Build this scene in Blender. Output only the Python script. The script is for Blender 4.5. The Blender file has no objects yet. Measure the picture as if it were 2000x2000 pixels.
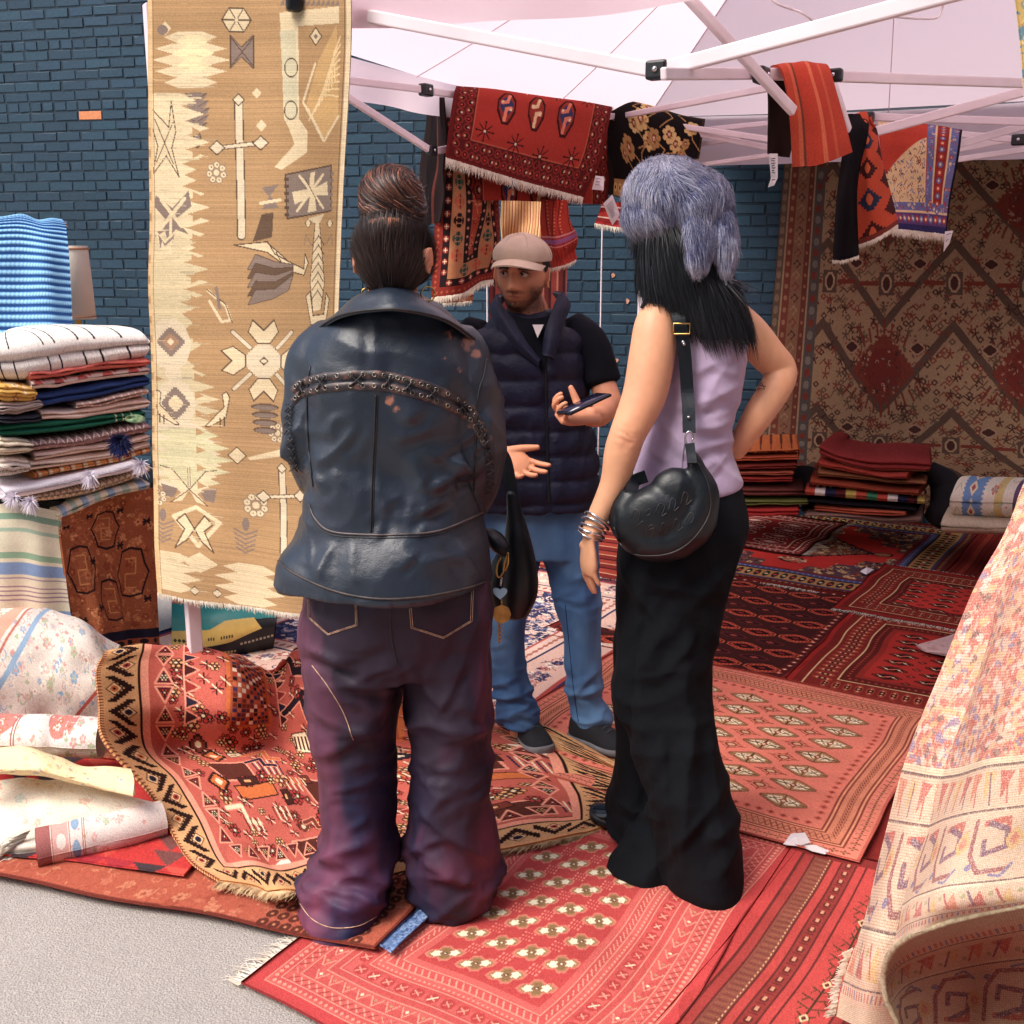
import bpy, math, random
import numpy as np
from mathutils import Vector
from mathutils.bvhtree import BVHTree
S = bpy.context.scene
col = S.collection
R = math.radians
# ------------------------------------------------------------------ camera
CH, PITCH, FP = 1.62, R(13.0), 2163.0      # eye height, tilt, focal length in pixels of a 2000 px picture
cam = bpy.data.cameras.new('camera'); camo = bpy.data.objects.new('camera', cam); col.objects.link(camo)
camo.location = (0, 0, CH); camo.rotation_euler = (R(90) - PITCH, 0, 0)
cam.sensor_width = 36; cam.lens = 36 * FP / 2000; cam.clip_end = 300; cam.clip_start = 0.05
S.camera = camo
S.render.resolution_x = 1024; S.render.resolution_y = 1024
# ------------------------------------------------------------------ light
SUN_EL, SUN_AZ = 54.0, -128.0              # azimuth measured from +Y towards +X
w = bpy.data.worlds.new("World"); S.world = w; w.use_nodes = True
nt = w.node_tree; bg = nt.nodes['Background']
sky = nt.nodes.new('ShaderNodeTexSky'); sky.sky_type = 'NISHITA'; sky.sun_disc = False
sky.sun_elevation = R(SUN_EL); sky.sun_rotation = R(SUN_AZ); sky.air_density = 1.0; sky.dust_density = 4.0; sky.ozone_density = 1.0
nt.links.new(sky.outputs[0], bg.inputs[0]); bg.inputs[1].default_value = 0.12
sl = bpy.data.lights.new('sun', 'SUN'); sl.energy = 1.9; sl.angle = R(28); sl.color = (1, 0.95, 0.90)
so = bpy.data.objects.new('sun', sl); col.objects.link(so)
_sd = Vector((math.sin(R(SUN_AZ)) * math.cos(R(SUN_EL)), math.cos(R(SUN_AZ)) * math.cos(R(SUN_EL)), math.sin(R(SUN_EL))))
so.rotation_euler = _sd.to_track_quat('Z', 'Y').to_euler()
S.view_settings.view_transform = 'Standard'; S.view_settings.look = 'None'; S.view_settings.gamma = 1
S.view_settings.use_curve_mapping = False
S.view_settings.exposure = 0.78
# ------------------------------------------------------------------ geometry helpers
_f = np.array([0, math.cos(PITCH), -math.sin(PITCH)]); _u = np.array([0, math.sin(PITCH), math.cos(PITCH)])
CAMP = np.array([0, 0, CH])
def ray(px, py):
    return _f + (px - 1000) / FP * np.array([1., 0, 0]) - (py - 1000) / FP * _u
def az(px, py, z=0.0):
    d = ray(px, py); return CAMP + d * (z - CH) / d[2]
def aY(px, py, Y):
    d = ray(px, py); return CAMP + d * Y / d[1]
def aP(px, py, P0, dr):
    n = np.array([dr[1], -dr[0], 0]); d = ray(px, py)
    t = np.dot(np.array(P0) - CAMP, n) / np.dot(d, n); return CAMP + d * t
def mpp(Y, py=1000):
    return abs(aY(1001, py, Y)[0] - aY(1000, py, Y)[0])
UU = np.array([.5292, .8485, 0]); NN = np.array([.8485, -.5292, 0])
def UN(u, n, z=0.0): return u * UU + n * NN + np.array([0, 0, z])
def rgb(*c):
    c = np.array(c, float) / 255.0
    return np.where(c <= .04045, c / 12.92, ((c + .055) / 1.055) ** 2.4)
def rng(s): return np.random.RandomState(s)
# smooth noise -------------------------------------------------------
def cubic(A, n, axis=0):
    A = np.moveaxis(np.asarray(A, float), axis, 0); m = len(A)
    t = np.linspace(0, m - 1, n); i = np.clip(np.floor(t).astype(int), 0, m - 2); f = (t - i)
    f = f.reshape((-1,) + (1,) * (A.ndim - 1))
    g = lambda k: A[np.clip(k, 0, m - 1)]
    p0 = np.where((i - 1 < 0).reshape(f.shape), 2 * g(i) - g(i + 1), g(i - 1)); p1 = g(i); p2 = g(i + 1)
    p3 = np.where((i + 2 > m - 1).reshape(f.shape), 2 * g(i + 1) - g(i), g(i + 2))
    r = .5 * ((2 * p1) + (-p0 + p2) * f + (2 * p0 - 5 * p1 + 4 * p2 - p3) * f ** 2 + (-p0 + 3 * p1 - 3 * p2 + p3) * f ** 3)
    return np.moveaxis(r, 0, axis)
def cgrid(ctrl, nv, nu):
    return cubic(cubic(np.array(ctrl, float), nv, 0), nu, 1)
def noise2(h, w_, ch, cw, seed):
    return cgrid(rng(seed).uniform(-1, 1, (max(2, int(ch)), max(2, int(cw)))), h, w_)
def n3(P, sc, seed=0):
    P = np.asarray(P) * np.array(sc); i = np.floor(P).astype(np.int64); f = P - i; f = f * f * (3 - 2 * f)
    def h(a):
        x = (a[:, 0] * 374761393 + a[:, 1] * 668265263 + a[:, 2] * 2147483647 + seed * 1274126177) & 0xffffffff
        x = ((x ^ (x >> 13)) * 1274126177) & 0xffffffff; x = x ^ (x >> 16)
        return (x & 0xffff) / 65535.0
    r = 0
    for dx in (0, 1):
        for dy in (0, 1):
            for dz in (0, 1):
                wgt = (f[:, 0] if dx else 1 - f[:, 0]) * (f[:, 1] if dy else 1 - f[:, 1]) * (f[:, 2] if dz else 1 - f[:, 2])
                r = r + wgt * h(i + np.array([dx, dy, dz]))
    return r * 2 - 1
# ------------------------------------------------------------------ meshes
def mk(name, V, Fq, mat=None, parent=None, colr=None, smooth=True, tris=False):
    V = np.ascontiguousarray(V, np.float32); Fq = np.ascontiguousarray(Fq, np.int32); k = Fq.shape[1]
    me = bpy.data.meshes.new(name); me.vertices.add(len(V)); me.vertices.foreach_set('co', V.ravel())
    me.loops.add(Fq.size); me.loops.foreach_set('vertex_index', Fq.ravel())
    me.polygons.add(len(Fq)); me.polygons.foreach_set('loop_start', np.arange(0, Fq.size, k, dtype=np.int32))
    me.update(calc_edges=True)
    me.polygons.foreach_set('use_smooth', np.full(len(Fq), bool(smooth)))
    if colr is not None:
        a = me.color_attributes.new('Col', 'FLOAT_COLOR', 'POINT')
        c = np.ones((len(V), 4), np.float32); c[:, :3] = colr; a.data.foreach_set('color', c.ravel())
    if mat: me.materials.append(mat)
    o = bpy.data.objects.new(name, me); col.objects.link(o)
    if parent: o.parent = parent; 
    return o
def mkp(name, V, faces, mat=None, parent=None, smooth=False):
    me = bpy.data.meshes.new(name); me.from_pydata([tuple(v) for v in V], [], [tuple(f) for f in faces]); me.update()
    me.polygons.foreach_set('use_smooth', np.full(len(me.polygons), bool(smooth)))
    if mat: me.materials.append(mat)
    o = bpy.data.objects.new(name, me); col.objects.link(o)
    if parent: o.parent = parent
    return o
def tag(o, label, cat, group=None, kind=None):
    if label: o['label'] = label
    if cat: o['category'] = cat
    if group: o['group'] = group
    if kind: o['kind'] = kind
    return o
def empty(name, label, cat, group=None):
    o = bpy.data.objects.new(name, None); col.objects.link(o); o.empty_display_size = .1
    return tag(o, label, cat, group)
def qgrid(h, w_, off=0, wrap=False):
    i, j = np.meshgrid(np.arange(h - 1), np.arange(w_ if wrap else w_ - 1), indexing='ij')
    a = i * w_ + j; b = i * w_ + (j + 1) % w_; c = (i + 1) * w_ + (j + 1) % w_; d = (i + 1) * w_ + j
    return np.stack([a, b, c, d], -1).reshape(-1, 4) + off
def gnorm(P):
    du = np.gradient(P, axis=1); dv = np.gradient(P, axis=0); n = np.cross(du, dv)
    return n / (np.linalg.norm(n, axis=2, keepdims=True) + 1e-12)
def sheet(name, P, C, mat, th=.006, parent=None, back=True, flip=False, backcol=None):
    """a rug: a grid of knots P (h,w,3) with a colour for each, given a thickness"""
    h, w_ = P.shape[:2]; n = gnorm(P) * (-1 if flip else 1)
    C = cgrid(C, h, w_) if C.shape[:2] != (h, w_) else C
    top = P.reshape(-1, 3); cb = C if backcol is None else C * .35 + np.array(backcol) * .65
    idx = np.arange(h * w_).reshape(h, w_)
    loop = np.concatenate([idx[0, :], idx[1:, -1], idx[-1, -2::-1], idx[-2:0:-1, 0]])
    if back:
        V = np.concatenate([top, (P - n * th).reshape(-1, 3)]); Cc = np.concatenate([C.reshape(-1, 3), cb.reshape(-1, 3)])
        l2 = loop + h * w_; F2 = qgrid(h, w_, h * w_)[:, ::-1]; Fs = [qgrid(h, w_), F2]
    else:
        bot = (P - n * th).reshape(-1, 3)[loop]; V = np.concatenate([top, bot])
        Cc = np.concatenate([C.reshape(-1, 3), C.reshape(-1, 3)[loop] * .8]); l2 = np.arange(len(loop)) + h * w_; Fs = [qgrid(h, w_)]
    sk = np.stack([loop, np.roll(loop, -1), np.roll(l2, -1), l2], 1)
    return mk(name, V, np.concatenate(Fs + [sk]), mat, parent, Cc)
def ribbons(name, X, N, wd, mat, parent=None, C=None, taper=True):
    """X (n,k,3) strand points, N (n,3)|(n,k,3) surface normals: flat tapering strips"""
    X = np.asarray(X, float); n, k = X.shape[:2]
    if N.ndim == 2: N = np.repeat(N[:, None], k, 1)
    T = np.gradient(X, axis=1); Sd = np.cross(T, N); Sd /= np.linalg.norm(Sd, axis=2, keepdims=True) + 1e-9
    wv = np.linspace(1, .12 if taper else 1, k)[None, :, None] * (np.asarray(wd).reshape(-1, 1, 1) / 2)
    V = np.stack([X - Sd * wv, X + Sd * wv], 2).reshape(-1, 3)
    b = (np.arange(n) * k * 2)[:, None] + np.arange(k - 1)[None] * 2
    Fq = np.stack([b, b + 1, b + 3, b + 2], -1).reshape(-1, 4)
    cc = None
    if C is not None:
        C = np.asarray(C); 
        if C.ndim == 2: C = np.repeat(C[:, None], k, 1)
        cc = np.repeat(C[:, :, None], 2, 2).reshape(-1, 3)
    return mk(name, V, Fq, mat, parent, cc)
def fringe(name, E, dr, ln, mat, parent, n=160, wd=.003, seed=1, up=(0, 0, 1), droop=0.0):
    r = rng(seed); E = cubic(np.array(E), n); E = E + r.normal(0, .001, E.shape)
    dr = np.array(dr, float)
    if dr.ndim == 1: dr = np.repeat(dr[None], n, 0)
    else: dr = cubic(dr, n)
    dr = dr / np.linalg.norm(dr, axis=1, keepdims=True); al = np.gradient(E, axis=0); al /= np.linalg.norm(al, axis=1, keepdims=True) + 1e-9
    cl = np.sin(np.arange(n) * 2 * np.pi / 7.0)[:, None] * .12
    L = ln * r.uniform(.6, 1.15, (n, 1)); k = 4; X = []
    for i in range(k):
        t = i / (k - 1)
        X.append(E + dr * L * t + al * (L * t * (r.normal(0, .16, (n, 1)) + cl)) + np.array(up) * (.002 * math.sin(3 * t)) - np.array([0, 0, 1]) * droop * t * t * L)
    return ribbons(name, np.stack(X, 1), np.repeat(np.array([up], float), n, 0), np.full(n, wd), mat, parent, taper=True)
def frames(P):
    P = np.asarray(P, float); T = np.gradient(P, axis=0); T /= np.linalg.norm(T, axis=1, keepdims=True) + 1e-12
    u = np.cross(T[0], [0, 0, 1.0]); 
    if np.linalg.norm(u) < .1: u = np.cross(T[0], [0, 1.0, 0])
    u /= np.linalg.norm(u); Us = [u]
    for i in range(1, len(P)):
        u = u - T[i] * np.dot(u, T[i]); u /= np.linalg.norm(u) + 1e-12; Us.append(u)
    Us = np.array(Us); return T, Us, np.cross(T, Us)
def tube(P, r, sub=4, seg=12, flat=1.0, wide=None, caps=True, closed=False):
    """P control points, r radii -> (V,F); flat scales the 2nd axis"""
    P = np.asarray(P, float); r = np.broadcast_to(np.asarray(r, float), (len(P),)); n = (len(P) - 1) * sub + 1
    X = cubic(P, n); rr = np.maximum(cubic(r, n), 1e-5); T, U, W = frames(X)
    if wide is not None:
        wv = np.array(wide, float); U = wv - T * (T @ wv)[:, None]; U /= np.linalg.norm(U, axis=1, keepdims=True) + 1e-9; W = np.cross(T, U)
    a = np.linspace(0, 2 * np.pi, seg, endpoint=False)
    V = X[:, None] + rr[:, None, None] * (np.cos(a)[None, :, None] * U[:, None] + flat * np.sin(a)[None, :, None] * W[:, None])
    V = V.reshape(-1, 3); Fq = qgrid(n, seg, 0, True)
    if caps:
        V = np.concatenate([V, X[:1] - T[:1] * rr[0] * .5, X[-1:] + T[-1:] * rr[-1] * .5]); m = len(V)
        a0 = np.arange(seg); b0 = (a0 + 1) % seg
        c1 = np.stack([b0, a0, np.full(seg, m - 2), np.full(seg, m - 2)], 1); e = (n - 1) * seg
        c2 = np.stack([a0 + e, b0 + e, np.full(seg, m - 1), np.full(seg, m - 1)], 1)
        return V, Fq, np.concatenate([c1, c2])[:, :3]
    return V, Fq, np.zeros((0, 3), int)
def loft(rings, seg=48, sub=5, ex=2.0):
    """rings: (cx,cy,cz, hw, hd[, yaw[, tiltx]]) horizontal super-ellipses -> (V,quads,tris)"""
    A = np.array([list(r) + [0] * (7 - len(r)) for r in rings], float); n = (len(A) - 1) * sub + 1; A = cubic(A, n)
    a = np.linspace(0, 2 * np.pi, seg, endpoint=False); ca, sa = np.cos(a), np.sin(a)
    x = np.sign(ca) * np.abs(ca) ** (2 / ex); y = np.sign(sa) * np.abs(sa) ** (2 / ex)
    lx = A[:, 3:4] * x; ly = A[:, 4:5] * y; c, s = np.cos(A[:, 5:6]), np.sin(A[:, 5:6])
    X = A[:, 0:1] + lx * c - ly * s; Y = A[:, 1:2] + lx * s + ly * c; Z = A[:, 2:3] + ly * np.tan(A[:, 6:7])
    V = np.stack([X, Y, Z], 2).reshape(-1, 3); Fq = qgrid(n, seg, 0, True)
    V = np.concatenate([V, A[:1, :3], A[-1:, :3]]); m = len(V); a0 = np.arange(seg); b0 = (a0 + 1) % seg; e = (n - 1) * seg
    T3 = np.concatenate([np.stack([b0, a0, np.full(seg, m - 2)], 1), np.stack([a0 + e, b0 + e, np.full(seg, m - 1)], 1)])
    return V, Fq, T3
def ball(c, r, rot=None, nu=32, nv=20):
    t = np.linspace(0.02, np.pi - .02, nv); a = np.linspace(0, 2 * np.pi, nu, endpoint=False)
    V = np.stack([np.sin(t)[:, None] * np.cos(a), np.sin(t)[:, None] * np.sin(a), np.repeat(np.cos(t)[:, None], nu, 1)], 2).reshape(-1, 3) * np.array(r)
    if rot is not None: V = V @ np.array(rot).T
    V = V + np.array(c); top = V[:nu].mean(0); bot = V[-nu:].mean(0); Fq = qgrid(nv, nu, 0, True)[:, ::-1]
    V = np.concatenate([V, [top], [bot]]); m = len(V); a0 = np.arange(nu); b0 = (a0 + 1) % nu; e = (nv - 1) * nu
    return V, Fq, np.concatenate([np.stack([a0, b0, np.full(nu, m - 2)], 1), np.stack([b0 + e, a0 + e, np.full(nu, m - 1)], 1)])
def rotm(rx=0, ry=0, rz=0):
    cx, sx, cy, sy, cz, sz = math.cos(rx), math.sin(rx), math.cos(ry), math.sin(ry), math.cos(rz), math.sin(rz)
    return np.array([[cz, -sz, 0], [sz, cz, 0], [0, 0, 1]]) @ np.array([[cy, 0, sy], [0, 1, 0], [-sy, 0, cy]]) @ np.array([[1, 0, 0], [0, cx, -sx], [0, sx, cx]])
def join(parts):
    V, F4, F3, o = [], [], [], 0
    for v, q, t in parts:
        V.append(v); F4.append(np.asarray(q, int).reshape(-1, 4) + o); F3.append(np.asarray(t, int).reshape(-1, 3) + o); o += len(v)
    return np.concatenate(V), np.concatenate(F4), np.concatenate(F3)
def rawmesh(name, part):
    V, q, t = part; me = bpy.data.meshes.new(name); me.vertices.add(len(V)); me.vertices.foreach_set('co', np.ascontiguousarray(V, np.float32).ravel())
    li = np.concatenate([q.ravel(), t.ravel()]).astype(np.int32); me.loops.add(len(li)); me.loops.foreach_set('vertex_index', li)
    st = np.concatenate([np.arange(len(q)) * 4, len(q) * 4 + np.arange(len(t)) * 3]).astype(np.int32)
    me.polygons.add(len(st)); me.polygons.foreach_set('loop_start', st); me.update(calc_edges=True)
    me.polygons.foreach_set('use_smooth', np.ones(len(st), bool)); return me
def solid(name, parts, mat, parent=None):
    me = rawmesh(name, join(parts)); me.materials.append(mat); o = bpy.data.objects.new(name, me); col.objects.link(o)
    if parent: o.parent = parent
    return o
def fuse(name, parts, vox, smooth, mat, parent=None, disp=None, colf=None):
    """union of the parts as one continuous skin; disp(P,N)->offset, colf(P,N)->rgb"""
    me = rawmesh(name, join(parts)); o = bpy.data.objects.new(name, me); col.objects.link(o)
    m = o.modifiers.new('r', 'REMESH'); m.mode = 'VOXEL'; m.voxel_size = vox; m.adaptivity = 0
    if smooth: s = o.modifiers.new('s', 'SMOOTH'); s.iterations = smooth; s.factor = .5
    dg = bpy.context.evaluated_depsgraph_get(); me2 = bpy.data.meshes.new_from_object(o.evaluated_get(dg)); o.modifiers.clear(); o.data = me2
    bpy.data.meshes.remove(me); me2.name = name; n = len(me2.vertices); P = np.empty(n * 3, np.float32); me2.vertices.foreach_get('co', P); P = P.reshape(-1, 3).astype(float)
    N = np.empty(n * 3, np.float32); me2.vertices.foreach_get('normal', N); N = N.reshape(-1, 3).astype(float)
    if disp is not None:
        P = P + disp(P, N); me2.vertices.foreach_set('co', np.ascontiguousarray(P, np.float32).ravel()); me2.update()
    if colf is not None:
        a = me2.color_attributes.new('Col', 'FLOAT_COLOR', 'POINT'); c = np.ones((n, 4), np.float32); c[:, :3] = colf(P, N); a.data.foreach_set('color', c.ravel())
    me2.polygons.foreach_set('use_smooth', np.ones(len(me2.polygons), bool)); me2.materials.clear(); me2.materials.append(mat)
    if parent: o.parent = parent
    return o
def bvh(o):
    me = o.data; return BVHTree.FromPolygons([v.co[:] for v in me.vertices], [p.vertices[:] for p in me.polygons])
def proj(b, px, py, off=.003, dflt=2.5):
    d = ray(px, py); d = d / np.linalg.norm(d); loc, nrm, i, t = b.ray_cast(Vector(CAMP), Vector(d))
    if loc is None: return aY(px, py, dflt), np.array([0, -1., 0])
    n = np.array(nrm)
    if np.dot(n, d) > 0: n = -n
    return np.array(loc) + n * off, n
def pline(b, pts, n=40, off=.003, dflt=2.5):
    q = cubic(np.array(pts, float), n); return np.array([proj(b, x, y, off, dflt)[0] for x, y in q])
def box(c, s, rot=None, bev=0.0):
    x, y, z = np.array(s) / 2.0; V = np.array([[sx * x, sy * y, sz * z] for sx in (-1, 1) for sy in (-1, 1) for sz in (-1, 1)], float)
    if rot is not None: V = V @ np.array(rot).T
    V = V + np.array(c); F4 = np.array([[0, 1, 3, 2], [4, 6, 7, 5], [0, 4, 5, 1], [2, 3, 7, 6], [0, 2, 6, 4], [1, 5, 7, 3]])
    return V, F4, np.zeros((0, 3), int)
def flat_shade(o, bevel=0.0):
    o.data.polygons.foreach_set('use_smooth', np.zeros(len(o.data.polygons), bool))
    if bevel:
        m = o.modifiers.new('bevel', 'BEVEL'); m.width = bevel; m.segments = 2
    return o
# ------------------------------------------------------------------ materials
def newmat(name):
    m = bpy.data.materials.new(name); m.use_nodes = True; return m, m.node_tree, m.node_tree.nodes['Principled BSDF']
def addbump(t, b, scale, strength, dist=.002, detail=3, coord='Object', vec=(1, 1, 1), second=None):
    tc = t.nodes.new('ShaderNodeTexCoord'); mp = t.nodes.new('ShaderNodeMapping'); mp.inputs['Scale'].default_value = vec
    t.links.new(tc.outputs[coord], mp.inputs[0]); n = t.nodes.new('ShaderNodeTexNoise'); n.inputs['Scale'].default_value = scale; n.inputs['Detail'].default_value = detail
    t.links.new(mp.outputs[0], n.inputs['Vector']); bp = t.nodes.new('ShaderNodeBump'); bp.inputs['Strength'].default_value = strength; bp.inputs['Distance'].default_value = dist
    t.links.new(n.outputs[0], bp.inputs['Height']); last = bp
    if second:
        n2 = t.nodes.new('ShaderNodeTexNoise'); n2.inputs['Scale'].default_value = second[0]; n2.inputs['Detail'].default_value = 4; t.links.new(tc.outputs[coord], n2.inputs['Vector'])
        b2 = t.nodes.new('ShaderNodeBump'); b2.inputs['Strength'].default_value = second[1]; b2.inputs['Distance'].default_value = second[2]
        t.links.new(n2.outputs[0], b2.inputs['Height']); t.links.new(bp.outputs[0], b2.inputs['Normal']); last = b2
    t.links.new(last.outputs[0], b.inputs['Normal']); return n
def vcmat(name, rough=.95, bs=420, st=.6, dist=.003, sheen=.0, spec=.1, var=.25):
    m, t, b = newmat(name); a = t.nodes.new('ShaderNodeAttribute'); a.attribute_name = 'Col'
    b.inputs['Roughness'].default_value = rough; b.inputs['Specular IOR Level'].default_value = spec; b.inputs['Sheen Weight'].default_value = sheen
    n = addbump(t, b, bs, st, dist, 4)
    mr = t.nodes.new('ShaderNodeMapRange'); mr.inputs[1].default_value = .3; mr.inputs[2].default_value = .7; mr.inputs[3].default_value = 1 - var; mr.inputs[4].default_value = 1 + var
    t.links.new(n.outputs[0], mr.inputs[0]); mx = t.nodes.new('ShaderNodeVectorMath'); mx.operation = 'SCALE'
    t.links.new(a.outputs['Color'], mx.inputs[0]); t.links.new(mr.outputs[0], mx.inputs['Scale']); t.links.new(mx.outputs[0], b.inputs['Base Color'])
    return m
def pmat(name, c, rough=.6, metal=0, c2=None, ns=6, lo=.4, hi=.65, bs=0, bst=.3, bd=.002, spec=.5, vec=(1, 1, 1), detail=4, sheen=0, second=None, coat=0):
    m, t, b = newmat(name); b.inputs['Base Color'].default_value = (*c, 1); b.inputs['Roughness'].default_value = rough; b.inputs['Metallic'].default_value = metal
    b.inputs['Specular IOR Level'].default_value = spec; b.inputs['Sheen Weight'].default_value = sheen; b.inputs['Coat Weight'].default_value = coat
    tc = t.nodes.new('ShaderNodeTexCoord'); mp = t.nodes.new('ShaderNodeMapping'); mp.inputs['Scale'].default_value = vec; t.links.new(tc.outputs['Object'], mp.inputs[0])
    if c2 is None: c2 = tuple(np.array(c) * .8)
    n = t.nodes.new('ShaderNodeTexNoise'); n.inputs['Scale'].default_value = ns; n.inputs['Detail'].default_value = detail; t.links.new(mp.outputs[0], n.inputs['Vector'])
    rp = t.nodes.new('ShaderNodeValToRGB'); rp.color_ramp.elements[0].position = lo; rp.color_ramp.elements[1].position = hi
    rp.color_ramp.elements[0].color = (*c, 1); rp.color_ramp.elements[1].color = (*c2, 1); t.links.new(n.outputs[0], rp.inputs[0]); t.links.new(rp.outputs[0], b.inputs['Base Color'])
    if bs: addbump(t, b, bs, bst, bd, 3, second=second)
    return m
# ------------------------------------------------------------------ shared materials
M = {}
M['rug'] = vcmat('rug_pile', bs=420); M['weave'] = vcmat('flat_weave', bs=650, st=.5, dist=.002, var=.18)
M['paint'] = vcmat('painted_brick', rough=.55, bs=60, st=.5, dist=.004, spec=.35, var=.12)
M['fringe'] = pmat('cotton_fringe', rgb(232, 222, 205), .9, c2=rgb(205, 190, 168), ns=30)
M['white_metal'] = pmat('white_tube', rgb(236, 222, 226), .35, c2=rgb(222, 206, 212), ns=3)
M['black_plastic'] = pmat('black_plastic', rgb(22, 24, 28), .4, ns=5)
M['steel'] = pmat('steel', rgb(205, 205, 208), .25, 1.0, ns=9)
M['gold'] = pmat('gold', rgb(205, 165, 95), .3, 1.0, ns=9)
M['paper'] = pmat('paper_tag', rgb(236, 226, 228), .8, ns=5)
M['ink'] = pmat('ink', rgb(60, 55, 70), .8, ns=5)
# ------------------------------------------------------------------ ground
def asphalt():
    m, t, b = newmat('asphalt'); b.inputs['Roughness'].default_value = .9
    tc = t.nodes.new('ShaderNodeTexCoord'); v = t.nodes.new('ShaderNodeTexVoronoi'); v.inputs['Scale'].default_value = 190; t.links.new(tc.outputs['Object'], v.inputs['Vector'])
    n = t.nodes.new('ShaderNodeTexNoise'); n.inputs['Scale'].default_value = 240; n.inputs['Detail'].default_value = 6; t.links.new(tc.outputs['Object'], n.inputs['Vector'])
    n2 = t.nodes.new('ShaderNodeTexNoise'); n2.inputs['Scale'].default_value = 2.2; n2.inputs['Detail'].default_value = 5; t.links.new(tc.outputs['Object'], n2.inputs['Vector'])
    r1 = t.nodes.new('ShaderNodeValToRGB'); r1.color_ramp.elements[0].position = .3; r1.color_ramp.elements[1].position = .72
    r1.color_ramp.elements[0].color = (*rgb(156, 148, 141), 1); r1.color_ramp.elements[1].color = (*rgb(200, 192, 183), 1); t.links.new(n.outputs[0], r1.inputs[0])
    mr = t.nodes.new('ShaderNodeMapRange'); mr.inputs[3].default_value = .80; mr.inputs[4].default_value = 1.14; t.links.new(n2.outputs[0], mr.inputs[0])
    mx = t.nodes.new('ShaderNodeVectorMath'); mx.operation = 'SCALE'; t.links.new(r1.outputs[0], mx.inputs[0]); t.links.new(mr.outputs[0], mx.inputs['Scale'])
    vr = t.nodes.new('ShaderNodeValToRGB'); vr.color_ramp.elements[0].position = .0; vr.color_ramp.elements[1].position = .5
    vr.color_ramp.elements[0].color = (1.12, 1.1, 1.08, 1); vr.color_ramp.elements[1].color = (.88, .88, .9, 1); t.links.new(v.outputs['Distance'], vr.inputs[0])
    m2 = t.nodes.new('ShaderNodeVectorMath'); m2.operation = 'MULTIPLY'; t.links.new(mx.outputs[0], m2.inputs[0]); t.links.new(vr.outputs[0], m2.inputs[1])
    t.links.new(m2.outputs[0], b.inputs['Base Color'])
    bp = t.nodes.new('ShaderNodeBump'); bp.inputs['Strength'].default_value = .6; bp.inputs['Distance'].default_value = .0035; bp.invert = True; t.links.new(v.outputs['Distance'], bp.inputs['Height'])
    b2 = t.nodes.new('ShaderNodeBump'); b2.inputs['Strength'].default_value = .5; b2.inputs['Distance'].default_value = .0025; t.links.new(n.outputs[0], b2.inputs['Height']); t.links.new(bp.outputs[0], b2.inputs['Normal'])
    t.links.new(b2.outputs[0], b.inputs['Normal']); return m
g = 60; xs = np.concatenate([np.linspace(-60, -4, 12), np.linspace(-3.5, 3.5, g), np.linspace(4, 60, 12)]); ys = np.concatenate([np.linspace(-60, 0, 8), np.linspace(.2, 8, g), np.linspace(8.5, 80, 12)])
gx, gy = np.meshgrid(xs, ys); gz = np.where((np.abs(gx) < 3.5) & (gy < 8) & (gy > .2), n3(np.stack([gx.ravel(), gy.ravel(), gx.ravel() * 0], 1), 1.5, 3).reshape(gx.shape) * .0015, 0)
tag(mk('ground', np.stack([gx, gy, gz - .002], 2).reshape(-1, 3), qgrid(*gx.shape)[:, ::-1], asphalt()), None, None, kind='structure')
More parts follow.
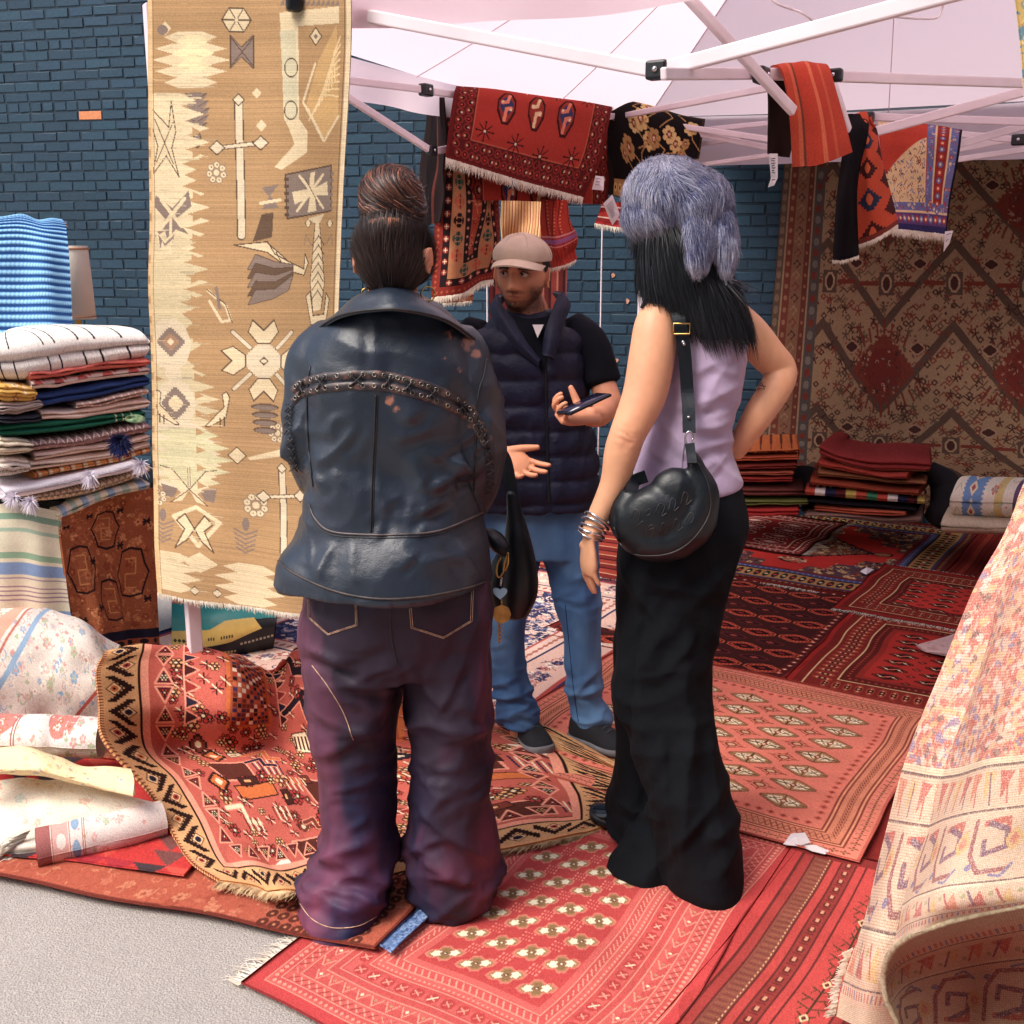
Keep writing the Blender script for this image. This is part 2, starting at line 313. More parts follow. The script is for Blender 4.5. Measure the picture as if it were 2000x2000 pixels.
# ------------------------------------------------------------------ brick wall
WD = np.array([math.cos(R(14)), -math.sin(R(14)), 0]); WN = np.array([-math.sin(R(14)), -math.cos(R(14)), 0]); W0 = np.array([0, 7.35, 0.])
def onwall(px, py, off=0.0): return aP(px, py, W0 + WN * off, WD)
def build_wall():
    r = rng(5); V, Fq, Cc = [], [], []; CHh = .0668; base = rgb(36, 63, 81)
    ob = onwall(180, 204); os_, oz = np.dot(ob - W0, WD), ob[2]
    chips = [onwall(1198, 537), onwall(1226, 588), onwall(1188, 704), onwall(1205, 703)]; chips = [(np.dot(c - W0, WD), c[2]) for c in chips]
    k = 0; done = False
    for row in range(59):
        z = row * CHh; hdr = row % 6 == 3; L = .094 if hdr else .188; s = -6.2 + (0 if row % 2 else L / 2) + r.uniform(-.012, .012)
        while s < 5.2:
            l = L + r.normal(0, .003) - .008; h = CHh - .008; j = lambda a=.0022: r.normal(0, a)
            d = .004 + r.normal(0, .0012); tilt = r.normal(0, .0012)
            if r.rand() < .03: d -= .0018
            j2 = lambda: r.normal(0, .0014); outer = [(s + j(), z + j()), (s + l + j(), z + j()), (s + l + j(), z + h + j()), (s + j(), z + h + j())]
            b = .0035 + abs(j(.0012)); inn = [(s + b, z + b), (s + l - b, z + b), (s + l - b, z + h - b), (s + b, z + h - b)]
            vs = [(a[0], a[1], -.004) for a in outer] + [(a[0] + j(.001), a[1] + j(.0015), d * .7 if 0 else d + tilt * (1 if q in (1, 2) else -1)) for q, a in enumerate(inn)]
            V += [W0 + WD * a + WN * dd + np.array([0, 0, zz]) for a, zz, dd in vs]
            Fq += [[k, k + 1, k + 5, k + 4], [k + 1, k + 2, k + 6, k + 5], [k + 2, k + 3, k + 7, k + 6], [k + 3, k, k + 4, k + 7], [k + 4, k + 5, k + 6, k + 7]]
            c = base * r.uniform(.84, 1.14) * (1 + .12 * math.sin(s * 1.7 + z * 2.3)) * np.array([1 + r.normal(0, .04), 1 + r.normal(0, .02), 1])
            if not done and s < os_ < s + L and abs(z + CHh / 2 - oz) < CHh * 1.05 and not hdr: done = True; c = rgb(214, 136, 92)
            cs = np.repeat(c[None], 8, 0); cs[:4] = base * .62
            Cc.append(cs); k += 8; s += L
    # mortar bed, with real thickness
    a, b_ = -6.3, 5.4; pts = [(a, 0, 0), (b_, 0, 0), (b_, 3.95, 0), (a, 3.95, 0), (a, 0, -.35), (b_, 0, -.35), (b_, 3.95, -.35), (a, 3.95, -.35)]
    V += [W0 + WD * x + WN * (dd - .001) + np.array([0, 0, zz]) for x, zz, dd in pts]
    Fq += [[k, k + 1, k + 2, k + 3], [k + 1, k + 5, k + 6, k + 2], [k + 4, k, k + 3, k + 7], [k + 3, k + 2, k + 6, k + 7], [k + 5, k + 4, k + 7, k + 6]]
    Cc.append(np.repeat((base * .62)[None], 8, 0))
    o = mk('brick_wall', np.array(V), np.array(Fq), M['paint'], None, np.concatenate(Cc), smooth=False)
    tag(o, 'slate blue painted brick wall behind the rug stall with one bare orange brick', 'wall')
    for s, z in chips:
        n = 9; aa = np.linspace(0, 2 * np.pi, n, endpoint=False); rr = r.uniform(.006, .014, n)
        P = [W0 + WD * (s + rr[i] * math.cos(aa[i])) + WN * .0105 + np.array([0, 0, z + 1.4 * rr[i] * math.sin(aa[i])]) for i in range(n)]
        P2 = [p - WN * .004 for p in P]; mkp('paint_chip', P + P2, [list(range(n))] + [[i, (i + 1) % n, n + (i + 1) % n, n + i] for i in range(n)], M['chip'], o)
M['chip'] = pmat('bare_brick', rgb(205, 160, 140), .9, c2=rgb(170, 110, 85), ns=120)
build_wall()
# ------------------------------------------------------------------ market tent
def fabric_mat():
    m, t, b = newmat('canopy_fabric'); b.inputs['Base Color'].default_value = (*rgb(238, 222, 230), 1); b.inputs['Roughness'].default_value = .8; b.inputs['Specular IOR Level'].default_value = .2
    tr = t.nodes.new('ShaderNodeBsdfTranslucent'); tr.inputs[0].default_value = (*rgb(255, 230, 236), 1); mx = t.nodes.new('ShaderNodeMixShader'); mx.inputs[0].default_value = .6
    out = t.nodes['Material Output']; t.links.new(b.outputs[0], mx.inputs[1]); t.links.new(tr.outputs[0], mx.inputs[2]); t.links.new(mx.outputs[0], out.inputs[0])
    n = addbump(t, b, 3.0, .5, .03, 3); return m
M['canopy'] = fabric_mat()
TU, TN, TL = 2.34, -2.67, 3.3
P0 = UN(TU, TN); P1 = UN(TU, TN + TL); P2 = UN(TU + TL, TN + TL); P3 = UN(TU + TL, TN)
tent = empty('market_tent', 'white pop-up market tent with exposed scissor trusses sheltering the rugs', 'tent'); tent.location = tuple(UN(TU + TL / 2, TN + TL / 2))
TI = Vector(tent.location)
def tp(o): o.parent = tent; o.matrix_parent_inverse.identity(); o.data.transform(__import__('mathutils').Matrix.Translation(-TI)); return o
def build_canopy():
    ze, zp = 2.34, 3.25; cpt = UN(TU + TL / 2, TN + TL / 2, zp); V, Fq = [], []; k = 0; n = 28
    cs = [P0, P1, P2, P3]
    for q in range(4):
        a = cs[q] + [0, 0, ze]; b = cs[(q + 1) % 4] + [0, 0, ze]; nz = noise2(n, n, 5, 6, 30 + q)
        G = np.zeros((n, n, 3))
        for i in range(n):
            t = i / (n - 1)
            for j in range(n):
                s = j / (n - 1); p = (a * (1 - s) + b * s) * (1 - t) + cpt * t
                sag = -.10 * math.sin(math.pi * s) * (1 - t) ** 1.0 * t * 2 - .05 * math.sin(math.pi * s) * (1 - t)
                G[i, j] = p + [0, 0, sag + nz[i, j] * .012 * math.sin(math.pi * s) * (1 - t)]
        V.append(G.reshape(-1, 3)); Fq.append(qgrid(n, n, k)); k += n * n
    tp(mk('canopy', np.concatenate(V), np.concatenate(Fq), M['canopy']))
    for q in range(4):
        a, b = cs[q], cs[(q + 1) % 4]; n = 60; s = np.linspace(0, 1, n)[None, :, None]; t = np.linspace(0, 1, 6)[:, None, None]
        out = (a + b) / 2 - UN(TU + TL / 2, TN + TL / 2); out = out / np.linalg.norm(out)
        G = a * (1 - s) + b * s + np.array([0, 0, 1.]) * (ze - .05 * np.sin(np.pi * s) - (.14 if q == 0 or q == 3 else .24) * t)
        G = G + out * (.012 + .018 * np.sin(s * 40 + q) * t + .02 * np.sin(s * 13) * t) + np.array([0, 0, 1.]) * (.012 * np.sin(s * 9 + q) * t)
        tp(mk('valance', G.reshape(-1, 3), qgrid(6, n), M['canopy']))
    for q in range(4):
        a, b = cs[q] + np.array([0, 0, ze]), cs[(q + 1) % 4] + np.array([0, 0, ze])
        for s_ in (.3, .62):
            e0 = a * (1 - s_) + b * s_; pts = []
            for i in range(9):
                t = i / 8 * .8; sg = -.10 * math.sin(math.pi * s_) * (1 - t) * t * 2 - .05 * math.sin(math.pi * s_) * (1 - t); pts.append(e0 * (1 - t) + cpt * t + np.array([0, 0, sg - .012]))
            tp(solid('seam', [tube(pts, .0022, 2, 6)], M['white_metal']))
    # seams of the roof panels
    for q in range(4):
        a = cs[q] + np.array([0, 0, ze]); v, f, t = tube([a + (cpt - a) * i / 6 - np.array([0, 0, .006]) for i in range(7)], .004, 2, 6); o = solid('seam', [(v, f, t)], M['white_metal']); tp(o)
build_canopy()
def bar(p, q, wd=.027, th=.016):
    p, q = np.array(p), np.array(q); T = q - p; L = np.linalg.norm(T); T /= L; U = np.cross(T, [0, 0, 1.]); U /= np.linalg.norm(U); W = np.cross(U, T)
    rot = np.stack([T, U, W], 1); o = solid('truss_bar', [box((p + q) / 2, (L, th, wd), rot)], M['white_metal']); flat_shade(o, .004); tp(o)
def joint(p, d, s=.045):
    d = np.array(d, float); d /= np.linalg.norm(d); U = np.cross(d, [0, 0, 1.]); U /= np.linalg.norm(U); W = np.cross(U, d); rot = np.stack([d, U, W], 1)
    o = solid('joint', [box(p, (s * 1.25, s * .8, s), rot)], M['black_plastic']); flat_shade(o, .006); tp(o)
    sgn = -1 if U[1] > 0 else 1; n = U * sgn; v, f, t = tube([p + n * s * .38, p + n * s * .5], s * .16, 1, 10); b = solid('bolt', [(v, f, t)], M['steel']); b.data.transform(__import__('mathutils').Matrix.Translation(-TI)); b.parent = o
Fp = lambda x, y: aP(x, y, P0, NN); Lp = lambda x, y: aP(x, y, P0 + NN * .02, UU)
bar(Fp(700, 28), Fp(1282, 138), .032, .02); bar(Fp(1288, 138), Fp(1900, -24), .032, .02); joint(Fp(1285, 137), NN, .04)
bar(Lp(640, 152), Lp(820, 174)); joint(Lp(832, 176), UU, .045); bar(Lp(846, 179), Lp(1197, 227)); joint(Lp(1211, 229), UU, .05)
bar(Lp(640, 165), Lp(836, 291)); joint(Lp(843, 294), UU, .038); bar(Lp(852, 295), Lp(1212, 224))
CB = aP(1225, 232, P0 + NN * .02, UU)
bar(aY(1225, 232, CB[1]), aY(1540, 277, 5.3)); bar(aY(1218, 226, CB[1] - .1), aY(1545, 163, 4.0))
bar(aY(1295, 144, 2.44), aY(1490, 144, 2.8), .026); bar(aY(1490, 144, 2.8), aY(2010, 163, 3.5), .027); joint(aY(1487, 147, 2.74), UU, .038); joint(aY(1630, 147, 2.94), NN, .032)
bar(aY(1335, -15, 2.5), aY(1550, 218, 2.72), .024)
bar(aY(1655, 272, 3.8), aY(2010, 176, 3.6), .030); bar(aY(1712, 327, 4.6), aY(2010, 243, 4.6), .030)
bar(aY(1695, 228, 4.7), aY(2010, 238, 4.5), .03); joint(aY(1695, 229, 4.68), NN, .04)
bar(aY(1878, 262, 5.0), aY(2010, 276, 4.9)); joint(aY(1990, 273, 4.85), NN, .045); bar(aY(1860, 294, 5.1), aY(2010, 265, 5.0)); bar(aY(1860, 313, 5.1), aY(2010, 291, 5.0), .024)
bar(aY(1625, 155, 3.1), aY(1657, 255, 3.2), .022)
bar(aY(1350, 256, 5.8), aY(1530, 238, 5.5), .024); bar(aY(1345, 258, 5.7), aY(1530, 294, 5.4), .026); bar(aY(1345, 285, 5.8), aY(1445, 270, 5.6), .024); bar(aY(1340, 326, 5.75), aY(1530, 299, 5.4), .02)
for P in (P0, P1, P2, P3):
    o = solid('leg', [box(P + np.array([0, 0, 1.16]), (.042, .042, 2.32), rotm(rz=R(32)))], M['white_metal']); flat_shade(o, .004); tp(o)
    f_ = solid('foot', [box(P + np.array([0, 0, .006]), (.09, .09, .008), rotm(rz=R(32)))], M['white_metal']); f_.data.transform(__import__('mathutils').Matrix.Translation(-TI)); f_.parent = o
for pts in ([(1500, -10), (1520, 8), (1548, 18), (1566, 25), (1590, 42)], [(1718, 31), (1750, 33), (1790, 36), (1828, 35), (1838, 22), (1846, -5)]):
    X = [aY(x, y, 3.35 + (.0 if i % 2 else .03)) for i, (x, y) in enumerate(pts)]; o = solid('cord', [tube(X, .0035, 5, 6)], M['cord'] if 'cord' in M else M['paper']); tp(o)
# two thin white poles standing by the wall
for i, (x, y0, Y) in enumerate([(950, 545, 6.9), (1180, 490, 6.9)]):
    top = aY(x, y0 - 260, Y); b = np.array([top[0], top[1], 0.]); tp_ = np.array([top[0], top[1], 2.3])
    o = solid('thin_pole', [tube([b, tp_], .0045, 4, 10)], M['white_metal'])
    tag(o, ['thin white pole standing behind the man at the left of his face', 'thin white pole standing against the wall beside the fur-hatted woman'][i], 'pole')
# ------------------------------------------------------------------ rug designs: every knot of a rug gets its colour here
class Cv:
    def __init__(s, w, h, c):
        s.w, s.h = w, h; s.a = np.tile(np.array(c, float), (h, w, 1)); s.Y, s.X = np.mgrid[0:h, 0:w] + .5
    def _bb(s, x0, y0, x1, y1):
        return max(0, int(math.floor(x0))), max(0, int(math.floor(y0))), min(s.w, int(math.ceil(x1)) + 1), min(s.h, int(math.ceil(y1)) + 1)
    def rect(s, x0, y0, x1, y1, c):
        s.a[max(0, int(round(y0))):max(0, int(round(y1))), max(0, int(round(x0))):max(0, int(round(x1)))] = c
    def _m(s, x0, y0, x1, y1, f, c):
        a, b, d, e = s._bb(x0, y0, x1, y1)
        if a >= d or b >= e: return
        m = f(s.X[b:e, a:d], s.Y[b:e, a:d]); s.a[b:e, a:d][m] = c
    def ell(s, cx, cy, rx, ry, c): s._m(cx - rx, cy - ry, cx + rx, cy + ry, lambda x, y: ((x - cx) / rx) ** 2 + ((y - cy) / ry) ** 2 <= 1, c)
    def dia(s, cx, cy, rx, ry, c, step=0):
        if step: s._m(cx - rx, cy - ry, cx + rx, cy + ry, lambda x, y: np.floor(np.abs(x - cx) / step) * step / rx + np.floor(np.abs(y - cy) / step) * step / ry < 1, c)
        else: s._m(cx - rx, cy - ry, cx + rx, cy + ry, lambda x, y: np.abs(x - cx) / rx + np.abs(y - cy) / ry <= 1, c)
    def octo(s, cx, cy, rx, ry, c, k=1.4): s._m(cx - rx, cy - ry, cx + rx, cy + ry, lambda x, y: (np.abs(x - cx) <= rx) & (np.abs(y - cy) <= ry) & (np.abs(x - cx) / rx + np.abs(y - cy) / ry <= k), c)
    def line(s, x0, y0, x1, y1, wd, c):
        L = math.hypot(x1 - x0, y1 - y0) + 1e-9; h = wd / 2
        def f(x, y):
            t = np.clip(((x - x0) * (x1 - x0) + (y - y0) * (y1 - y0)) / L ** 2, 0, 1)
            return (x - x0 - t * (x1 - x0)) ** 2 + (y - y0 - t * (y1 - y0)) ** 2 <= h * h
        s._m(min(x0, x1) - h, min(y0, y1) - h, max(x0, x1) + h, max(y0, y1) + h, f, c)
    def path(s, pts, wd, c):
        for p, q in zip(pts[:-1], pts[1:]): s.line(*p, *q, wd, c)
    def poly(s, pts, c):
        P = np.array(pts, float)
        def f(x, y):
            ins = np.zeros(x.shape, bool); n = len(P)
            for i in range(n):
                (x1, y1), (x2, y2) = P[i], P[(i + 1) % n]
                if y1 == y2: continue
                ins ^= ((y1 > y) != (y2 > y)) & (x < (x2 - x1) * (y - y1) / (y2 - y1) + x1)
            return ins
        s._m(P[:, 0].min(), P[:, 1].min(), P[:, 0].max(), P[:, 1].max(), f, c)
    def polyo(s, pts, c, oc, wd=1.3):
        s.poly(pts, c); s.path(list(pts) + [pts[0]], wd, oc)
    def ring(s, i0, i1, c):
        a = s.a; w, h = s.w, s.h; a[i0:i1, i0:w - i0] = c; a[h - i1:h - i0, i0:w - i0] = c; a[i0:h - i0, i0:i1] = c; a[i0:h - i0, w - i1:w - i0] = c
    def along(s, inset, step, fn):
        """call fn(x, y, k, horizontal) for positions centred in a border"""
        n = max(1, int(round((s.w - 2 * inset) / step)))
        for k in range(n):
            x = inset + (k + .5) * (s.w - 2 * inset) / n; fn(x, inset, k, True); fn(x, s.h - inset, k, True)
        n = max(1, int(round((s.h - 2 * inset) / step)))
        for k in range(1, n):
            y = inset + k * (s.h - 2 * inset) / n; fn(inset, y, k, False); fn(s.w - inset, y, k, False)
    def scatter(s, x0, y0, x1, y1, n, cols, r0, r1, seed, mask=None):
        r = rng(seed)
        for i in range(n):
            x, y = r.uniform(x0, x1), r.uniform(y0, y1)
            if mask is not None and not mask(x, y): continue
            c = cols[r.randint(len(cols))]; q = r.uniform(r0, r1); t = r.randint(4)
            if t == 0:
                for k in range(5):
                    an = k * 2 * math.pi / 5 + q; s.ell(x + q * math.cos(an), y + q * math.sin(an), q * .55, q * .55, c)
                s.ell(x, y, q * .45, q * .45, cols[r.randint(len(cols))])
            elif t == 1:
                a0 = r.uniform(0, 6.28); pts = [(x + q * 1.6 * math.cos(a0 + u * .7) * (1 - u * .12), y + q * 1.6 * math.sin(a0 + u * .7) * (1 - u * .12)) for u in range(6)]; s.path(pts, max(1, q * .3), c)
            elif t == 2:
                a0 = r.uniform(0, 6.28); s.line(x, y, x + 2 * q * math.cos(a0), y + 2 * q * math.sin(a0), max(1, q * .35), c)
            else: s.dia(x, y, q, q * .7, c)
    def fin(s, seed=0, knot=.08, abr=.06):
        r = rng(seed); a = s.a.copy(); a = a * .9 + .1 * a.mean(axis=2, keepdims=True); m = 1 + abr * cubic(r.uniform(-1, 1, max(4, s.h // 14)), s.h)[:, None, None] + knot * r.normal(0, 1, (s.h, s.w, 1))
        m = m * (1 + .07 * noise2(s.h, s.w, 6, 5, seed + 1)[..., None]); return np.clip(a * m, .002, 1)
red, dred, salm = rgb(196, 38, 34), rgb(118, 26, 22), rgb(222, 112, 88)
navy, cream, black = rgb(34, 36, 62), rgb(232, 208, 168), rgb(26, 16, 14)
def gul(c, x, y, rx, ry, a, b, d, line):
    c.octo(x, y, rx, ry, line, 1.3); c.octo(x, y, rx * .9, ry * .88, a, 1.3); c.octo(x, y, rx * .68, ry * .66, b, 1.3)
    c.rect(x - .5, y - ry * .85, x + 1, y + ry * .85, line); c.rect(x - rx * .85, y - .5, x + rx * .85, y + 1, line)
    for sx in (-1, 1):
        for sy in (-1, 1):
            c.ell(x + sx * rx * .42, y + sy * ry * .3, max(.9, rx * .13), max(.9, ry * .13), d)
    c.octo(x, y, rx * .3, ry * .3, line, 1.4); c.octo(x, y, rx * .2, ry * .2, d, 1.4)
def p_bokhara_red():
    c = Cv(340, 460, rgb(206, 46, 40)); base = rgb(214, 78, 66); lt = rgb(232, 142, 112); tan = rgb(190, 136, 92)
    c.ring(0, 3, rgb(150, 26, 26)); c.ring(3, 14, rgb(204, 40, 38))
    for i in range(14, 106): c.ring(i, i + 1, base if (i // 9) % 2 else rgb(206, 62, 54))
    for i in (14, 24, 36, 52, 60, 78, 88, 98): c.ring(i, i + 1, lt)
    c.along(19, 6, lambda x, y, k, h: c.dia(x, y, 2.2, 2.2, lt)); c.along(30, 9, lambda x, y, k, h: (c.line(x - 3, y - 3, x + 3, y + 3, 1.2, lt), c.line(x - 3, y + 3, x + 3, y - 3, 1.2, rgb(160, 36, 30))))
    c.along(44, 16, lambda x, y, k, h: (c.line(x - 6, y - 5, x, y + 5, 1.3, lt), c.line(x, y + 5, x + 6, y - 5, 1.3, lt), c.dia(x, y - 2, 2, 2, tan if k % 3 else rgb(238, 214, 170))))
    c.along(69, 15, lambda x, y, k, h: (c.octo(x, y, 6, 6, rgb(190, 40, 36)), c.line(x - 3, y - 2, x + 3, y + 2, 1.4, lt), c.line(x + 3, y - 3, x - 3, y + 3, 1.2, rgb(240, 220, 180) if k % 4 == 1 else lt)))
    c.along(83, 5, lambda x, y, k, h: c.rect(x - 1, y - 1.5, x + 1, y + 1.5, lt)); c.along(93, 7, lambda x, y, k, h: c.line(x - 2, y - 3, x + 2, y + 3, 1.2, lt))
    x0, x1, y0, y1 = 106, 234, 106, 354; c.rect(x0, y0, x1, y1, rgb(196, 44, 40)); nx, ny = 4, 7
    for i in range(nx):
        for j in range(ny):
            x, y = x0 + (i + .5) * (x1 - x0) / nx, y0 + (j + .5) * (y1 - y0) / ny
            tf = lambda pts: [(x + .85 * p - .53 * q * -1, y - .53 * p + .85 * q) for p, q in pts]
            lz = lambda a_, b_: tf([(-a_, 0), (-a_ * .72, -b_ * .55), (-a_ * .35, -b_ * .55), (-a_ * .2, -b_), (a_ * .2, -b_), (a_ * .35, -b_ * .55), (a_ * .72, -b_ * .55), (a_, 0), (a_ * .72, b_ * .55), (a_ * .35, b_ * .55), (a_ * .2, b_), (-a_ * .2, b_), (-a_ * .35, b_ * .55), (-a_ * .72, b_ * .55)])
            c.poly(lz(18, 11.5), rgb(224, 108, 86)); c.poly(lz(15.5, 9.5), rgb(176, 120, 68)); c.poly(lz(13, 7.5), rgb(146, 104, 60))
            for sg in (-1, 1): c.poly(tf([(sg * 3, -3), (sg * 9, -4.5), (sg * 12.5, 0), (sg * 9, 4.5), (sg * 3, 3), (sg * 5, 0)]), rgb(238, 222, 184))
            c.ell(x, y, 2, 2, rgb(110, 76, 46)); c.ell(x, y, .9, .9, rgb(240, 222, 180))
            if i < nx - 1 and j < ny - 1:
                u, v = x + (x1 - x0) / nx / 2, y + (y1 - y0) / ny / 2
                for q in (-5, -1.6, 1.6, 5):
                    for w_ in (-5, 0, 5): c.rect(u + q - .8, v + w_ - 1.6, u + q + .9, v + w_ + 1.2, rgb(238, 120, 96))
    C = c.fin(3, .07); return C * .86 + .14 * C.mean(axis=2, keepdims=True)
def p_runner_stripes():
    c = Cv(240, 400, rgb(186, 40, 30)); dk = rgb(104, 34, 28); br = rgb(138, 64, 46); lt = rgb(216, 140, 96); x = 0
    plan = [(14, rgb(194, 36, 30)), (3, dk), (9, rgb(170, 40, 30)), (2, dk), (17, br), (2, dk), (8, rgb(190, 44, 32)), (2, dk), (13, rgb(150, 38, 28)), (2, dk), (8, rgb(196, 44, 34)), (2, dk),
            (38, rgb(200, 46, 34)), (2, dk), (7, rgb(176, 42, 32)), (2, dk), (13, rgb(150, 38, 28)), (2, dk), (7, rgb(190, 44, 32)), (2, dk), (17, br), (2, dk), (14, rgb(194, 36, 30)), (60, rgb(180, 40, 30))]
    for wd, cc in plan:
        c.rect(x, 0, x + wd, 400, cc)
        if wd == 17:
            for y in range(0, 400, 3): c.rect(x + 2 + (y % 2), y, x + 15, y + 1, rgb(150, 84, 46) if y % 2 else rgb(118, 50, 36))
            for y in range(0, 400, 4): c.rect(x + 15, y, x + 16, y + 2, rgb(220, 170, 110))
        if wd == 13:
            for y in range(4, 400, 11): c.ell(x + 6.5, y, 3.4, 3.4, dk); c.ell(x + 6.5, y - 1, 1.6, 2.2, lt); c.line(x + 2, y + 5, x + 11, y + 4, 1, dk)
        if wd == 38:
            m = x + 19; c.line(m, 0, m, 400, 2.2, rgb(72, 50, 30))
            for y in range(6, 400, 9):
                L = 9 + 5 * math.sin(y * .12)
                for sx in (-1, 1): c.line(m, y, m + sx * L, y - 4, 1.2, rgb(84, 60, 34)); c.line(m + sx * L * .5, y - 2, m + sx * L * .8, y + 3, 1.1, rgb(84, 60, 34))
                if (y // 9) % 4 == 0: c.dia(m, y, 4, 5, rgb(230, 190, 130)); c.dia(m, y, 2, 3, dk)
        x += wd
    c.rect(0, 0, 240, 12, rgb(140, 30, 24)); C = c.fin(4, .08); return C * .84 + .14 * C.mean(axis=2, keepdims=True)
def p_bokhara_salmon():
    c = Cv(420, 400, rgb(226, 122, 98)); dk = rgb(140, 56, 44); tan = rgb(170, 120, 84); ed = 62
    for a, b, cc in ((0, 4, rgb(196, 92, 74)), (4, 18, rgb(222, 126, 100)), (18, 20, dk), (20, 22, rgb(226, 150, 110)), (22, 24, dk), (24, 40, rgb(214, 130, 96)), (40, 42, dk), (42, 44, rgb(226, 150, 110)), (44, 46, dk), (46, 62, rgb(226, 122, 98))): c.ring(a, b, cc)
    c.along(32, 6, lambda x, y, k, h: (c.line(x - 3, y - 6, x + 3, y + 6, 1.1, dk), c.line(x + 3, y - 6, x - 3, y + 6, 1.1, rgb(150, 80, 56))))
    c.along(11, 10, lambda x, y, k, h: (c.line(x - 4, y, x + 4, y, 1.4, dk), c.line(x, y - 4, x, y + 4, 1.2, dk), c.dia(x, y, 2, 2, tan))); c.along(54, 12, lambda x, y, k, h: (c.dia(x, y, 4.5, 4.5, rgb(200, 90, 70)), c.dia(x, y, 2, 2, dk)))
    nx, ny = 5, 7; sx, sy = (420 - 2 * ed) / nx, (400 - 2 * ed) / ny
    for i in range(nx):
        for j in range(ny + 1):
            x, y = ed + (i + .5) * sx, ed + (j + .0) * sy
            if j > 0 and j < ny + 1:
                yy = y - sy / 2; c.octo(x, yy, 24, 14.5, dk, 1.15); c.octo(x, yy, 22.5, 13.3, rgb(150, 110, 70), 1.15); c.octo(x, yy, 19, 11, rgb(176, 128, 82), 1.2)
                for q in (-1, 1): c.poly([(x + q * 2, yy - 8), (x + q * 16, yy - 3), (x + q * 16, yy + 3), (x + q * 3, yy + 8)], rgb(240, 220, 180)); c.line(x + q * 4, yy - 5, x + q * 16, yy + 4, 1.2, rgb(70, 50, 40)); c.line(x + q * 4, yy + 6, x + q * 12, yy - 5, 1.2, rgb(90, 60, 46))
                c.line(x, yy - 12, x, yy + 12, 1.6, rgb(70, 46, 38)); c.line(x - 21, yy, x + 21, yy, 1.3, rgb(90, 56, 44)); c.dia(x, yy, 5, 5, dk); c.dia(x, yy, 2.4, 2.4, cream)
            if i < nx - 1 and 0 < j < ny:
                u, v = x + sx / 2, y; c.dia(u, v, 15, 11, rgb(186, 84, 62)); c.dia(u, v, 12.5, 9, rgb(220, 126, 96)); c.line(u - 17, v, u + 17, v, 1.3, dk); c.line(u, v - 13, u, v + 13, 1.3, dk)
                c.octo(u, v, 6.5, 5.2, rgb(120, 60, 44)); c.octo(u, v, 4, 3, rgb(216, 160, 120))
                for q in range(8): c.ell(u + 9.5 * math.cos(q * .785), v + 7.5 * math.sin(q * .785), 1.2, 1.2, dk)
    return c.fin(7, .07)
def p_dark_gul():
    c = Cv(300, 380, rgb(66, 26, 24)); org = rgb(206, 84, 50); rd = rgb(140, 34, 28)
    c.ring(0, 6, rgb(120, 30, 26)); c.ring(6, 20, rgb(80, 26, 24)); c.along(13, 14, lambda x, y, k, h: (c.dia(x, y, 4, 4, rgb(170, 70, 52)), c.dia(x, y, 1.8, 1.8, cream)))
    for j in range(11):
        for i in range(6):
            x, y = 46 + i * 44 + (22 if j % 2 else 0), 38 + j * 31
            if x > 280: continue
            if j % 2 == 0:
                c.octo(x, y, 20, 13.5, org, 1.3); c.octo(x, y, 18, 12, rgb(44, 16, 16), 1.3); c.octo(x, y, 16, 10.5, org, 1.25); c.octo(x, y, 14.5, 9.5, rd, 1.25); c.dia(x, y, 12, 8, rgb(38, 14, 16), 2); c.dia(x, y, 5, 3.5, rd)
                for q in range(-3, 4): c.rect(x + q * 4 - 1, y - 11 + abs(q), x + q * 4 + 1, y - 8 + abs(q), org); c.rect(x + q * 4 - 1, y + 8 - abs(q), x + q * 4 + 1, y + 11 - abs(q), org)
            else: c.octo(x, y, 17, 9, rgb(96, 32, 30), 1.3); c.octo(x, y, 13, 6.5, rgb(48, 20, 26), 1.3); c.dia(x, y, 6, 4, rgb(150, 60, 46))
    return c.fin(9, .1)
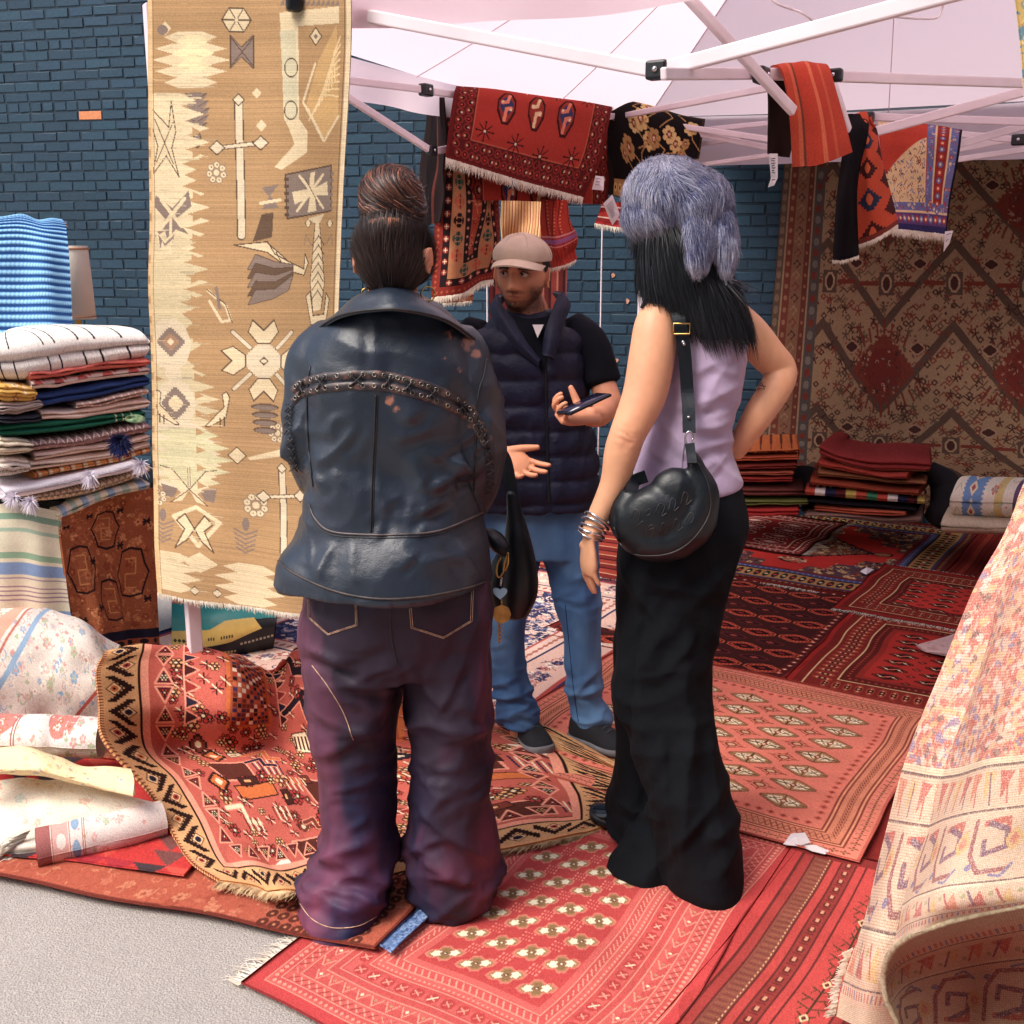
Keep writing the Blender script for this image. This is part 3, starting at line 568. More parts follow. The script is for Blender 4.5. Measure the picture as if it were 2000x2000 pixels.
def p_red_gul(seed=2, w_=380, h=360, fld=rgb(178, 40, 28), ed=84):
    c = Cv(w_, h, fld); dk = rgb(70, 22, 18); lt = rgb(226, 160, 116)
    for a, b, cc in ((0, 8, rgb(160, 34, 26)), (8, 20, rgb(120, 30, 22)), (20, 22, rgb(222, 184, 130)), (22, 58, rgb(128, 36, 26)), (58, 60, rgb(222, 184, 130)), (60, 76, rgb(96, 28, 22)), (76, ed, rgb(150, 40, 28))): c.ring(a, b, cc)
    def bd(x, y, k, h_):
        a, b = (5, 13) if h_ else (13, 5)
        c.octo(x, y, a, b, rgb(168, 66, 44)); c.octo(x, y, a * .7, b * .7, dk)
        for q in (-1, 0, 1): c.ell(x + (0 if h_ else q * 7), y + (q * 7 if h_ else 0), 1.6, 1.6, lt)
    c.along(40, 14, bd); c.along(68, 8, lambda x, y, k, h_: c.dia(x, y, 2.5, 2.5, rgb(170, 60, 40)))
    nx = max(1, int((w_ - 2 * ed) / 48)); ny = max(2, int((h - 2 * ed) / 26)); sx, sy = (w_ - 2 * ed) / nx, (h - 2 * ed) / ny
    for j in range(ny):
        for i in range(nx):
            x, y = ed + (i + .5) * sx, ed + (j + .5) * sy
            c.octo(x, y, 19, 10.5, dk, 1.2); c.octo(x, y, 17, 9, rgb(124, 40, 28), 1.2); c.octo(x, y, 14, 7, rgb(36, 18, 20), 1.2)
            c.path([(x - 13, y - 3), (x - 5, y + 3), (x + 4, y - 3), (x + 13, y + 3)], 1.4, lt); c.ell(x - 8, y + 1, 1.7, 1.7, cream); c.ell(x + 8, y - 1, 1.7, 1.7, cream); c.dia(x, y, 3.5, 3, rgb(206, 70, 44))
            if i < nx - 1: c.dia(x + sx / 2, y + sy / 2, 7, 5, dk); c.dia(x + sx / 2, y + sy / 2, 3.5, 2.5, rgb(180, 70, 50))
    return c.fin(seed + 10, .09)
def p_medallion():
    c = Cv(420, 420, rgb(200, 40, 28)); r = rng(3); W_, Hh = 420, 420; bl = rgb(60, 68, 104); tan = rgb(196, 146, 92); dk = rgb(46, 30, 34)
    ed = 74
    def corner(x, y):
        u, v = abs(x - 210) / (210 - ed), abs(y - 210) / (210 - ed); return u + v > 1.12 + .07 * math.sin((u - v) * 14)
    Xn, Yn = np.abs(c.X - 210) / (210 - ed), np.abs(c.Y - 210) / (210 - ed); m = Xn + Yn > 1.12 + .07 * np.sin((Xn - Yn) * 14); c.a[m] = rgb(92, 62, 66)
    c.scatter(ed, ed, W_ - ed, Hh - ed, 1500, [bl, tan, rgb(170, 60, 40), rgb(220, 180, 120), dk], 2, 4.5, 5, corner)
    for a, b, cc in ((0, 6, dred), (6, 20, rgb(96, 34, 30)), (20, 24, bl), (24, 54, rgb(176, 128, 70)), (54, 58, dk), (58, 68, rgb(70, 76, 122)), (68, ed, dred)): c.ring(a, b, cc)
    c.along(39, 13, lambda x, y, k, h: (c.octo(x, y, 4.5, 12, dk) if h else c.octo(x, y, 12, 4.5, dk), c.ell(x, y, 2.6, 2.6, rgb(200, 60, 40) if k % 2 else rgb(220, 200, 150)))); c.along(13, 9, lambda x, y, k, h: c.dia(x, y, 3, 3, rgb(150, 110, 70))); c.along(63, 8, lambda x, y, k, h: c.dia(x, y, 2, 2, rgb(150, 140, 160)))
    c.dia(210, 210, 92, 66, dk, 5); c.dia(210, 210, 84, 60, rgb(128, 84, 60), 5)
    c.scatter(120, 140, 300, 280, 600, [rgb(210, 160, 110), dk, rgb(190, 60, 40), bl, rgb(226, 200, 150)], 1.6, 4, 6, lambda x, y: abs(x - 210) / 86 + abs(y - 210) / 62 < 1)
    c.dia(210, 210, 34, 22, dk); c.dia(210, 210, 30, 19, rgb(224, 196, 156)); c.dia(210, 210, 12, 8, rgb(150, 60, 44)); c.dia(210, 210, 5, 4, cream)
    for sx in (-1, 1): c.ell(210 + sx * 108, 210, 16, 11, dk); c.ell(210 + sx * 108, 210, 12, 8, rgb(170, 110, 76))
    for sy in (-1, 1): c.ell(210, 210 + sy * 88, 20, 16, dk); c.ell(210, 210 + sy * 88, 15, 11, rgb(170, 110, 76)); c.scatter(190, 200 + sy * 88, 230, 220 + sy * 88, 30, [rgb(200, 60, 40), cream], 1.5, 3, 8)
    return c.fin(12, .09)
def p_small_red():
    c = Cv(240, 200, rgb(150, 36, 30)); dk = rgb(58, 22, 24); lt = rgb(232, 196, 176)
    for a, b, cc in ((0, 4, dk), (4, 14, rgb(140, 40, 34)), (14, 16, lt), (16, 28, rgb(110, 32, 30)), (28, 30, lt)): c.ring(a, b, cc)
    c.along(9, 8, lambda x, y, k, h: c.dia(x, y, 2, 2, lt)); c.along(22, 12, lambda x, y, k, h: (c.octo(x, y, 4, 4, rgb(180, 60, 50)), c.ell(x, y, 1.2, 1.2, lt)))
    for j in range(4):
        y = 50 + j * 34
        for i in range(3):
            x = 60 + i * 60; c.octo(x, y, 24, 12, lt, 1.3); c.octo(x, y, 22, 10.5, rgb(110, 28, 30), 1.3); c.octo(x, y, 15, 6, rgb(210, 100, 90), 1.3); c.octo(x, y, 8, 3.5, lt)
            for q in range(-3, 4): c.line(x + q * 6, y + 13, x + q * 6 + 3, y + 17, 1.2, lt)
    return c.fin(13, .09)
def p_dark_stripe():
    c = Cv(120, 160, rgb(120, 30, 24)); 
    for x in range(0, 120, 5): c.rect(x, 0, x + 1, 160, rgb(80, 22, 20))
    for x in range(10, 120, 24): c.rect(x, 0, x + 5, 160, rgb(150, 50, 34))
    return c.fin(14, .1)
def p_cream_floral(w_, h, seed, bg_, cols, dens=1.0, border=None, r1=5.0):
    c = Cv(w_, h, bg_); c.scatter(0, 0, w_, h, int(w_ * h / 110 * dens), cols, 1.5, r1, seed)
    if border:
        for a, b, cc in border: c.ring(a, b, cc)
        a, b, _ = max(border, key=lambda q: q[1] - q[0]); c.along((a + b) / 2, (b - a) * .8, lambda x, y, k, h_: (c.ell(x, y, (b - a) * .34, (b - a) * .3, cols[k % len(cols)]), c.ell(x, y, (b - a) * .16, (b - a) * .15, bg_), c.line(x + (b - a) * .4, y - 2, x + (b - a) * .2, y + 3, 1.5, cols[(k + 1) % len(cols)])))
    return c.fin(seed, .05, .03)
def p_navy_floral():
    nv = rgb(48, 50, 88); cr = rgb(232, 200, 184); bl = rgb(100, 112, 150); c = Cv(420, 440, cr)
    c.rect(0, 0, 420, 440, rgb(58, 56, 92)); c.scatter(0, 0, 420, 440, 3600, [cr, cr, rgb(226, 170, 150), rgb(240, 220, 200), bl], 2, 5.5, 21)
    for a, b, cc in ((0, 7, nv), (7, 12, rgb(180, 70, 60)), (12, 60, rgb(226, 184, 164)), (60, 63, nv), (63, 80, rgb(232, 196, 176)), (80, 83, rgb(190, 90, 76))): c.ring(a, b, cc)
    c.along(36, 15, lambda x, y, k, h: c.scatter(x - 9, y - 20, x + 9, y + 20, 9, [rgb(180, 90, 80), rgb(120, 110, 130), rgb(240, 222, 200), nv], 2, 4.5, k * 7 + int(x + y))); c.along(71, 9, lambda x, y, k, h: c.dia(x, y, 3, 5, rgb(180, 100, 84)))
    return c.fin(22, .06)
def p_terracotta():
    c = Cv(420, 260, rgb(176, 84, 60)); dk = rgb(96, 44, 34)
    c.ring(0, 4, rgb(120, 50, 38)); c.scatter(6, 6, 414, 254, 1400, [rgb(190, 104, 76), rgb(160, 72, 50), rgb(196, 120, 86)], 1.5, 4, 31)
    for k in range(26): x, y = 20 + (k * 67) % 390, 20 + (k * 41) % 220; c.ell(x, y, 5, 5, rgb(170, 140, 96)); c.ell(x, y, 2, 2, dk)
    for i in range(330, 410, 9):
        for j in range(6, 256, 9): c.octo(i, j, 3.6, 3.6, dk); c.ell(i, j, 1.4, 1.4, rgb(190, 120, 80))
    return c.fin(32, .1)
def p_red_kilim():
    c = Cv(260, 120, rgb(196, 48, 44)); cols = [rgb(74, 58, 62), rgb(196, 48, 44), rgb(214, 76, 60), rgb(120, 70, 66), rgb(170, 40, 50)]; r = rng(4)
    for j in range(0, 120, 14):
        for i in range(-20, 260, 26):
            cc = cols[r.randint(5)]
            for q in range(7): c.rect(i + q * 3 + (j % 28) / 2, j + q * 2, i + 26 - q * 1 + (j % 28) / 2, j + q * 2 + 2, cc)
    return c.fin(33, .1)
def p_tribal():
    W_, Hh = 560, 520; fld = rgb(192, 88, 72); c = Cv(W_, Hh, fld); dk = rgb(46, 24, 20); tan = rgb(226, 160, 100); pk = rgb(238, 150, 120); org = rgb(206, 104, 44); br = rgb(92, 42, 32)
    def flower(x, y, s, seed=0):
        for q in range(6): c.ell(x + s * math.cos(q * 1.047), y + s * math.sin(q * 1.047), s * .5, s * .5, dk); 
        for q in range(6): c.ell(x + s * math.cos(q * 1.047), y + s * math.sin(q * 1.047), s * .3, s * .3, [cream, rgb(180, 50, 44), tan][seed % 3])
        c.ell(x, y, s * .5, s * .5, dk); c.ell(x, y, s * .28, s * .28, cream)
    # inner pictures
    for gx in (150, 330):
        c.rect(gx, 60, gx + 74, 220, org); c.rect(gx + 5, 64, gx + 69, 216, rgb(180, 80, 40)); r = rng(gx)
        pal = [rgb(236, 210, 180), rgb(180, 60, 40), rgb(40, 26, 30), rgb(206, 100, 60), rgb(60, 50, 84), rgb(120, 44, 34)]
        for i in range(9):
            for j in range(24): c.rect(gx + 8 + i * 6.6, 68 + j * 6.1, gx + 8 + i * 6.6 + 5.6, 68 + j * 6.1 + 5.1, pal[(i + j + (r.rand() < .4) * r.randint(5)) % 6])
    for gx, gy in ((110, 300), (250, 330), (400, 290), (200, 430), (420, 420)):
        c.polyo([(gx, gy), (gx + 60, gy - 6), (gx + 66, gy + 30), (gx + 16, gy + 36)], br, pk, 3)
        c.polyo([(gx + 24, gy + 44), (gx + 90, gy + 38), (gx + 94, gy + 58), (gx + 30, gy + 64)], org, dk, 2)
        for q in range(9): c.line(gx + 70 + q * 5, gy - 4, gx + 76 + q * 5, gy + 26, 2, cream if q % 2 else navy)
    for gx, gy in ((228, 120), (250, 200), (236, 60)): c.path([(gx, gy), (gx + 50, gy - 16), (gx + 60, gy + 30), (gx + 90, gy + 40)], 16, pk); c.path([(gx, gy), (gx + 50, gy - 16), (gx + 60, gy + 30), (gx + 90, gy + 40)], 12, rgb(40, 26, 34))
    for gx, gy in ((330, 470), (140, 470), (470, 250)):
        c.poly([(gx, gy), (gx + 40, gy - 20), (gx + 50, gy - 4), (gx + 96, gy - 8), (gx + 92, gy + 10), (gx + 40, gy + 12)], rgb(240, 224, 200)); c.line(gx + 10, gy + 16, gx + 70, gy + 20, 7, br)
        for q in range(12): c.line(gx + q * 8, gy + 6, gx + q * 8 + 5, gy + 15, 1.6, dk)
    c.polyo([(260, 236), (330, 230), (334, 262), (264, 268)], cream, dk, 2)
    for q in range(8): c.rect(264 + q * 8, 240, 268 + q * 8, 262, br)
    r = rng(8)
    for k in range(520):
        x, y = r.uniform(84, W_ - 84), r.uniform(70, Hh - 70); cur = c.a[int(y), int(x)]
        if np.abs(cur - fld).sum() < .02:
            if k % 3: flower(x, y, r.uniform(4, 8), k)
            else: c.line(x - 8, y, x + 8, y, 1.8, dk); c.line(x, y - 7, x, y + 7, 1.8, dk); c.line(x - 6, y - 5, x + 6, y + 5, 1.6, cream); c.line(x - 6, y + 5, x + 6, y - 5, 1.6, rgb(150, 40, 36))
    rr = rng(44)
    for k in range(34):
        x, y = rr.uniform(96, W_ - 120), rr.uniform(236, Hh - 80); a_, b_ = rr.uniform(12, 34), rr.uniform(8, 20); t = rr.randint(4); cc = [rgb(70, 34, 28), rgb(150, 44, 38), org, rgb(44, 36, 54), cream, rgb(120, 50, 36)][rr.randint(6)]
        if t == 0: c.polyo([(x, y), (x + a_, y - 3), (x + a_ + 4, y + b_), (x + 4, y + b_ + 3)], cc, dk, 1.6); c.polyo([(x + a_ * .3, y + b_ * .3), (x + a_ * .7, y + b_ * .25), (x + a_ * .7, y + b_ * .7), (x + a_ * .3, y + b_ * .75)], tan, dk, 1.2)
        elif t == 1: c.path([(x, y), (x + a_, y - 6), (x + a_ + 3, y + b_), (x + a_ + 22, y + b_ + 2)], 8, pk); c.path([(x, y), (x + a_, y - 6), (x + a_ + 3, y + b_), (x + a_ + 22, y + b_ + 2)], 5.5, cc)
        elif t == 2: c.dia(x, y, a_ * .7, b_, dk, 3); c.dia(x, y, a_ * .5, b_ * .7, cc, 3); c.dia(x, y, a_ * .2, b_ * .3, cream, 2)
        else: [c.line(x + q * 5, y, x + q * 5 + 4, y + b_, 2.2, [cc, cream][q % 2]) for q in range(6)]
    for gx in (96, 236, 420):
        for q in range(7): c.polyo([(gx + 4, 70 + q * 22), (gx + 22, 80 + q * 22), (gx + 4, 90 + q * 22)], [rgb(70, 28, 28), rgb(150, 44, 38), rgb(44, 36, 54)][q % 3], pk, 1.8)
    # triangles and rosettes inside the border
    def tri(x, y, k, h):
        s = 11; pts = [(x - s, y + s), (x + s, y + s), (x, y - s)] if k % 2 else [(x - s, y - s), (x + s, y - s), (x, y + s)]
        c.polyo(pts, rgb(96, 30, 34), pk, 2.4); flower(x, y + (3 if k % 2 else -3), 3.6, k)
    c.along(76, 27, tri); c.along(56, 2, lambda x, y, k, h: c.ell(x, y, 1.6, 1.6, pk))
    # main border: cream ground, stepped dark zigzag, eyed diamonds
    bw = 46; c.ring(0, 6, tan)
    for i in range(6, bw): c.ring(i, i + 1, rgb(214, 158, 104))
    c.ring(bw, bw + 3, dk); c.ring(bw + 3, bw + 8, pk)
    def zz(x, y, k, h):
        f = 1 if k % 2 else -1
        for q in range(-6, 7):
            o = f * (abs(q) - 3) * 3.6; u = q * 3.1
            if h: c.rect(x + u - 1.8, y + o - 5.6, x + u + 1.8, y + o + 5.6, dk)
            else: c.rect(x + o - 5.6, y + u - 1.8, x + o + 5.6, y + u + 1.8, dk)
        px_, py_ = (x, y + f * 7) if h else (x + f * 7, y)
        c.dia(px_, py_, 10, 10, br); c.dia(px_, py_, 8, 8, rgb(236, 190, 136)); c.ell(px_, py_, 4.6, 4.6, [rgb(170, 50, 44), org, navy][k % 3]); c.ell(px_, py_, 2, 2, dk)
    c.along(26, 37, zz)
    for k in range(0, 2 * (W_ + Hh), 5):
        if k < Hh: c.rect(0, k, 5, k + 2, rgb(120, 50, 44)); c.rect(W_ - 5, k, W_, k + 2, rgb(120, 50, 44))
    return c.fin(41, .09)
def p_kilim_tan():
    W_, Hh = 290, 860; bgc = rgb(184, 144, 98); c = Cv(W_, Hh, bgc); cr = rgb(226, 202, 160); cr2 = rgb(220, 200, 166); dk = rgb(96, 74, 58); gy = rgb(138, 118, 106); sg = rgb(210, 190, 148)
    for y in range(0, Hh, 2): c.a[y] *= .93 + .09 * math.sin(y * .9)
    rr = rng(77)
    for k in range(500): y = rr.randint(Hh); x = rr.randint(W_); c.rect(x, y, x + rr.randint(10, 50), y + 1, bgc * rr.uniform(.8, 1.12))
    def serr(cx, cy, rx, ry, cc, n=5):      # a serrated, eight-armed shape
        for i in range(n):
            f = 1 - i / n; w2 = rx * (f if i % 2 == 0 else f * .55); c.rect(cx - w2, cy - ry + i * ry / n, cx + w2, cy - ry + (i + 1) * ry / n, cc) if 0 else None
        for i in range(n):
            y0 = cy - ry + 2 * ry * i / n; hh = ry / n; w2 = rx * (.55 + .45 * math.sin(math.pi * (i + .5) / n))
            c.poly([(cx - w2, y0 + hh), (cx - w2 * .45, y0), (cx + w2 * .45, y0), (cx + w2, y0 + hh), (cx + w2 * .45, y0 + 2 * hh), (cx - w2 * .45, y0 + 2 * hh)], cc)
    def fl(x, y, s, a, o, n=6):
        for q in range(n):
            an = q * 2 * math.pi / n + .3; u, v = x + s * math.cos(an), y + s * math.sin(an); c.ell(u, v, s * .46, s * .46, o); c.ell(u, v, s * .36, s * .36, a); c.ell(u, v, 1.1, 1.1, dk)
        c.ell(x, y, s * .5, s * .5, o); c.ell(x, y, s * .4, s * .4, a)
    def hexf(x, y, s):
        p = [(x + s * math.cos(q * 1.047), y + s * .85 * math.sin(q * 1.047)) for q in range(6)]; c.polyo(p, cr, dk, 1.6)
        for q in range(3): c.line(*p[q], *p[q + 3], 1.4, dk)
        c.ell(x, y, 2.5, 2.5, cr)
    def sword(x, y, L, flip=1):
        c.line(x, y, x + L * .02, y + flip * L, 12, dk); c.line(x, y, x + L * .02, y + flip * L, 9, cr2); cy = y + flip * L * .33
        c.line(x - 26, cy + 3, x + 26, cy - 3, 6.5, dk); c.line(x - 26, cy + 3, x + 26, cy - 3, 4, cr2)
        for q in (-1, 1): c.dia(x + q * 29, cy - q * 3, 12, 10, dk); c.dia(x + q * 29, cy - q * 3, 9.5, 8, cr2)
        c.dia(x, y, 8, 8, dk); c.dia(x, y, 6.4, 6.4, cr2)
    for x, a in ((12, cr), (50, cr), (92, gy), (136, gy), (184, cr)): fl(x, 14, 15, a, dk, 7 if a is cr else 6)
    hexf(126, 60, 19)
    serr(62, 108, 56, 34, cr, 5); serr(66, 100, 30, 22, rgb(240, 216, 166), 3)
    for x, y, s_ in ((26, 70, 8), (152, 148, 6), (158, 188, 7)): c.dia(x, y, s_, s_, cr)
    c.ell(22, 72, 8, 6, gy); 
    c.polyo([(118, 78), (132, 92), (148, 78), (148, 118), (132, 104), (118, 118)], gy, dk, 1.4); c.line(118, 80, 148, 116, 1.3, dk); c.line(148, 80, 118, 116, 1.3, dk)
    for q in range(5): y = 152 + q * 9; w2 = 20 - abs(q - 2) * 2; c.poly([(70, y - 5), (70 + w2, y - 4), (70 + w2 - 5, y + 4), (70, y + 6), (70 - w2 + 5, y + 4), (70 - w2, y - 4)], gy); c.path([(70 - w2, y - 4), (70, y + 5), (70 + w2, y - 4)], 1.2, dk)
    c.ell(71, 205, 6, 11, dk); c.ell(71, 205, 4.6, 9.4, gy)
    sword(128, 156, 172)
    for k in range(2): fl((98, 180)[k], (247, 596)[k], 10, cr, gy, 7)
    # the hooked arch on the right
    c.poly([(184, 52), (272, 44), (272, 64), (210, 68), (212, 180), (226, 196), (226, 222), (186, 244), (176, 240), (206, 212), (196, 190), (190, 180)], cr)
    for q in range(12): c.poly([(184 + q * 7.4, 44), (191 + q * 7.4, 43), (191 + q * 7.4, 34)], gy)
    c.poly([(184, 74), (206, 72), (210, 180), (192, 184)], rgb(206, 194, 158))
    for y in (118, 170): c.ell(200, y, 10, 12, dk); c.ell(200, y, 8.4, 10.4, rgb(206, 194, 158))
    c.poly([(268, 66), (276, 180), (254, 208), (222, 168), (240, 110)], rgb(206, 164, 106))
    for q in range(9): c.path([(228 + q * 5, 168 - q * 6 + 14), (248 + q * 2, 130 - q * 6 + 20), (274, 112 - q * 9 + 40)], 2, rgb(232, 200, 146))
    c.path([(236, 112), (218, 160), (254, 208), (276, 176)], 3, cr)
    for q in range(9): c.dia(226 + q * 3.2, 170 + q * 4.4, 3, 3, cr)
    c.dia(236, 80, 10, 12, dk); c.dia(236, 80, 8, 9.6, cr); c.dia(236, 80, 3.5, 4, gy)
    # left column of stepped medallions
    for cy_, cc in ((200, cr), (300, cr), (380, sg), (560, sg), (640, cr2)):
        serr(28 if cy_ < 420 else 40, cy_, 62, 52, cc, 6); serr(30 if cy_ < 420 else 42, cy_, 36, 34, cc * .9 + cr * .1, 4)
    c.polyo([(6, 168), (30, 190), (34, 158), (40, 196), (34, 216), (44, 252), (26, 226), (6, 250), (14, 214), (6, 190)], cr, dk, 1.5); c.line(10, 180, 36, 236, 1.4, dk); c.line(36, 184, 12, 234, 1.4, dk)
    for m in (1,):
        c.poly([(10, 276), (34, 292), (58, 270), (62, 290), (40, 306), (58, 326), (40, 320), (32, 346), (24, 322), (8, 330), (24, 306), (8, 290)], gy); c.path([(18, 282), (48, 316)], 5, cr); c.path([(52, 280), (16, 320)], 5, cr); c.line(32, 300, 32, 350, 3, cr)
    for q in range(3): c.poly([(8 + q * 6, 318 + q * 8), (24, 334 + q * 4), (40 - q * 2, 320 + q * 6), (34, 344), (18, 346)], [cr, gy, cr][q])
    serr(30, 474, 46, 46, sg, 3); c.ell(30, 474, 30, 38, cr2); c.dia(31, 470, 20, 20, gy, 3); c.dia(31, 470, 11, 11, rgb(170, 130, 100), 3); c.dia(31, 470, 5, 5, cr)
    c.ell(34, 560, 30, 36, cr2); c.dia(35, 560, 20, 24, gy, 3); c.dia(35, 560, 10, 12, cr, 3)
    c.ell(33, 516, 12, 12, cr2)
    # cross-like block
    c.polyo([(192, 250), (268, 238), (270, 296), (194, 306)], gy, dk, 2)
    for q in range(6): c.rect(190, 254 + q * 9, 197, 258 + q * 9, dk); c.rect(268, 246 + q * 9, 273, 250 + q * 9, gy)
    c.poly([(232, 248), (240, 246), (238, 268), (262, 258), (264, 276), (240, 276), (244, 296), (228, 298), (232, 278), (206, 288), (202, 272), (230, 268)], cr); c.line(214, 252, 256, 292, 4, cr); c.line(254, 250, 210, 296, 4, cr); c.line(224, 256, 248, 288, 1.3, dk)
    c.poly([(158, 266), (182, 262), (170, 276), (182, 292), (158, 294), (168, 278)], gy); c.line(156, 286, 184, 282, 4, cr)
    # bird
    c.poly([(158, 300), (174, 298), (172, 330), (146, 336)], dk * 1.2); 
    c.polyo([(122, 340), (164, 336), (196, 362), (222, 372), (224, 352), (230, 364), (222, 380), (202, 376), (166, 350)], cr, dk, 1.6); c.path([(166, 336), (176, 352), (196, 362)], 1.5, dk); c.line(178, 350, 190, 372, 1.5, dk)
    for q in range(5): c.polyo([(150, 352 + q * 12), (176, 362 + q * 9), (204, 366 + q * 3), (196, 384 + q * 4), (172, 376 + q * 9), (140, 372 + q * 12)], [gy, dk * 1.3][q % 2], dk, 1.2)
    # vertical figure at the right
    c.poly([(228, 306), (258, 300), (250, 312), (262, 390), (256, 426), (240, 428), (234, 390), (242, 312)], cr); c.path([(242, 312), (234, 390), (240, 428)], 1.3, dk); c.path([(250, 312), (262, 390), (256, 426)], 1.3, dk)
    for q in range(7): c.path([(238, 340 + q * 12), (249, 328 + q * 12), (259, 340 + q * 12)], 1.5, dk)
    c.polyo([(226, 408), (234, 402), (240, 434), (262, 432), (266, 404), (272, 412), (266, 444), (236, 446)], cr, dk, 1.5)
    for q in (-1, 1): c.dia(249 + q * 20, 312, 6, 7, dk); c.dia(249 + q * 20, 312, 4.6, 5.6, cr); c.path([(249 + q * 14, 340), (249 + q * 24, 326), (249 + q * 26, 340)], 1.4, gy)
    c.line(250, 446, 251, 474, 1.4, dk); c.polyo([(228, 470), (258, 464), (254, 480), (232, 484)], cr, dk, 1.4)
    c.path([(88, 400), (112, 420), (118, 440), (106, 442), (90, 414)], 4, cr); c.path([(86, 398), (112, 418), (120, 444)], 1.3, dk); c.line(100, 396, 104, 424, 4, gy)
    # eight-armed star
    c.dia(160, 496, 28, 28, cr2, 3); c.dia(160, 496, 7, 6, dk); c.dia(160, 496, 4.5, 3.5, cr2)
    for q in range(8):
        an = q * math.pi / 4; ca, sa = math.cos(an), math.sin(an)
        if q % 2 == 0: p = [(160 + ca * 24 - sa * 8, 496 + sa * 24 + ca * 8), (160 + ca * 40 - sa * 20, 496 + sa * 40 + ca * 20), (160 + ca * 56 - sa * 14, 496 + sa * 56 + ca * 14), (160 + ca * 42, 496 + sa * 42), (160 + ca * 56 + sa * 14, 496 + sa * 56 - ca * 14), (160 + ca * 40 + sa * 20, 496 + sa * 40 - ca * 20), (160 + ca * 24 + sa * 8, 496 + sa * 24 - ca * 8)]; c.polyo(p, cr, dk, 1.5)
        else: c.line(160 + ca * 26, 496 + sa * 26, 160 + ca * 56, 496 + sa * 56, 7, dk); c.line(160 + ca * 26, 496 + sa * 26, 160 + ca * 56, 496 + sa * 56, 4.6, cr2)
    for q in range(4): c.ell(162, 560 + q * 11, 20 - q, 5, dk * 1.3); c.ell(162, 561 + q * 11, 17 - q, 3.4, gy)
    # small birds
    for x, f in ((18, 1), (100, -1)):
        c.polyo([(x - f * 14, 548), (x - f * 10, 540), (x - f * 4, 544), (x - f * 6, 562), (x + f * 22, 592), (x + f * 16, 592), (x - f * 8, 578)], cr, dk, 1.4); c.line(x, 578, x, 592, 1.4, dk); c.line(x - f * 6, 576, x - f * 6, 590, 1.4, dk)
    # big serrated bird-medallion
    serr(52, 640, 66, 44, rgb(206, 196, 152), 5)
    for q in (-1, 1): c.poly([(52, 690), (52 + q * 24, 660), (52 + q * 40, 656), (52 + q * 30, 674), (52 + q * 12, 696), (52 + q * 26, 712), (52 + q * 10, 708)], cr); c.path([(52 + q * 40, 656), (52 + q * 24, 660), (52, 690), (52 + q * 26, 712)], 1.5, dk); c.poly([(52 + q * 16, 690), (52 + q * 40, 684), (52 + q * 36, 706), (52 + q * 22, 704)], gy)
    c.line(52, 652, 52, 684, 3.4, dk); c.line(52, 652, 52, 684, 1.8, cr); c.ell(52, 650, 9, 5, cr)
    c.dia(122, 632, 13, 13, dk); c.dia(122, 632, 11, 11, cr); c.poly([(136, 634), (200, 614), (200, 626), (140, 638)], cr)
    fl(146, 704, 13, cr, gy, 8); fl(6, 706, 10, cr, gy, 7); sword(186, 646, 124, 1)
    # X rosette in a lozenge
    c.path([(62, 716), (96, 736), (66, 776), (30, 734), (62, 716)], 6, cr)
    for q in (-1, 1): c.polyo([(60, 750), (60 + q * 14, 728), (60 + q * 26, 740), (60 + q * 14, 752), (60 + q * 28, 784), (60 + q * 10, 768)], cr, dk, 2)
    c.dia(68, 802, 26, 16, cr)
    for x in (14, 132):
        for q in range(5): c.path([(x - 16 + q, 742 + q * 7), (x, 750 + q * 7), (x + 16 - q, 742 + q * 7)], 2.4, gy)
        c.ell(x, 734, 5, 10, gy)
    serr(22, 822, 50, 30, cr, 4); serr(140, 826, 54, 32, cr, 4); hexf(196, 812, 17)
    for x in (60, 92): c.dia(x, 846, 8, 7, dk); c.dia(x, 846, 6.5, 5.5, cr2)
    for i in range(0, 7): c.a[:, i] = rgb(222, 184, 132); c.a[:, W_ - 1 - i] = rgb(230, 206, 164)
    c.a[:, W_ - 10] = dk; c.a[:, 8] = rgb(150, 110, 70)
    rr = rng(78)
    for k in range(420):
        x, y = rr.uniform(4, 84), rr.uniform(70, 850); cur = c.a[int(y), int(x)]
        if cur[2] > .18: c.line(x, y, x + rr.uniform(4, 22), y + rr.choice([0, 0, 1]), 1.1, cur * rr.uniform(.72, .9))
    for y0 in range(190, 700, 27):
        for q in (-1, 1): c.poly([(34 + q * 30, y0), (34 + q * 44, y0 + 6), (34 + q * 30, y0 + 12)], bgc)
    c.a *= (1 + .06 * rr.normal(0, 1, Hh))[:, None, None] * (1 + .03 * rr.normal(0, 1, (Hh, W_)))[..., None]; c.a[1::3] *= .9
    return c.fin(42, .055, .08)
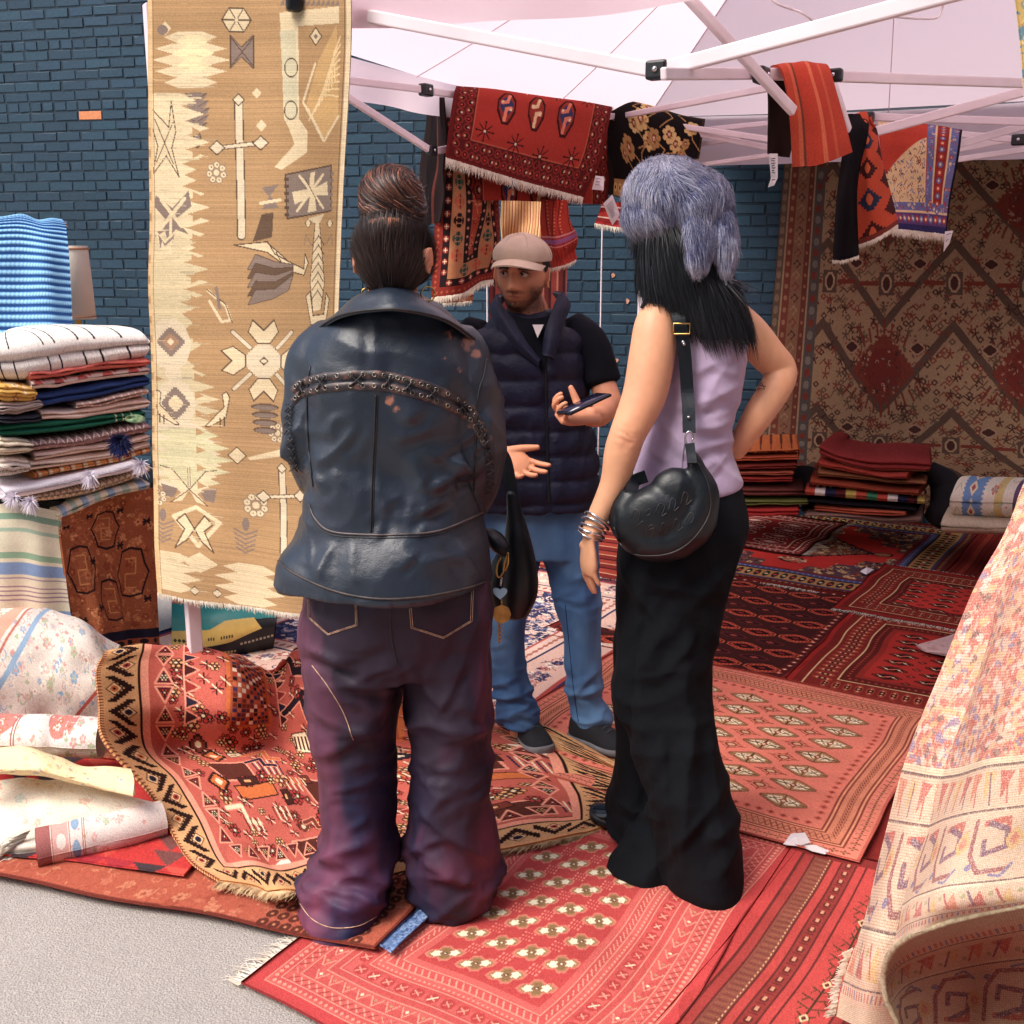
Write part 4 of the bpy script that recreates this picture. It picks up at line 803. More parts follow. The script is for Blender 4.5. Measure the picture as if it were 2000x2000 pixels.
def p_red_hung():
    c = Cv(300, 200, rgb(172, 46, 30)); dk = rgb(62, 18, 18); 
    for a, b, cc in ((0, 5, rgb(110, 22, 20)), (5, 38, rgb(92, 24, 22)), (38, 40, rgb(190, 90, 60))): c.ring(a, b, cc)
    def rs(x, y, k, h): c.octo(x, y, 6.5, 6.5, rgb(140, 40, 30)); c.ell(x, y, 4, 4, dk); c.ell(x + (k % 3 - 1) * 2, y, 1.8, 1.8, [rgb(222, 160, 110), rgb(200, 60, 44), rgb(226, 190, 160)][k % 3])
    c.along(14, 13, rs); c.along(29, 14, rs)
    for i, x in enumerate((92, 150, 210)):
        c.octo(x, 96, 17, 29, dk, 1.35); c.octo(x, 96, 13.5, 25, rgb(150, 46, 30), 1.3); bl = rgb(52, 56, 96); tn = [rgb(232, 130, 96), rgb(232, 190, 140), rgb(226, 120, 90)][i]
        if i != 1: c.octo(x, 96, 12, 17, bl, 1.2)
        c.path([(x + 4, 76), (x + 1, 90), (x - 8, 92)], 6, tn); c.path([(x - 2, 118), (x, 102), (x + 8, 100)], 6, tn); c.ell(x - 8, 90, 2.2, 2.2, cream); c.ell(x + 8, 102, 2.2, 2.2, cream)
    for x, y, cc in ((70, 36, dk), (128, 44, rgb(230, 180, 140)), (186, 52, dk), (246, 60, dk), (60, 142, dk), (120, 150, dk), (178, 158, dk), (240, 150, dk)):
        for q in range(8): an = q * .785; c.line(x, y, x + 15 * math.cos(an), y + 15 * math.sin(an), 1.5, cc); c.ell(x + 15 * math.cos(an), y + 15 * math.sin(an), 2, 2, rgb(130, 30, 30) if q % 2 else cc)
        c.ell(x, y, 2.2, 2.2, cream)
    return c.fin(51, .09)
def p_black_floral():
    c = Cv(220, 170, rgb(28, 22, 22)); gd = rgb(216, 180, 112); gd2 = rgb(176, 132, 76)
    c.ring(0, 4, rgb(60, 44, 30)); r = rng(5)
    c.rect(0, 146, 220, 168, gd2); 
    for x in range(6, 220, 12): c.ell(x, 157, 4.6, 6, gd); c.ell(x, 157, 2, 3, rgb(120, 60, 40))
    c.rect(0, 0, 14, 170, rgb(40, 30, 26)); 
    for k in range(26):
        x, y = r.uniform(16, 206), r.uniform(14, 138); s = r.uniform(5, 10)
        for q in range(7): c.ell(x + s * math.cos(q * .9), y + s * math.sin(q * .9), s * .5, s * .42, gd if k % 3 else gd2)
        c.ell(x, y, s * .5, s * .5, rgb(150, 70, 50)); c.ell(x, y, s * .25, s * .25, cream)
        c.path([(x, y), (x + r.uniform(-20, 20), y + r.uniform(10, 24)), (x + r.uniform(-30, 30), y + r.uniform(20, 40))], 1.6, gd2)
    return c.fin(52, .08)
def p_tribal_hung():
    c = Cv(200, 420, rgb(140, 46, 32)); dk = rgb(40, 26, 28); tn = rgb(186, 124, 80); gr = rgb(66, 92, 78)
    for a, b, cc in ((0, 22, rgb(132, 40, 30)), (22, 40, dk), (40, 74, tn), (74, 90, dk), (90, 94, rgb(170, 70, 44))): c.ring(a, b, cc)
    c.along(31, 26, lambda x, y, k, h: (c.octo(x, y, 7, 7, rgb(150, 50, 40)), c.rect(x - 5, y - .8, x + 5, y + .8, cream), c.rect(x - .8, y - 5, x + .8, y + 5, cream)))
    def lz(x, y, k, h):
        a, b = (12, 15); c.octo(x, y, a, b, [gr, rgb(196, 90, 60), dk][k % 3], 1.25); c.rect(x - .8, y - b, x + .8, y + b, dk)
        for q in (-6, 6): c.rect(x - 7, y + q - 1, x + 7, y + q + 1, tn); c.rect(x - 7, y + q - 4, x - 5, y + q + 4, tn); c.rect(x + 5, y + q - 4, x + 7, y + q + 4, tn)
    c.along(57, 38, lz); c.along(82, 18, lambda x, y, k, h: c.dia(x, y, 4, 4, rgb(200, 140, 110)))
    c.along(10, 13, lambda x, y, k, h: c.dia(x, y, 4, 4, rgb(170, 80, 50)))
    c.rect(94, 94, 106, 326, rgb(176, 66, 40)); c.scatter(94, 94, 106, 326, 40, [rgb(210, 130, 90), dk], 2, 5, 9); return c.fin(53, .1)
def p_stripes(w_, h, plan, seed, vertical=True, knot=.06):
    c = Cv(w_, h, plan[0][1]); x = 0; r = rng(seed)
    while x < (w_ if vertical else h):
        for wd, cc in plan:
            if vertical: c.rect(x, 0, x + wd, h, cc)
            else: c.rect(0, x, w_, x + wd, cc)
            x += wd
    return c.fin(seed, knot)
def p_orange_kilim():
    c = Cv(110, 240, rgb(192, 70, 36)); dk = rgb(70, 30, 28); bl = rgb(44, 50, 72)
    for j in range(5):
        y = 30 + j * 46
        for q in range(8): w2 = 34 * (1 - abs(q - 4) / 4.5); c.rect(40 - w2, y + q * 4, 40 + w2, y + q * 4 + 4, [dk, bl][j % 2]); c.rect(104 - w2 * .8, y + 20 + q * 4, 110, y + 24 + q * 4, dk)
        c.dia(40, y + 16, 10, 8, rgb(206, 90, 44), 2)
    c.rect(0, 232, 110, 240, rgb(120, 50, 36)); return c.fin(54, .1)
def p_floral_hung():
    c = Cv(190, 240, rgb(190, 58, 36)); bl = rgb(104, 108, 158); dk = rgb(60, 40, 66); tn = rgb(226, 190, 140)
    c.rect(120, 0, 190, 240, dk); c.rect(0, 190, 190, 240, dk)
    m = (c.Y > 190 - (c.X) * .0) ; X_, Y_ = c.X, c.Y
    lat = ((X_ < 46) & (Y_ < 60 - X_ * .8)) | ((X_ < 118) & (Y_ > 150 - X_ * .62) & (Y_ < 190)); c.a[lat] = tn
    r = rng(6)
    for k in range(420):
        x, y = r.uniform(2, 118), r.uniform(0, 188)
        if np.abs(c.a[int(y), int(x)] - tn).sum() < .05: c.line(x, y, x + r.uniform(-6, 6), y + r.uniform(-6, 6), 1.7, [dk, rgb(150, 50, 40), bl][k % 3])
    for x0, x1, cc in ((120, 136, bl), (136, 140, tn), (140, 164, rgb(150, 44, 40)), (164, 168, tn), (168, 184, bl), (184, 190, rgb(30, 24, 34))): c.rect(x0, 0, x1, 190 + (190 - 0) * 0 + (x0 - 120) * .7, cc)
    for y0, y1, cc in ((190, 204, bl), (204, 208, tn), (208, 228, rgb(96, 60, 110)), (228, 240, rgb(50, 44, 90))): c.rect(0, y0, 184, y1, cc)
    for k in range(17): y = 8 + k * 13; c.scatter(122, y - 5, 134, y + 5, 3, [rgb(150, 150, 196), tn, rgb(170, 60, 50)], 1.5, 3, k); c.octo(152, y, 6, 5, bl if k % 2 else rgb(190, 60, 40)); c.ell(152, y, 2.4, 2.4, cream); c.scatter(170, y - 5, 182, y + 5, 3, [rgb(150, 150, 196), tn, rgb(170, 60, 50)], 1.5, 3, k + 50)
    for k in range(13): x = 8 + k * 14; c.octo(x, 218, 6, 6, bl if k % 2 else rgb(170, 50, 40)); c.ell(x, 218, 2.6, 2.6, cream); c.scatter(x - 6, 192, x + 6, 203, 3, [cream, rgb(160, 60, 60)], 1.5, 2.5, k + 90)
    return c.fin(55, .09)
def p_wall_rug():
    W_, Hh = 480, 560; fld = rgb(176, 138, 104); c = Cv(W_, Hh, fld); bn = rgb(104, 78, 66); rd = rgb(136, 60, 46); dk = rgb(84, 50, 44)
    c.a[:] = fld
    def medal(x, y, k):
        c.dia(x, y, 50, 42, rd, 5); c.octo(x, y, 30, 26, rgb(128, 50, 42), 1.4)
        for q in range(-5, 6): c.line(x + q * 11, y - 44 + abs(q) * 5, x + q * 13, y - 60 + abs(q) * 6, 3.4, rd); c.line(x + q * 11, y + 44 - abs(q) * 5, x + q * 13, y + 60 - abs(q) * 6, 3.4, rd)
        c.scatter(x - 40, y - 34, x + 40, y + 34, 90, [rgb(196, 150, 120), bn, dk], 1.2, 2.6, k)
    rows = [60, 210, 360, 510]; xs_ = [150, 300, 450]
    for x, y, n in ((130, 0, 0),): pass
    for yi, y in enumerate(range(-20, 620, 105)):     # lattice
        for x in range(96, 480, 220):
            pass
    for k in range(-3, 8):
        y = k * 105 + 20
        for x in (96, 316, 536): c.line(x, y, x + 110, y + 105, 11, bn); c.line(x, y, x - 110, y + 105, 11, bn)
    r = rng(15)
    for k in range(2400):
        x, y = r.uniform(84, W_), r.uniform(0, Hh)
        if np.abs(c.a[int(y), int(x)] - fld).sum() < .03:
            t = k % 4; cc = [dk, rd, rgb(110, 84, 66)][k % 3]
            if t == 0:
                for q in range(5): c.line(x, y, x + 6 * math.cos(q * 1.25 + 1), y + 6 * math.sin(q * 1.25 + 1), 2, cc)
            elif t == 1: c.dia(x, y, 6, 4.5, cc); c.dia(x, y, 3, 2.2, fld)
            elif t == 2: c.path([(x, y), (x + 7, y - 5), (x + 14, y), (x + 20, y - 6)], 1.6, cc)
            else: c.ell(x, y, 1.7, 1.7, cc)
    for (x, y) in ((206, 75), (426, 75), (206, 285), (426, 285), (206, 495), (426, 495)): medal(x, y, int(x + y))
    for (x, y) in ((316, 178), (316, 388), (96 + 8, 178), (96 + 8, 388), (206, 180), (206, 390), (426, 180), (426, 390)):
        c.rect(x - 13, y - 15, x + 13, y + 15, bn); c.octo(x, y, 9, 12, rgb(196, 156, 120)); c.octo(x, y, 6, 9, dk); c.line(x - 46, y, x - 16, y, 5, rd); c.line(x + 16, y, x + 46, y, 5, rd)
    for k in range(-2, 8):
        for x, y in ((151, k * 105 + 48), (261, k * 105 + 48), (371, k * 105 + 48), (461, k * 105 + 48)): c.octo(x, y, 12, 8, rgb(196, 150, 120), 1.2); c.octo(x, y, 9.6, 6, dk, 1.2)
    # side and bottom borders
    for a, b, cc in ((0, 14, rgb(108, 82, 68)), (14, 17, rgb(176, 140, 108)), (17, 30, rgb(132, 66, 52)), (30, 52, rgb(150, 104, 78)), (52, 62, rgb(120, 62, 50)), (62, 65, rgb(176, 140, 108)), (65, 84, rgb(96, 84, 80))): c.rect(a, 0, b, Hh, cc); c.rect(a, Hh - b, W_, Hh - a, cc) if 0 else None
    c.rect(450, 0, 452, Hh, rgb(176, 140, 108)); c.rect(452, 0, 480, Hh, rgb(96, 84, 80))
    for y in range(6, Hh, 15):
        c.octo(7, y, 4, 5, rgb(140, 112, 92)); c.path([(34, y), (40, y - 5), (46, y), (40, y + 5)], 1.8, [rd, dk, rgb(176, 132, 100)][(y // 15) % 3]); c.ell(23, y, 3, 3, rgb(170, 120, 90)); c.octo(74, y, 5, 5, [rgb(134, 120, 110), rd][(y // 15) % 2]); c.ell(57, y, 2.5, 2.5, rgb(170, 110, 84)); c.octo(466, y, 6, 5, [rgb(134, 120, 110), rd][(y // 15) % 2])
    return c.fin(56, .1) * .74
def p_fore():
    return p_fore_() 
def p_fore_():
    W_, Hh = 420, 620; bgc = rgb(236, 202, 168); c = Cv(W_, Hh, bgc); rd = rgb(206, 70, 62); pu = rgb(104, 60, 110); bl = rgb(90, 110, 170); yl = rgb(236, 190, 110); dk = rgb(56, 40, 60)
    r = rng(19)
    blk = 5; nb = noise2(Hh // blk + 1, W_ // blk + 1, 26, 20, 5) + .5 * rng(6).uniform(-1, 1, (Hh // blk + 1, W_ // blk + 1)); nb = np.kron(nb, np.ones((blk, blk)))[:Hh, :W_]; yy = c.Y < 322
    for lo_, hi_, cc in ((.25, .5, rgb(226, 110, 92)), (.5, 2, rd), (-.35, -.2, yl), (-.6, -.45, rgb(226, 150, 110)), (-.9, -.75, bl)): c.a[yy & (nb > lo_) & (nb < hi_)] = cc
    for k in range(1300):   # upper field: worn speckled lozenges
        x, y = r.uniform(0, W_), r.uniform(0, 330); cc = [rd, rd, rgb(226, 120, 100), yl, bgc, dk, bl, rgb(240, 226, 210)][r.randint(8)]; c.dia(x, y, r.uniform(3, 10), r.uniform(2, 6), cc, 2)
    c.rect(0, 322, W_, 330, rgb(240, 220, 180)); c.rect(0, 330, W_, 333, dk)
    for x in range(0, W_, 34):
        c.poly([(x + 2, 338), (x + 30, 340), (x + 16, 374)], [rgb(226, 130, 90), yl, rd][(x // 34) % 3]); c.line(x + 17, 342, x + 30, 378, 3.4, pu if x % 68 else rd)
    c.rect(0, 384, W_, 387, dk)
    for x in range(-20, W_, 92):
        for t, cc, wd in ((0, rd, 9), (1, pu, 8)):
            c.path([(x + 20 + t * 8, 404), (x + 60, 400 + t * 14), (x + 66, 440), (x + 30, 450), (x + 26, 430)], wd, cc)
        c.path([(x, 400), (x + 8, 450), (x + 30, 480), (x + 70, 478)], 8, rgb(150, 60, 80)); c.dia(x + 76, 430, 14, 18, yl, 3); c.dia(x + 76, 430, 7, 9, rgb(226, 120, 90), 3); c.ell(x + 12, 470, 6, 6, bl)
        c.path([(x + 80, 470), (x + 66, 490), (x + 50, 486)], 5, bl)
    c.rect(0, 496, W_, 499, dk); c.rect(0, 499, W_, 504, rgb(244, 226, 190))
    for x in range(0, W_, 40): c.poly([(x + 4, 548), (x + 34, 550), (x + 20, 512)], [rgb(232, 130, 90), rd, yl][(x // 40) % 3]); c.line(x + 2, 512, x + 16, 546, 4, pu if (x // 40) % 2 else rgb(190, 60, 70)); c.ell(x + 36, 520, 4, 5, rgb(170, 170, 110))
    c.rect(0, 560, W_, 563, dk)
    for x in range(0, W_, 9): c.rect(x, 566, x + 4, 580, rd if (x // 9) % 3 else bl)
    c.rect(0, 590, W_, 620, rgb(226, 206, 170))
    a = c.a; rr = rng(20); sp = rr.rand(Hh, W_); a[sp < .16] = a[sp < .16] * .35 + .65 * rgb(250, 238, 220); a[(sp > .86)] = a[(sp > .86)] * .45 + .55 * rgb(196, 70, 66)
    a[:] = a * .76 + .24 * rgb(236, 196, 170); yy2 = c.Y < 322; a[yy2] = a[yy2] * .82 + .18 * rgb(230, 150, 126)
    # the weave shows as fine rows
    a *= (1 - .30 * (np.arange(Hh) % 3 == 0))[:, None, None]; a *= (1 - .22 * (np.arange(W_) % 3 == 0))[None, :, None]
    return c.fin(57, .05)
# ------------------------------------------------------------------ rugs lying on the ground, laid in the tent's own axes
def dens(C, P):
    return C
def flatrug(name, C, u0, u1, n0, n1, z, label, cat='rug', wav=.004, seed=1, rot=0, fr=(), th=.006, mat=None, edge=.006, lift=None):
    """canvas x runs along n, canvas y runs from the far side (u1) to the near side (u0)"""
    h, w_ = C.shape[:2]; u = np.linspace(u1, u0, h)[:, None]; n = np.linspace(n0, n1, w_)[None, :]; r = rng(seed)
    ew = cubic(r.normal(0, edge, 7), h)[:, None]; ev = cubic(r.normal(0, edge, 7), w_)[None, :]
    uu = u + ev * np.ones_like(u) + rot * (n - (n0 + n1) / 2); nn = n + ew + -rot * (u - (u0 + u1) / 2)
    zz = z + wav * (1 + noise2(h, w_, 9, 8, seed)) * .8 + 0 * uu
    if lift is not None: zz = zz + lift(uu, nn)
    P = uu[..., None] * UU + nn[..., None] * NN; P[..., 2] = zz
    o = sheet(name, P, C, mat or M['rug'], th, back=False, flip=P[0, 0, 2] is None); tag(o, label, cat, None)
    for side in fr:
        if side == 'far': E, d = P[0, ::12], UU
        if side == 'near': E, d = P[-1, ::12], -UU
        if side == 'left': E, d = P[::12, 0], -NN
        if side == 'right': E, d = P[::12, -1], NN
        L = np.linalg.norm(E[-1] - E[0]); f = fringe('fringe', E + np.array([0, 0, -.003]), d, .045, M['fringe'], o, n=int(L * 230), wd=.0045, seed=seed)
    return o
# layers, farthest and lowest first
flatrug('floor_rug', p_stripes(200, 200, [(9, rgb(120, 32, 28)), (3, rgb(60, 20, 20)), (9, rgb(150, 50, 36)), (2, rgb(200, 140, 100))], 61, False), 4.85, 6.3, -3.4, -2.4, .004, 'dark red banded rug far behind the man beside the wall', seed=61)
flatrug('floor_rug', p_navy_floral(), 2.95, 4.86, -3.75, -1.93, .006, 'cream and navy floral rug with a blue edge behind the man in jeans', seed=62, fr=('far',), wav=.006)
flatrug('floor_rug', p_medallion(), 5.25, 6.98, -2.55, -1.02, .006, 'bright red rug with a dark central medallion lying below the folded stacks', seed=63, fr=('far', 'near'))
flatrug('floor_rug', p_small_red(), 5.82, 6.72, -2.75, -1.76, .016, 'small brick red rug with white panels laid over the medallion rug corner', seed=64, fr=('right',))
flatrug('floor_rug', p_dark_stripe(), 5.85, 6.95, -1.02, -.35, .014, 'plain dark red striped rug beside the medallion rug at the right', seed=65, fr=('near',))
flatrug('floor_rug', p_dark_gul(), 3.97, 5.27, -2.35, -1.24, .006, 'very dark brown rug with stepped orange lozenges behind the black trousers', seed=66, fr=('near',))
flatrug('floor_rug', p_red_gul(3, 380, 360), 3.93, 5.1, -1.25, -.1, .014, 'deep red rug with brown lozenges and an orange barred border behind the salmon rug', seed=67, fr=('near',), rot=.02)
flatrug('floor_rug', p_red_gul(5, 340, 300, rgb(196, 46, 32), 60), 4.96, 5.84, -1.33, -.35, .022, 'small bright red rug overlapping the medallion rug and the deep red one', seed=68, fr=('near', 'far'), rot=-.03)
flatrug('floor_rug', p_bokhara_salmon(), 2.78, 3.97, -1.93, -.64, .022, 'faded salmon rug with rows of pale lozenges behind the black trousers', seed=69, wav=.005)
flatrug('floor_rug', p_stripes(120, 160, [(14, rgb(130, 34, 28)), (2, rgb(90, 26, 22)), (8, rgb(150, 46, 36))], 74), 1.2, 4.0, -.70, .35, .003, 'plain deep red rug filling the floor between the salmon rug and the draped rug', seed=74)
o = flatrug('floor_rug', p_terracotta()[::-1], 1.605, 2.7, -3.05, -1.62, .024, 'thin terracotta rug with a dark dotted end under the purple trousers', seed=70, rot=.26, mat=M['weave'], wav=.004)
E = [az(742, 1850, .034), az(770, 1822, .034), az(800, 1795, .034), az(828, 1768, .034)]
Cbe = Cv(60, 16, rgb(98, 128, 176)); Cbe.scatter(0, 0, 60, 16, 120, [rgb(130, 156, 196), rgb(66, 92, 140)], 1, 2.5, 75)
bl = sheet('blue_edging', cgrid([[e + NN * k * .017 + np.array([0, 0, .004 - .004 * k]) for e in E] for k in range(3)], 16, 60), Cbe.fin(75, .12), M['rug'], .006, o, back=False)
flatrug('floor_rug', p_red_kilim(), 1.60, 2.15, -3.1, -2.22, .036, 'red and grey blocky kilim under the rolled cream rug', seed=71, rot=.38, mat=M['weave'])
flatrug('floor_rug', p_bokhara_red(), 1.54, 2.84, -1.68, -.8, .010, 'scarlet rug with rows of small cream motifs and a white fringe in the foreground', seed=72, wav=.006, fr=(), lift=None)
FG = bpy.context.scene.objects['floor_rug.011'] if 'floor_rug.011' in bpy.data.objects else None
_fr = [o for o in bpy.data.objects if o.get('label', '').startswith('scarlet rug')][0]
E = [UN(1.54 + i * 1.3 / 12, -1.688, .013) for i in range(13)]
fringe('fringe', E, -NN + np.array([0, 0, -.15]), .062, M['fringe'], _fr, n=420, wd=.005, seed=6)
flatrug('floor_rug', p_runner_stripes(), 1.25, 2.82, -.83, -.22, .012, 'red striped flat weave rug with narrow patterned bands in the foreground', seed=73, wav=.007, rot=-.01)
# pale underside corner turned up
P = cgrid([[az(1790, 1262, .03), az(1850, 1245, .04), az(1905, 1225, .06)], [az(1800, 1270, .03), az(1860, 1270, .05), az(1915, 1262, .09)], [az(1812, 1275, .03), az(1860, 1283, .05), az(1915, 1290, .06)]], 40, 60)
tag(sheet('rug_corner', P, p_cream_floral(60, 40, 91, rgb(206, 170, 164), [rgb(170, 120, 116), rgb(196, 150, 144)]), M['weave'], .006), 'pale pink turned up rug corner lying on the deep red rug at the right', 'rug')
# papers on the floor
def paper(pts, label, z=.03):
    P = [az(x, y, z + dz) for x, y, dz in pts]; n = len(P); c = sum(P) / n + np.array([0, 0, .012]); V = P + [c]; V += [v - np.array([0, 0, .0015]) for v in V]
    F = [[i, (i + 1) % n, n] for i in range(n)] + [[(i + 1) % n + n + 1, i + n + 1, 2 * n + 1] for i in range(n)] + [[i, i + n + 1, (i + 1) % n + n + 1, (i + 1) % n] for i in range(n)]
    return tag(mkp('paper_tag', V, F, M['paper']), label, 'paper')
paper([(1530, 1648, 0), (1545, 1628, .01), (1572, 1626, .01), (1583, 1645, .02), (1560, 1652, 0), (1537, 1650, 0)], 'crumpled white paper tag on the near edge of the salmon rug')
paper([(1560, 1650, 0), (1590, 1650, .012), (1620, 1662, 0), (1612, 1668, 0), (1586, 1662, 0)], 'flat strip of white paper beside the crumpled tag on the salmon rug')
paper([(1680, 1116, 0), (1692, 1108, .005), (1707, 1112, .005), (1692, 1122, 0)], 'small white paper tag lying on the medallion rug')
# ------------------------------------------------------------------ the big tribal rug thrown in folds
tr = [
 [aY(215, 1300, 3.75), aY(330, 1290, 3.9), aY(450, 1290, 3.9), aY(530, 1320, 3.85), aY(620, 1300, 3.85), aY(770, 1385, 3.75), az(960, 1385, .03), az(1225, 1500, .03)],
 [aY(212, 1272, 3.3), aY(330, 1263, 3.45), aY(440, 1276, 3.5), aY(515, 1305, 3.55), aY(605, 1264, 3.5), aY(770, 1350, 3.5), az(965, 1396, .05), az(1228, 1508, .04)],
 [aY(194, 1300, 3.17), aY(325, 1295, 3.33), aY(455, 1300, 3.38), aY(535, 1330, 3.50), aY(612, 1290, 3.42), aY(775, 1400, 3.42), az(975, 1410, .06), az(1232, 1516, .03)],
 [aY(197, 1370, 3.12), aY(330, 1375, 3.25), aY(455, 1390, 3.22), aY(545, 1385, 3.45), aY(615, 1370, 3.32), aY(780, 1430, 3.35), az(990, 1430, .05), az(1235, 1526, .02)],
 [aY(208, 1440, 3.05), az(335, 1462, .08), az(450, 1470, .07), az(555, 1462, .05), az(640, 1470, .05), az(790, 1470, .06), az(1010, 1462, .04), az(1237, 1540, .02)],
 [az(290, 1535, .1), az(380, 1520, .05), az(480, 1520, .05), az(570, 1520, .04), az(670, 1525, .04), az(820, 1520, .05), az(1030, 1500, .04), az(1236, 1552, .02)],
 [az(328, 1600, .07), az(425, 1598, .05), az(515, 1600, .05), az(600, 1600, .05), az(710, 1595, .05), az(860, 1570, .05), az(1060, 1545, .03), az(1228, 1572, .02)],
 [az(372, 1680, .05), az(460, 1675, .07), az(540, 1678, .06), az(625, 1668, .05), az(745, 1650, .05), az(900, 1622, .05), az(1078, 1590, .03), az(1212, 1590, .02)],
 [az(432, 1735, .03), az(500, 1742, .05), az(560, 1735, .10), az(650, 1725, .05), az(780, 1700, .03), az(925, 1672, .03), az(1085, 1637, .03), az(1188, 1610, .02)]]
P = cgrid(tr, 470, 560); P[..., 2] += .010 * noise2(470, 560, 9, 11, 81) * np.clip(np.linspace(0, 3, 470)[:, None], .4, 1); P[..., 1] += .012 * noise2(470, 560, 5, 9, 82)
P[..., 2] = np.maximum(P[..., 2], (.026 + .034 * np.clip((330 - np.arange(560)) / 120, 0, 1))[None]); P = P + (gnorm(P) * (.016 * noise2(470, 560, 12, 16, 89) * np.clip((200 - np.arange(470)) / 90, 0, 1)[:, None])[..., None])
C = p_tribal()
trug = sheet('tribal_rug', P, C, M['rug'], .011, back=True, flip=True); 
tag(trug, 'thick coral tribal rug with cream zigzag border thrown in folds at the centre left', 'rug')
fringe('fringe', P[-1, ::14] + np.array([0, 0, -.006]), -UU * .6 - NN * .1 + np.array([0, 0, -.25]), .03, pmat('wool_fringe', rgb(214, 182, 138), .95, c2=rgb(160, 120, 84), ns=40), trug, n=520, wd=.006, seed=8)
# ------------------------------------------------------------------ cream rugs heaped at the left
def slab(name, rows, C, label, th=.008, wr=.006, seed=1, nv=None, nu=None, mat=None, cat='rug', flip=True):
    h, w_ = C.shape[:2]; P = cgrid(rows, h, w_); P = P - gnorm(P) * (wr * noise2(h, w_, 7, 8, seed))[..., None]; P[..., 2] = np.maximum(P[..., 2], .012)
    return tag(sheet(name, P, C, mat or M['rug'], th, flip=flip), label, cat)
peach, pblue, sage = rgb(226, 132, 112), rgb(140, 168, 196), rgb(176, 184, 150)
Cb = Cv(330, 230, rgb(222, 208, 196)); Cb.scatter(0, 0, 330, 230, 700, [rgb(206, 150, 140), pblue, sage, rgb(236, 226, 210), rgb(210, 180, 170)], 2, 6, 95)
Cb.poly([(0, 0), (150, 0), (70, 120), (0, 200)], rgb(236, 160, 134)); Cb.scatter(0, 0, 130, 170, 160, [rgb(244, 222, 200), rgb(222, 112, 92)], 3, 8, 96, lambda x, y: x / 150 + y / 200 < .85)
Cb.path([(158, 0), (74, 126), (0, 214)], 4, rgb(190, 110, 90)); Cb.path([(180, 10), (96, 140), (20, 228)], 9, pblue); Cb.path([(330, 120), (250, 190), (200, 230)], 6, rgb(196, 84, 74))
slab('folded_rug', [[aY(-60, 1225, 3.9), aY(60, 1220, 3.95), aY(150, 1235, 3.95), aY(235, 1290, 3.9)], [aY(-60, 1196, 3.6), aY(60, 1190, 3.6), aY(150, 1205, 3.6), aY(232, 1262, 3.55)],
 [aY(-60, 1225, 3.35), aY(60, 1222, 3.35), aY(160, 1245, 3.36), aY(248, 1305, 3.38)], [aY(-60, 1310, 3.28), aY(60, 1312, 3.27), aY(160, 1325, 3.27), aY(252, 1350, 3.28)], [aY(-60, 1400, 3.3), aY(60, 1402, 3.3), aY(160, 1405, 3.3), aY(250, 1405, 3.3)]], Cb.fin(95, .05), 'plump folded cream rug with blue and coral flowers heaped at the left edge', wr=.012, seed=95)
def rollrug(name, pts, rad, C, label, turns=1.0, seed=1, sq=.8, cat='rolled rug', endc=None, mat=None, wr=.05):
    """a rolled rug: canvas x runs along the roll, canvas y round it"""
    h, w_ = C.shape[:2]; X = cubic(np.array(pts), w_); T, U, W = frames(X); rr = cubic(np.broadcast_to(np.array(rad, float), (len(np.atleast_1d(rad)) if np.ndim(rad) else 2,)) if np.ndim(rad) == 0 else np.array(rad, float), w_)
    a = np.linspace(0, 2 * np.pi * turns, h); rf = 1 - .09 * (a / (2 * np.pi)); rf = rf[:, None] * (1 + wr * noise2(h, w_, 6, 9, seed))
    up = np.array([0, 0, 1.]); sd = np.cross(T, up); sd /= np.linalg.norm(sd, axis=1, keepdims=True)
    P = X[None] + rr[None, :, None] * rf[..., None] * (np.cos(a)[:, None, None] * sd[None] + sq * np.sin(a)[:, None, None] * up)
    return tag(sheet(name, P, C, mat or M['rug'], .006, flip=True), label, cat)
Cr = Cv(260, 170, rgb(232, 220, 214)); Cr.scatter(0, 0, 260, 170, 260, [rgb(216, 160, 150), rgb(236, 200, 190), sage], 2, 6, 97)
for k in (40, 180): Cr.ell(k, 40, 34, 30, rgb(210, 130, 120)); Cr.scatter(k - 28, 14, k + 28, 66, 40, [rgb(240, 216, 206), rgb(190, 120, 90)], 2, 5, k)
for x in (8, 12, 70, 74): Cr.rect(x, 0, x + 1.5, 170, rgb(170, 100, 90))
rollrug('rolled_rug', [aY(-60, 1432, 3.15), aY(60, 1436, 3.15), aY(120, 1438, 3.16), aY(200, 1442, 3.17)], .072, Cr.fin(97, .04), 'cream rolled rug with rose medallions under the plump folded rug', 1.02, 97)
Cy = p_cream_floral(300, 130, 98, rgb(238, 216, 166), [rgb(216, 140, 110), rgb(170, 180, 150), rgb(236, 196, 130), pblue], .35)
slab('folded_rug', [[aY(-60, 1500, 3.1), aY(60, 1495, 3.1), aY(150, 1520, 3.05), aY(262, 1545, 3.0)], [aY(-60, 1466, 3.0), aY(60, 1462, 2.98), aY(150, 1492, 2.93), aY(255, 1505, 2.9)], [aY(-60, 1478, 2.92), aY(60, 1480, 2.9), aY(150, 1512, 2.85), aY(262, 1525, 2.8)], [aY(-60, 1510, 2.88), aY(60, 1505, 2.86), aY(155, 1530, 2.82), aY(260, 1556, 2.76)], [aY(-60, 1522, 2.92), aY(60, 1512, 2.9), aY(160, 1535, 2.86), aY(252, 1550, 2.8)]], Cy, 'yellowish cream rug fold with scattered flowers below the rose medallion roll', seed=98)
Cw = Cv(300, 170, rgb(238, 226, 206)); Cw.scatter(0, 0, 300, 170, 130, [rgb(236, 206, 180), rgb(206, 214, 200), rgb(228, 190, 170)], 2, 7, 99)
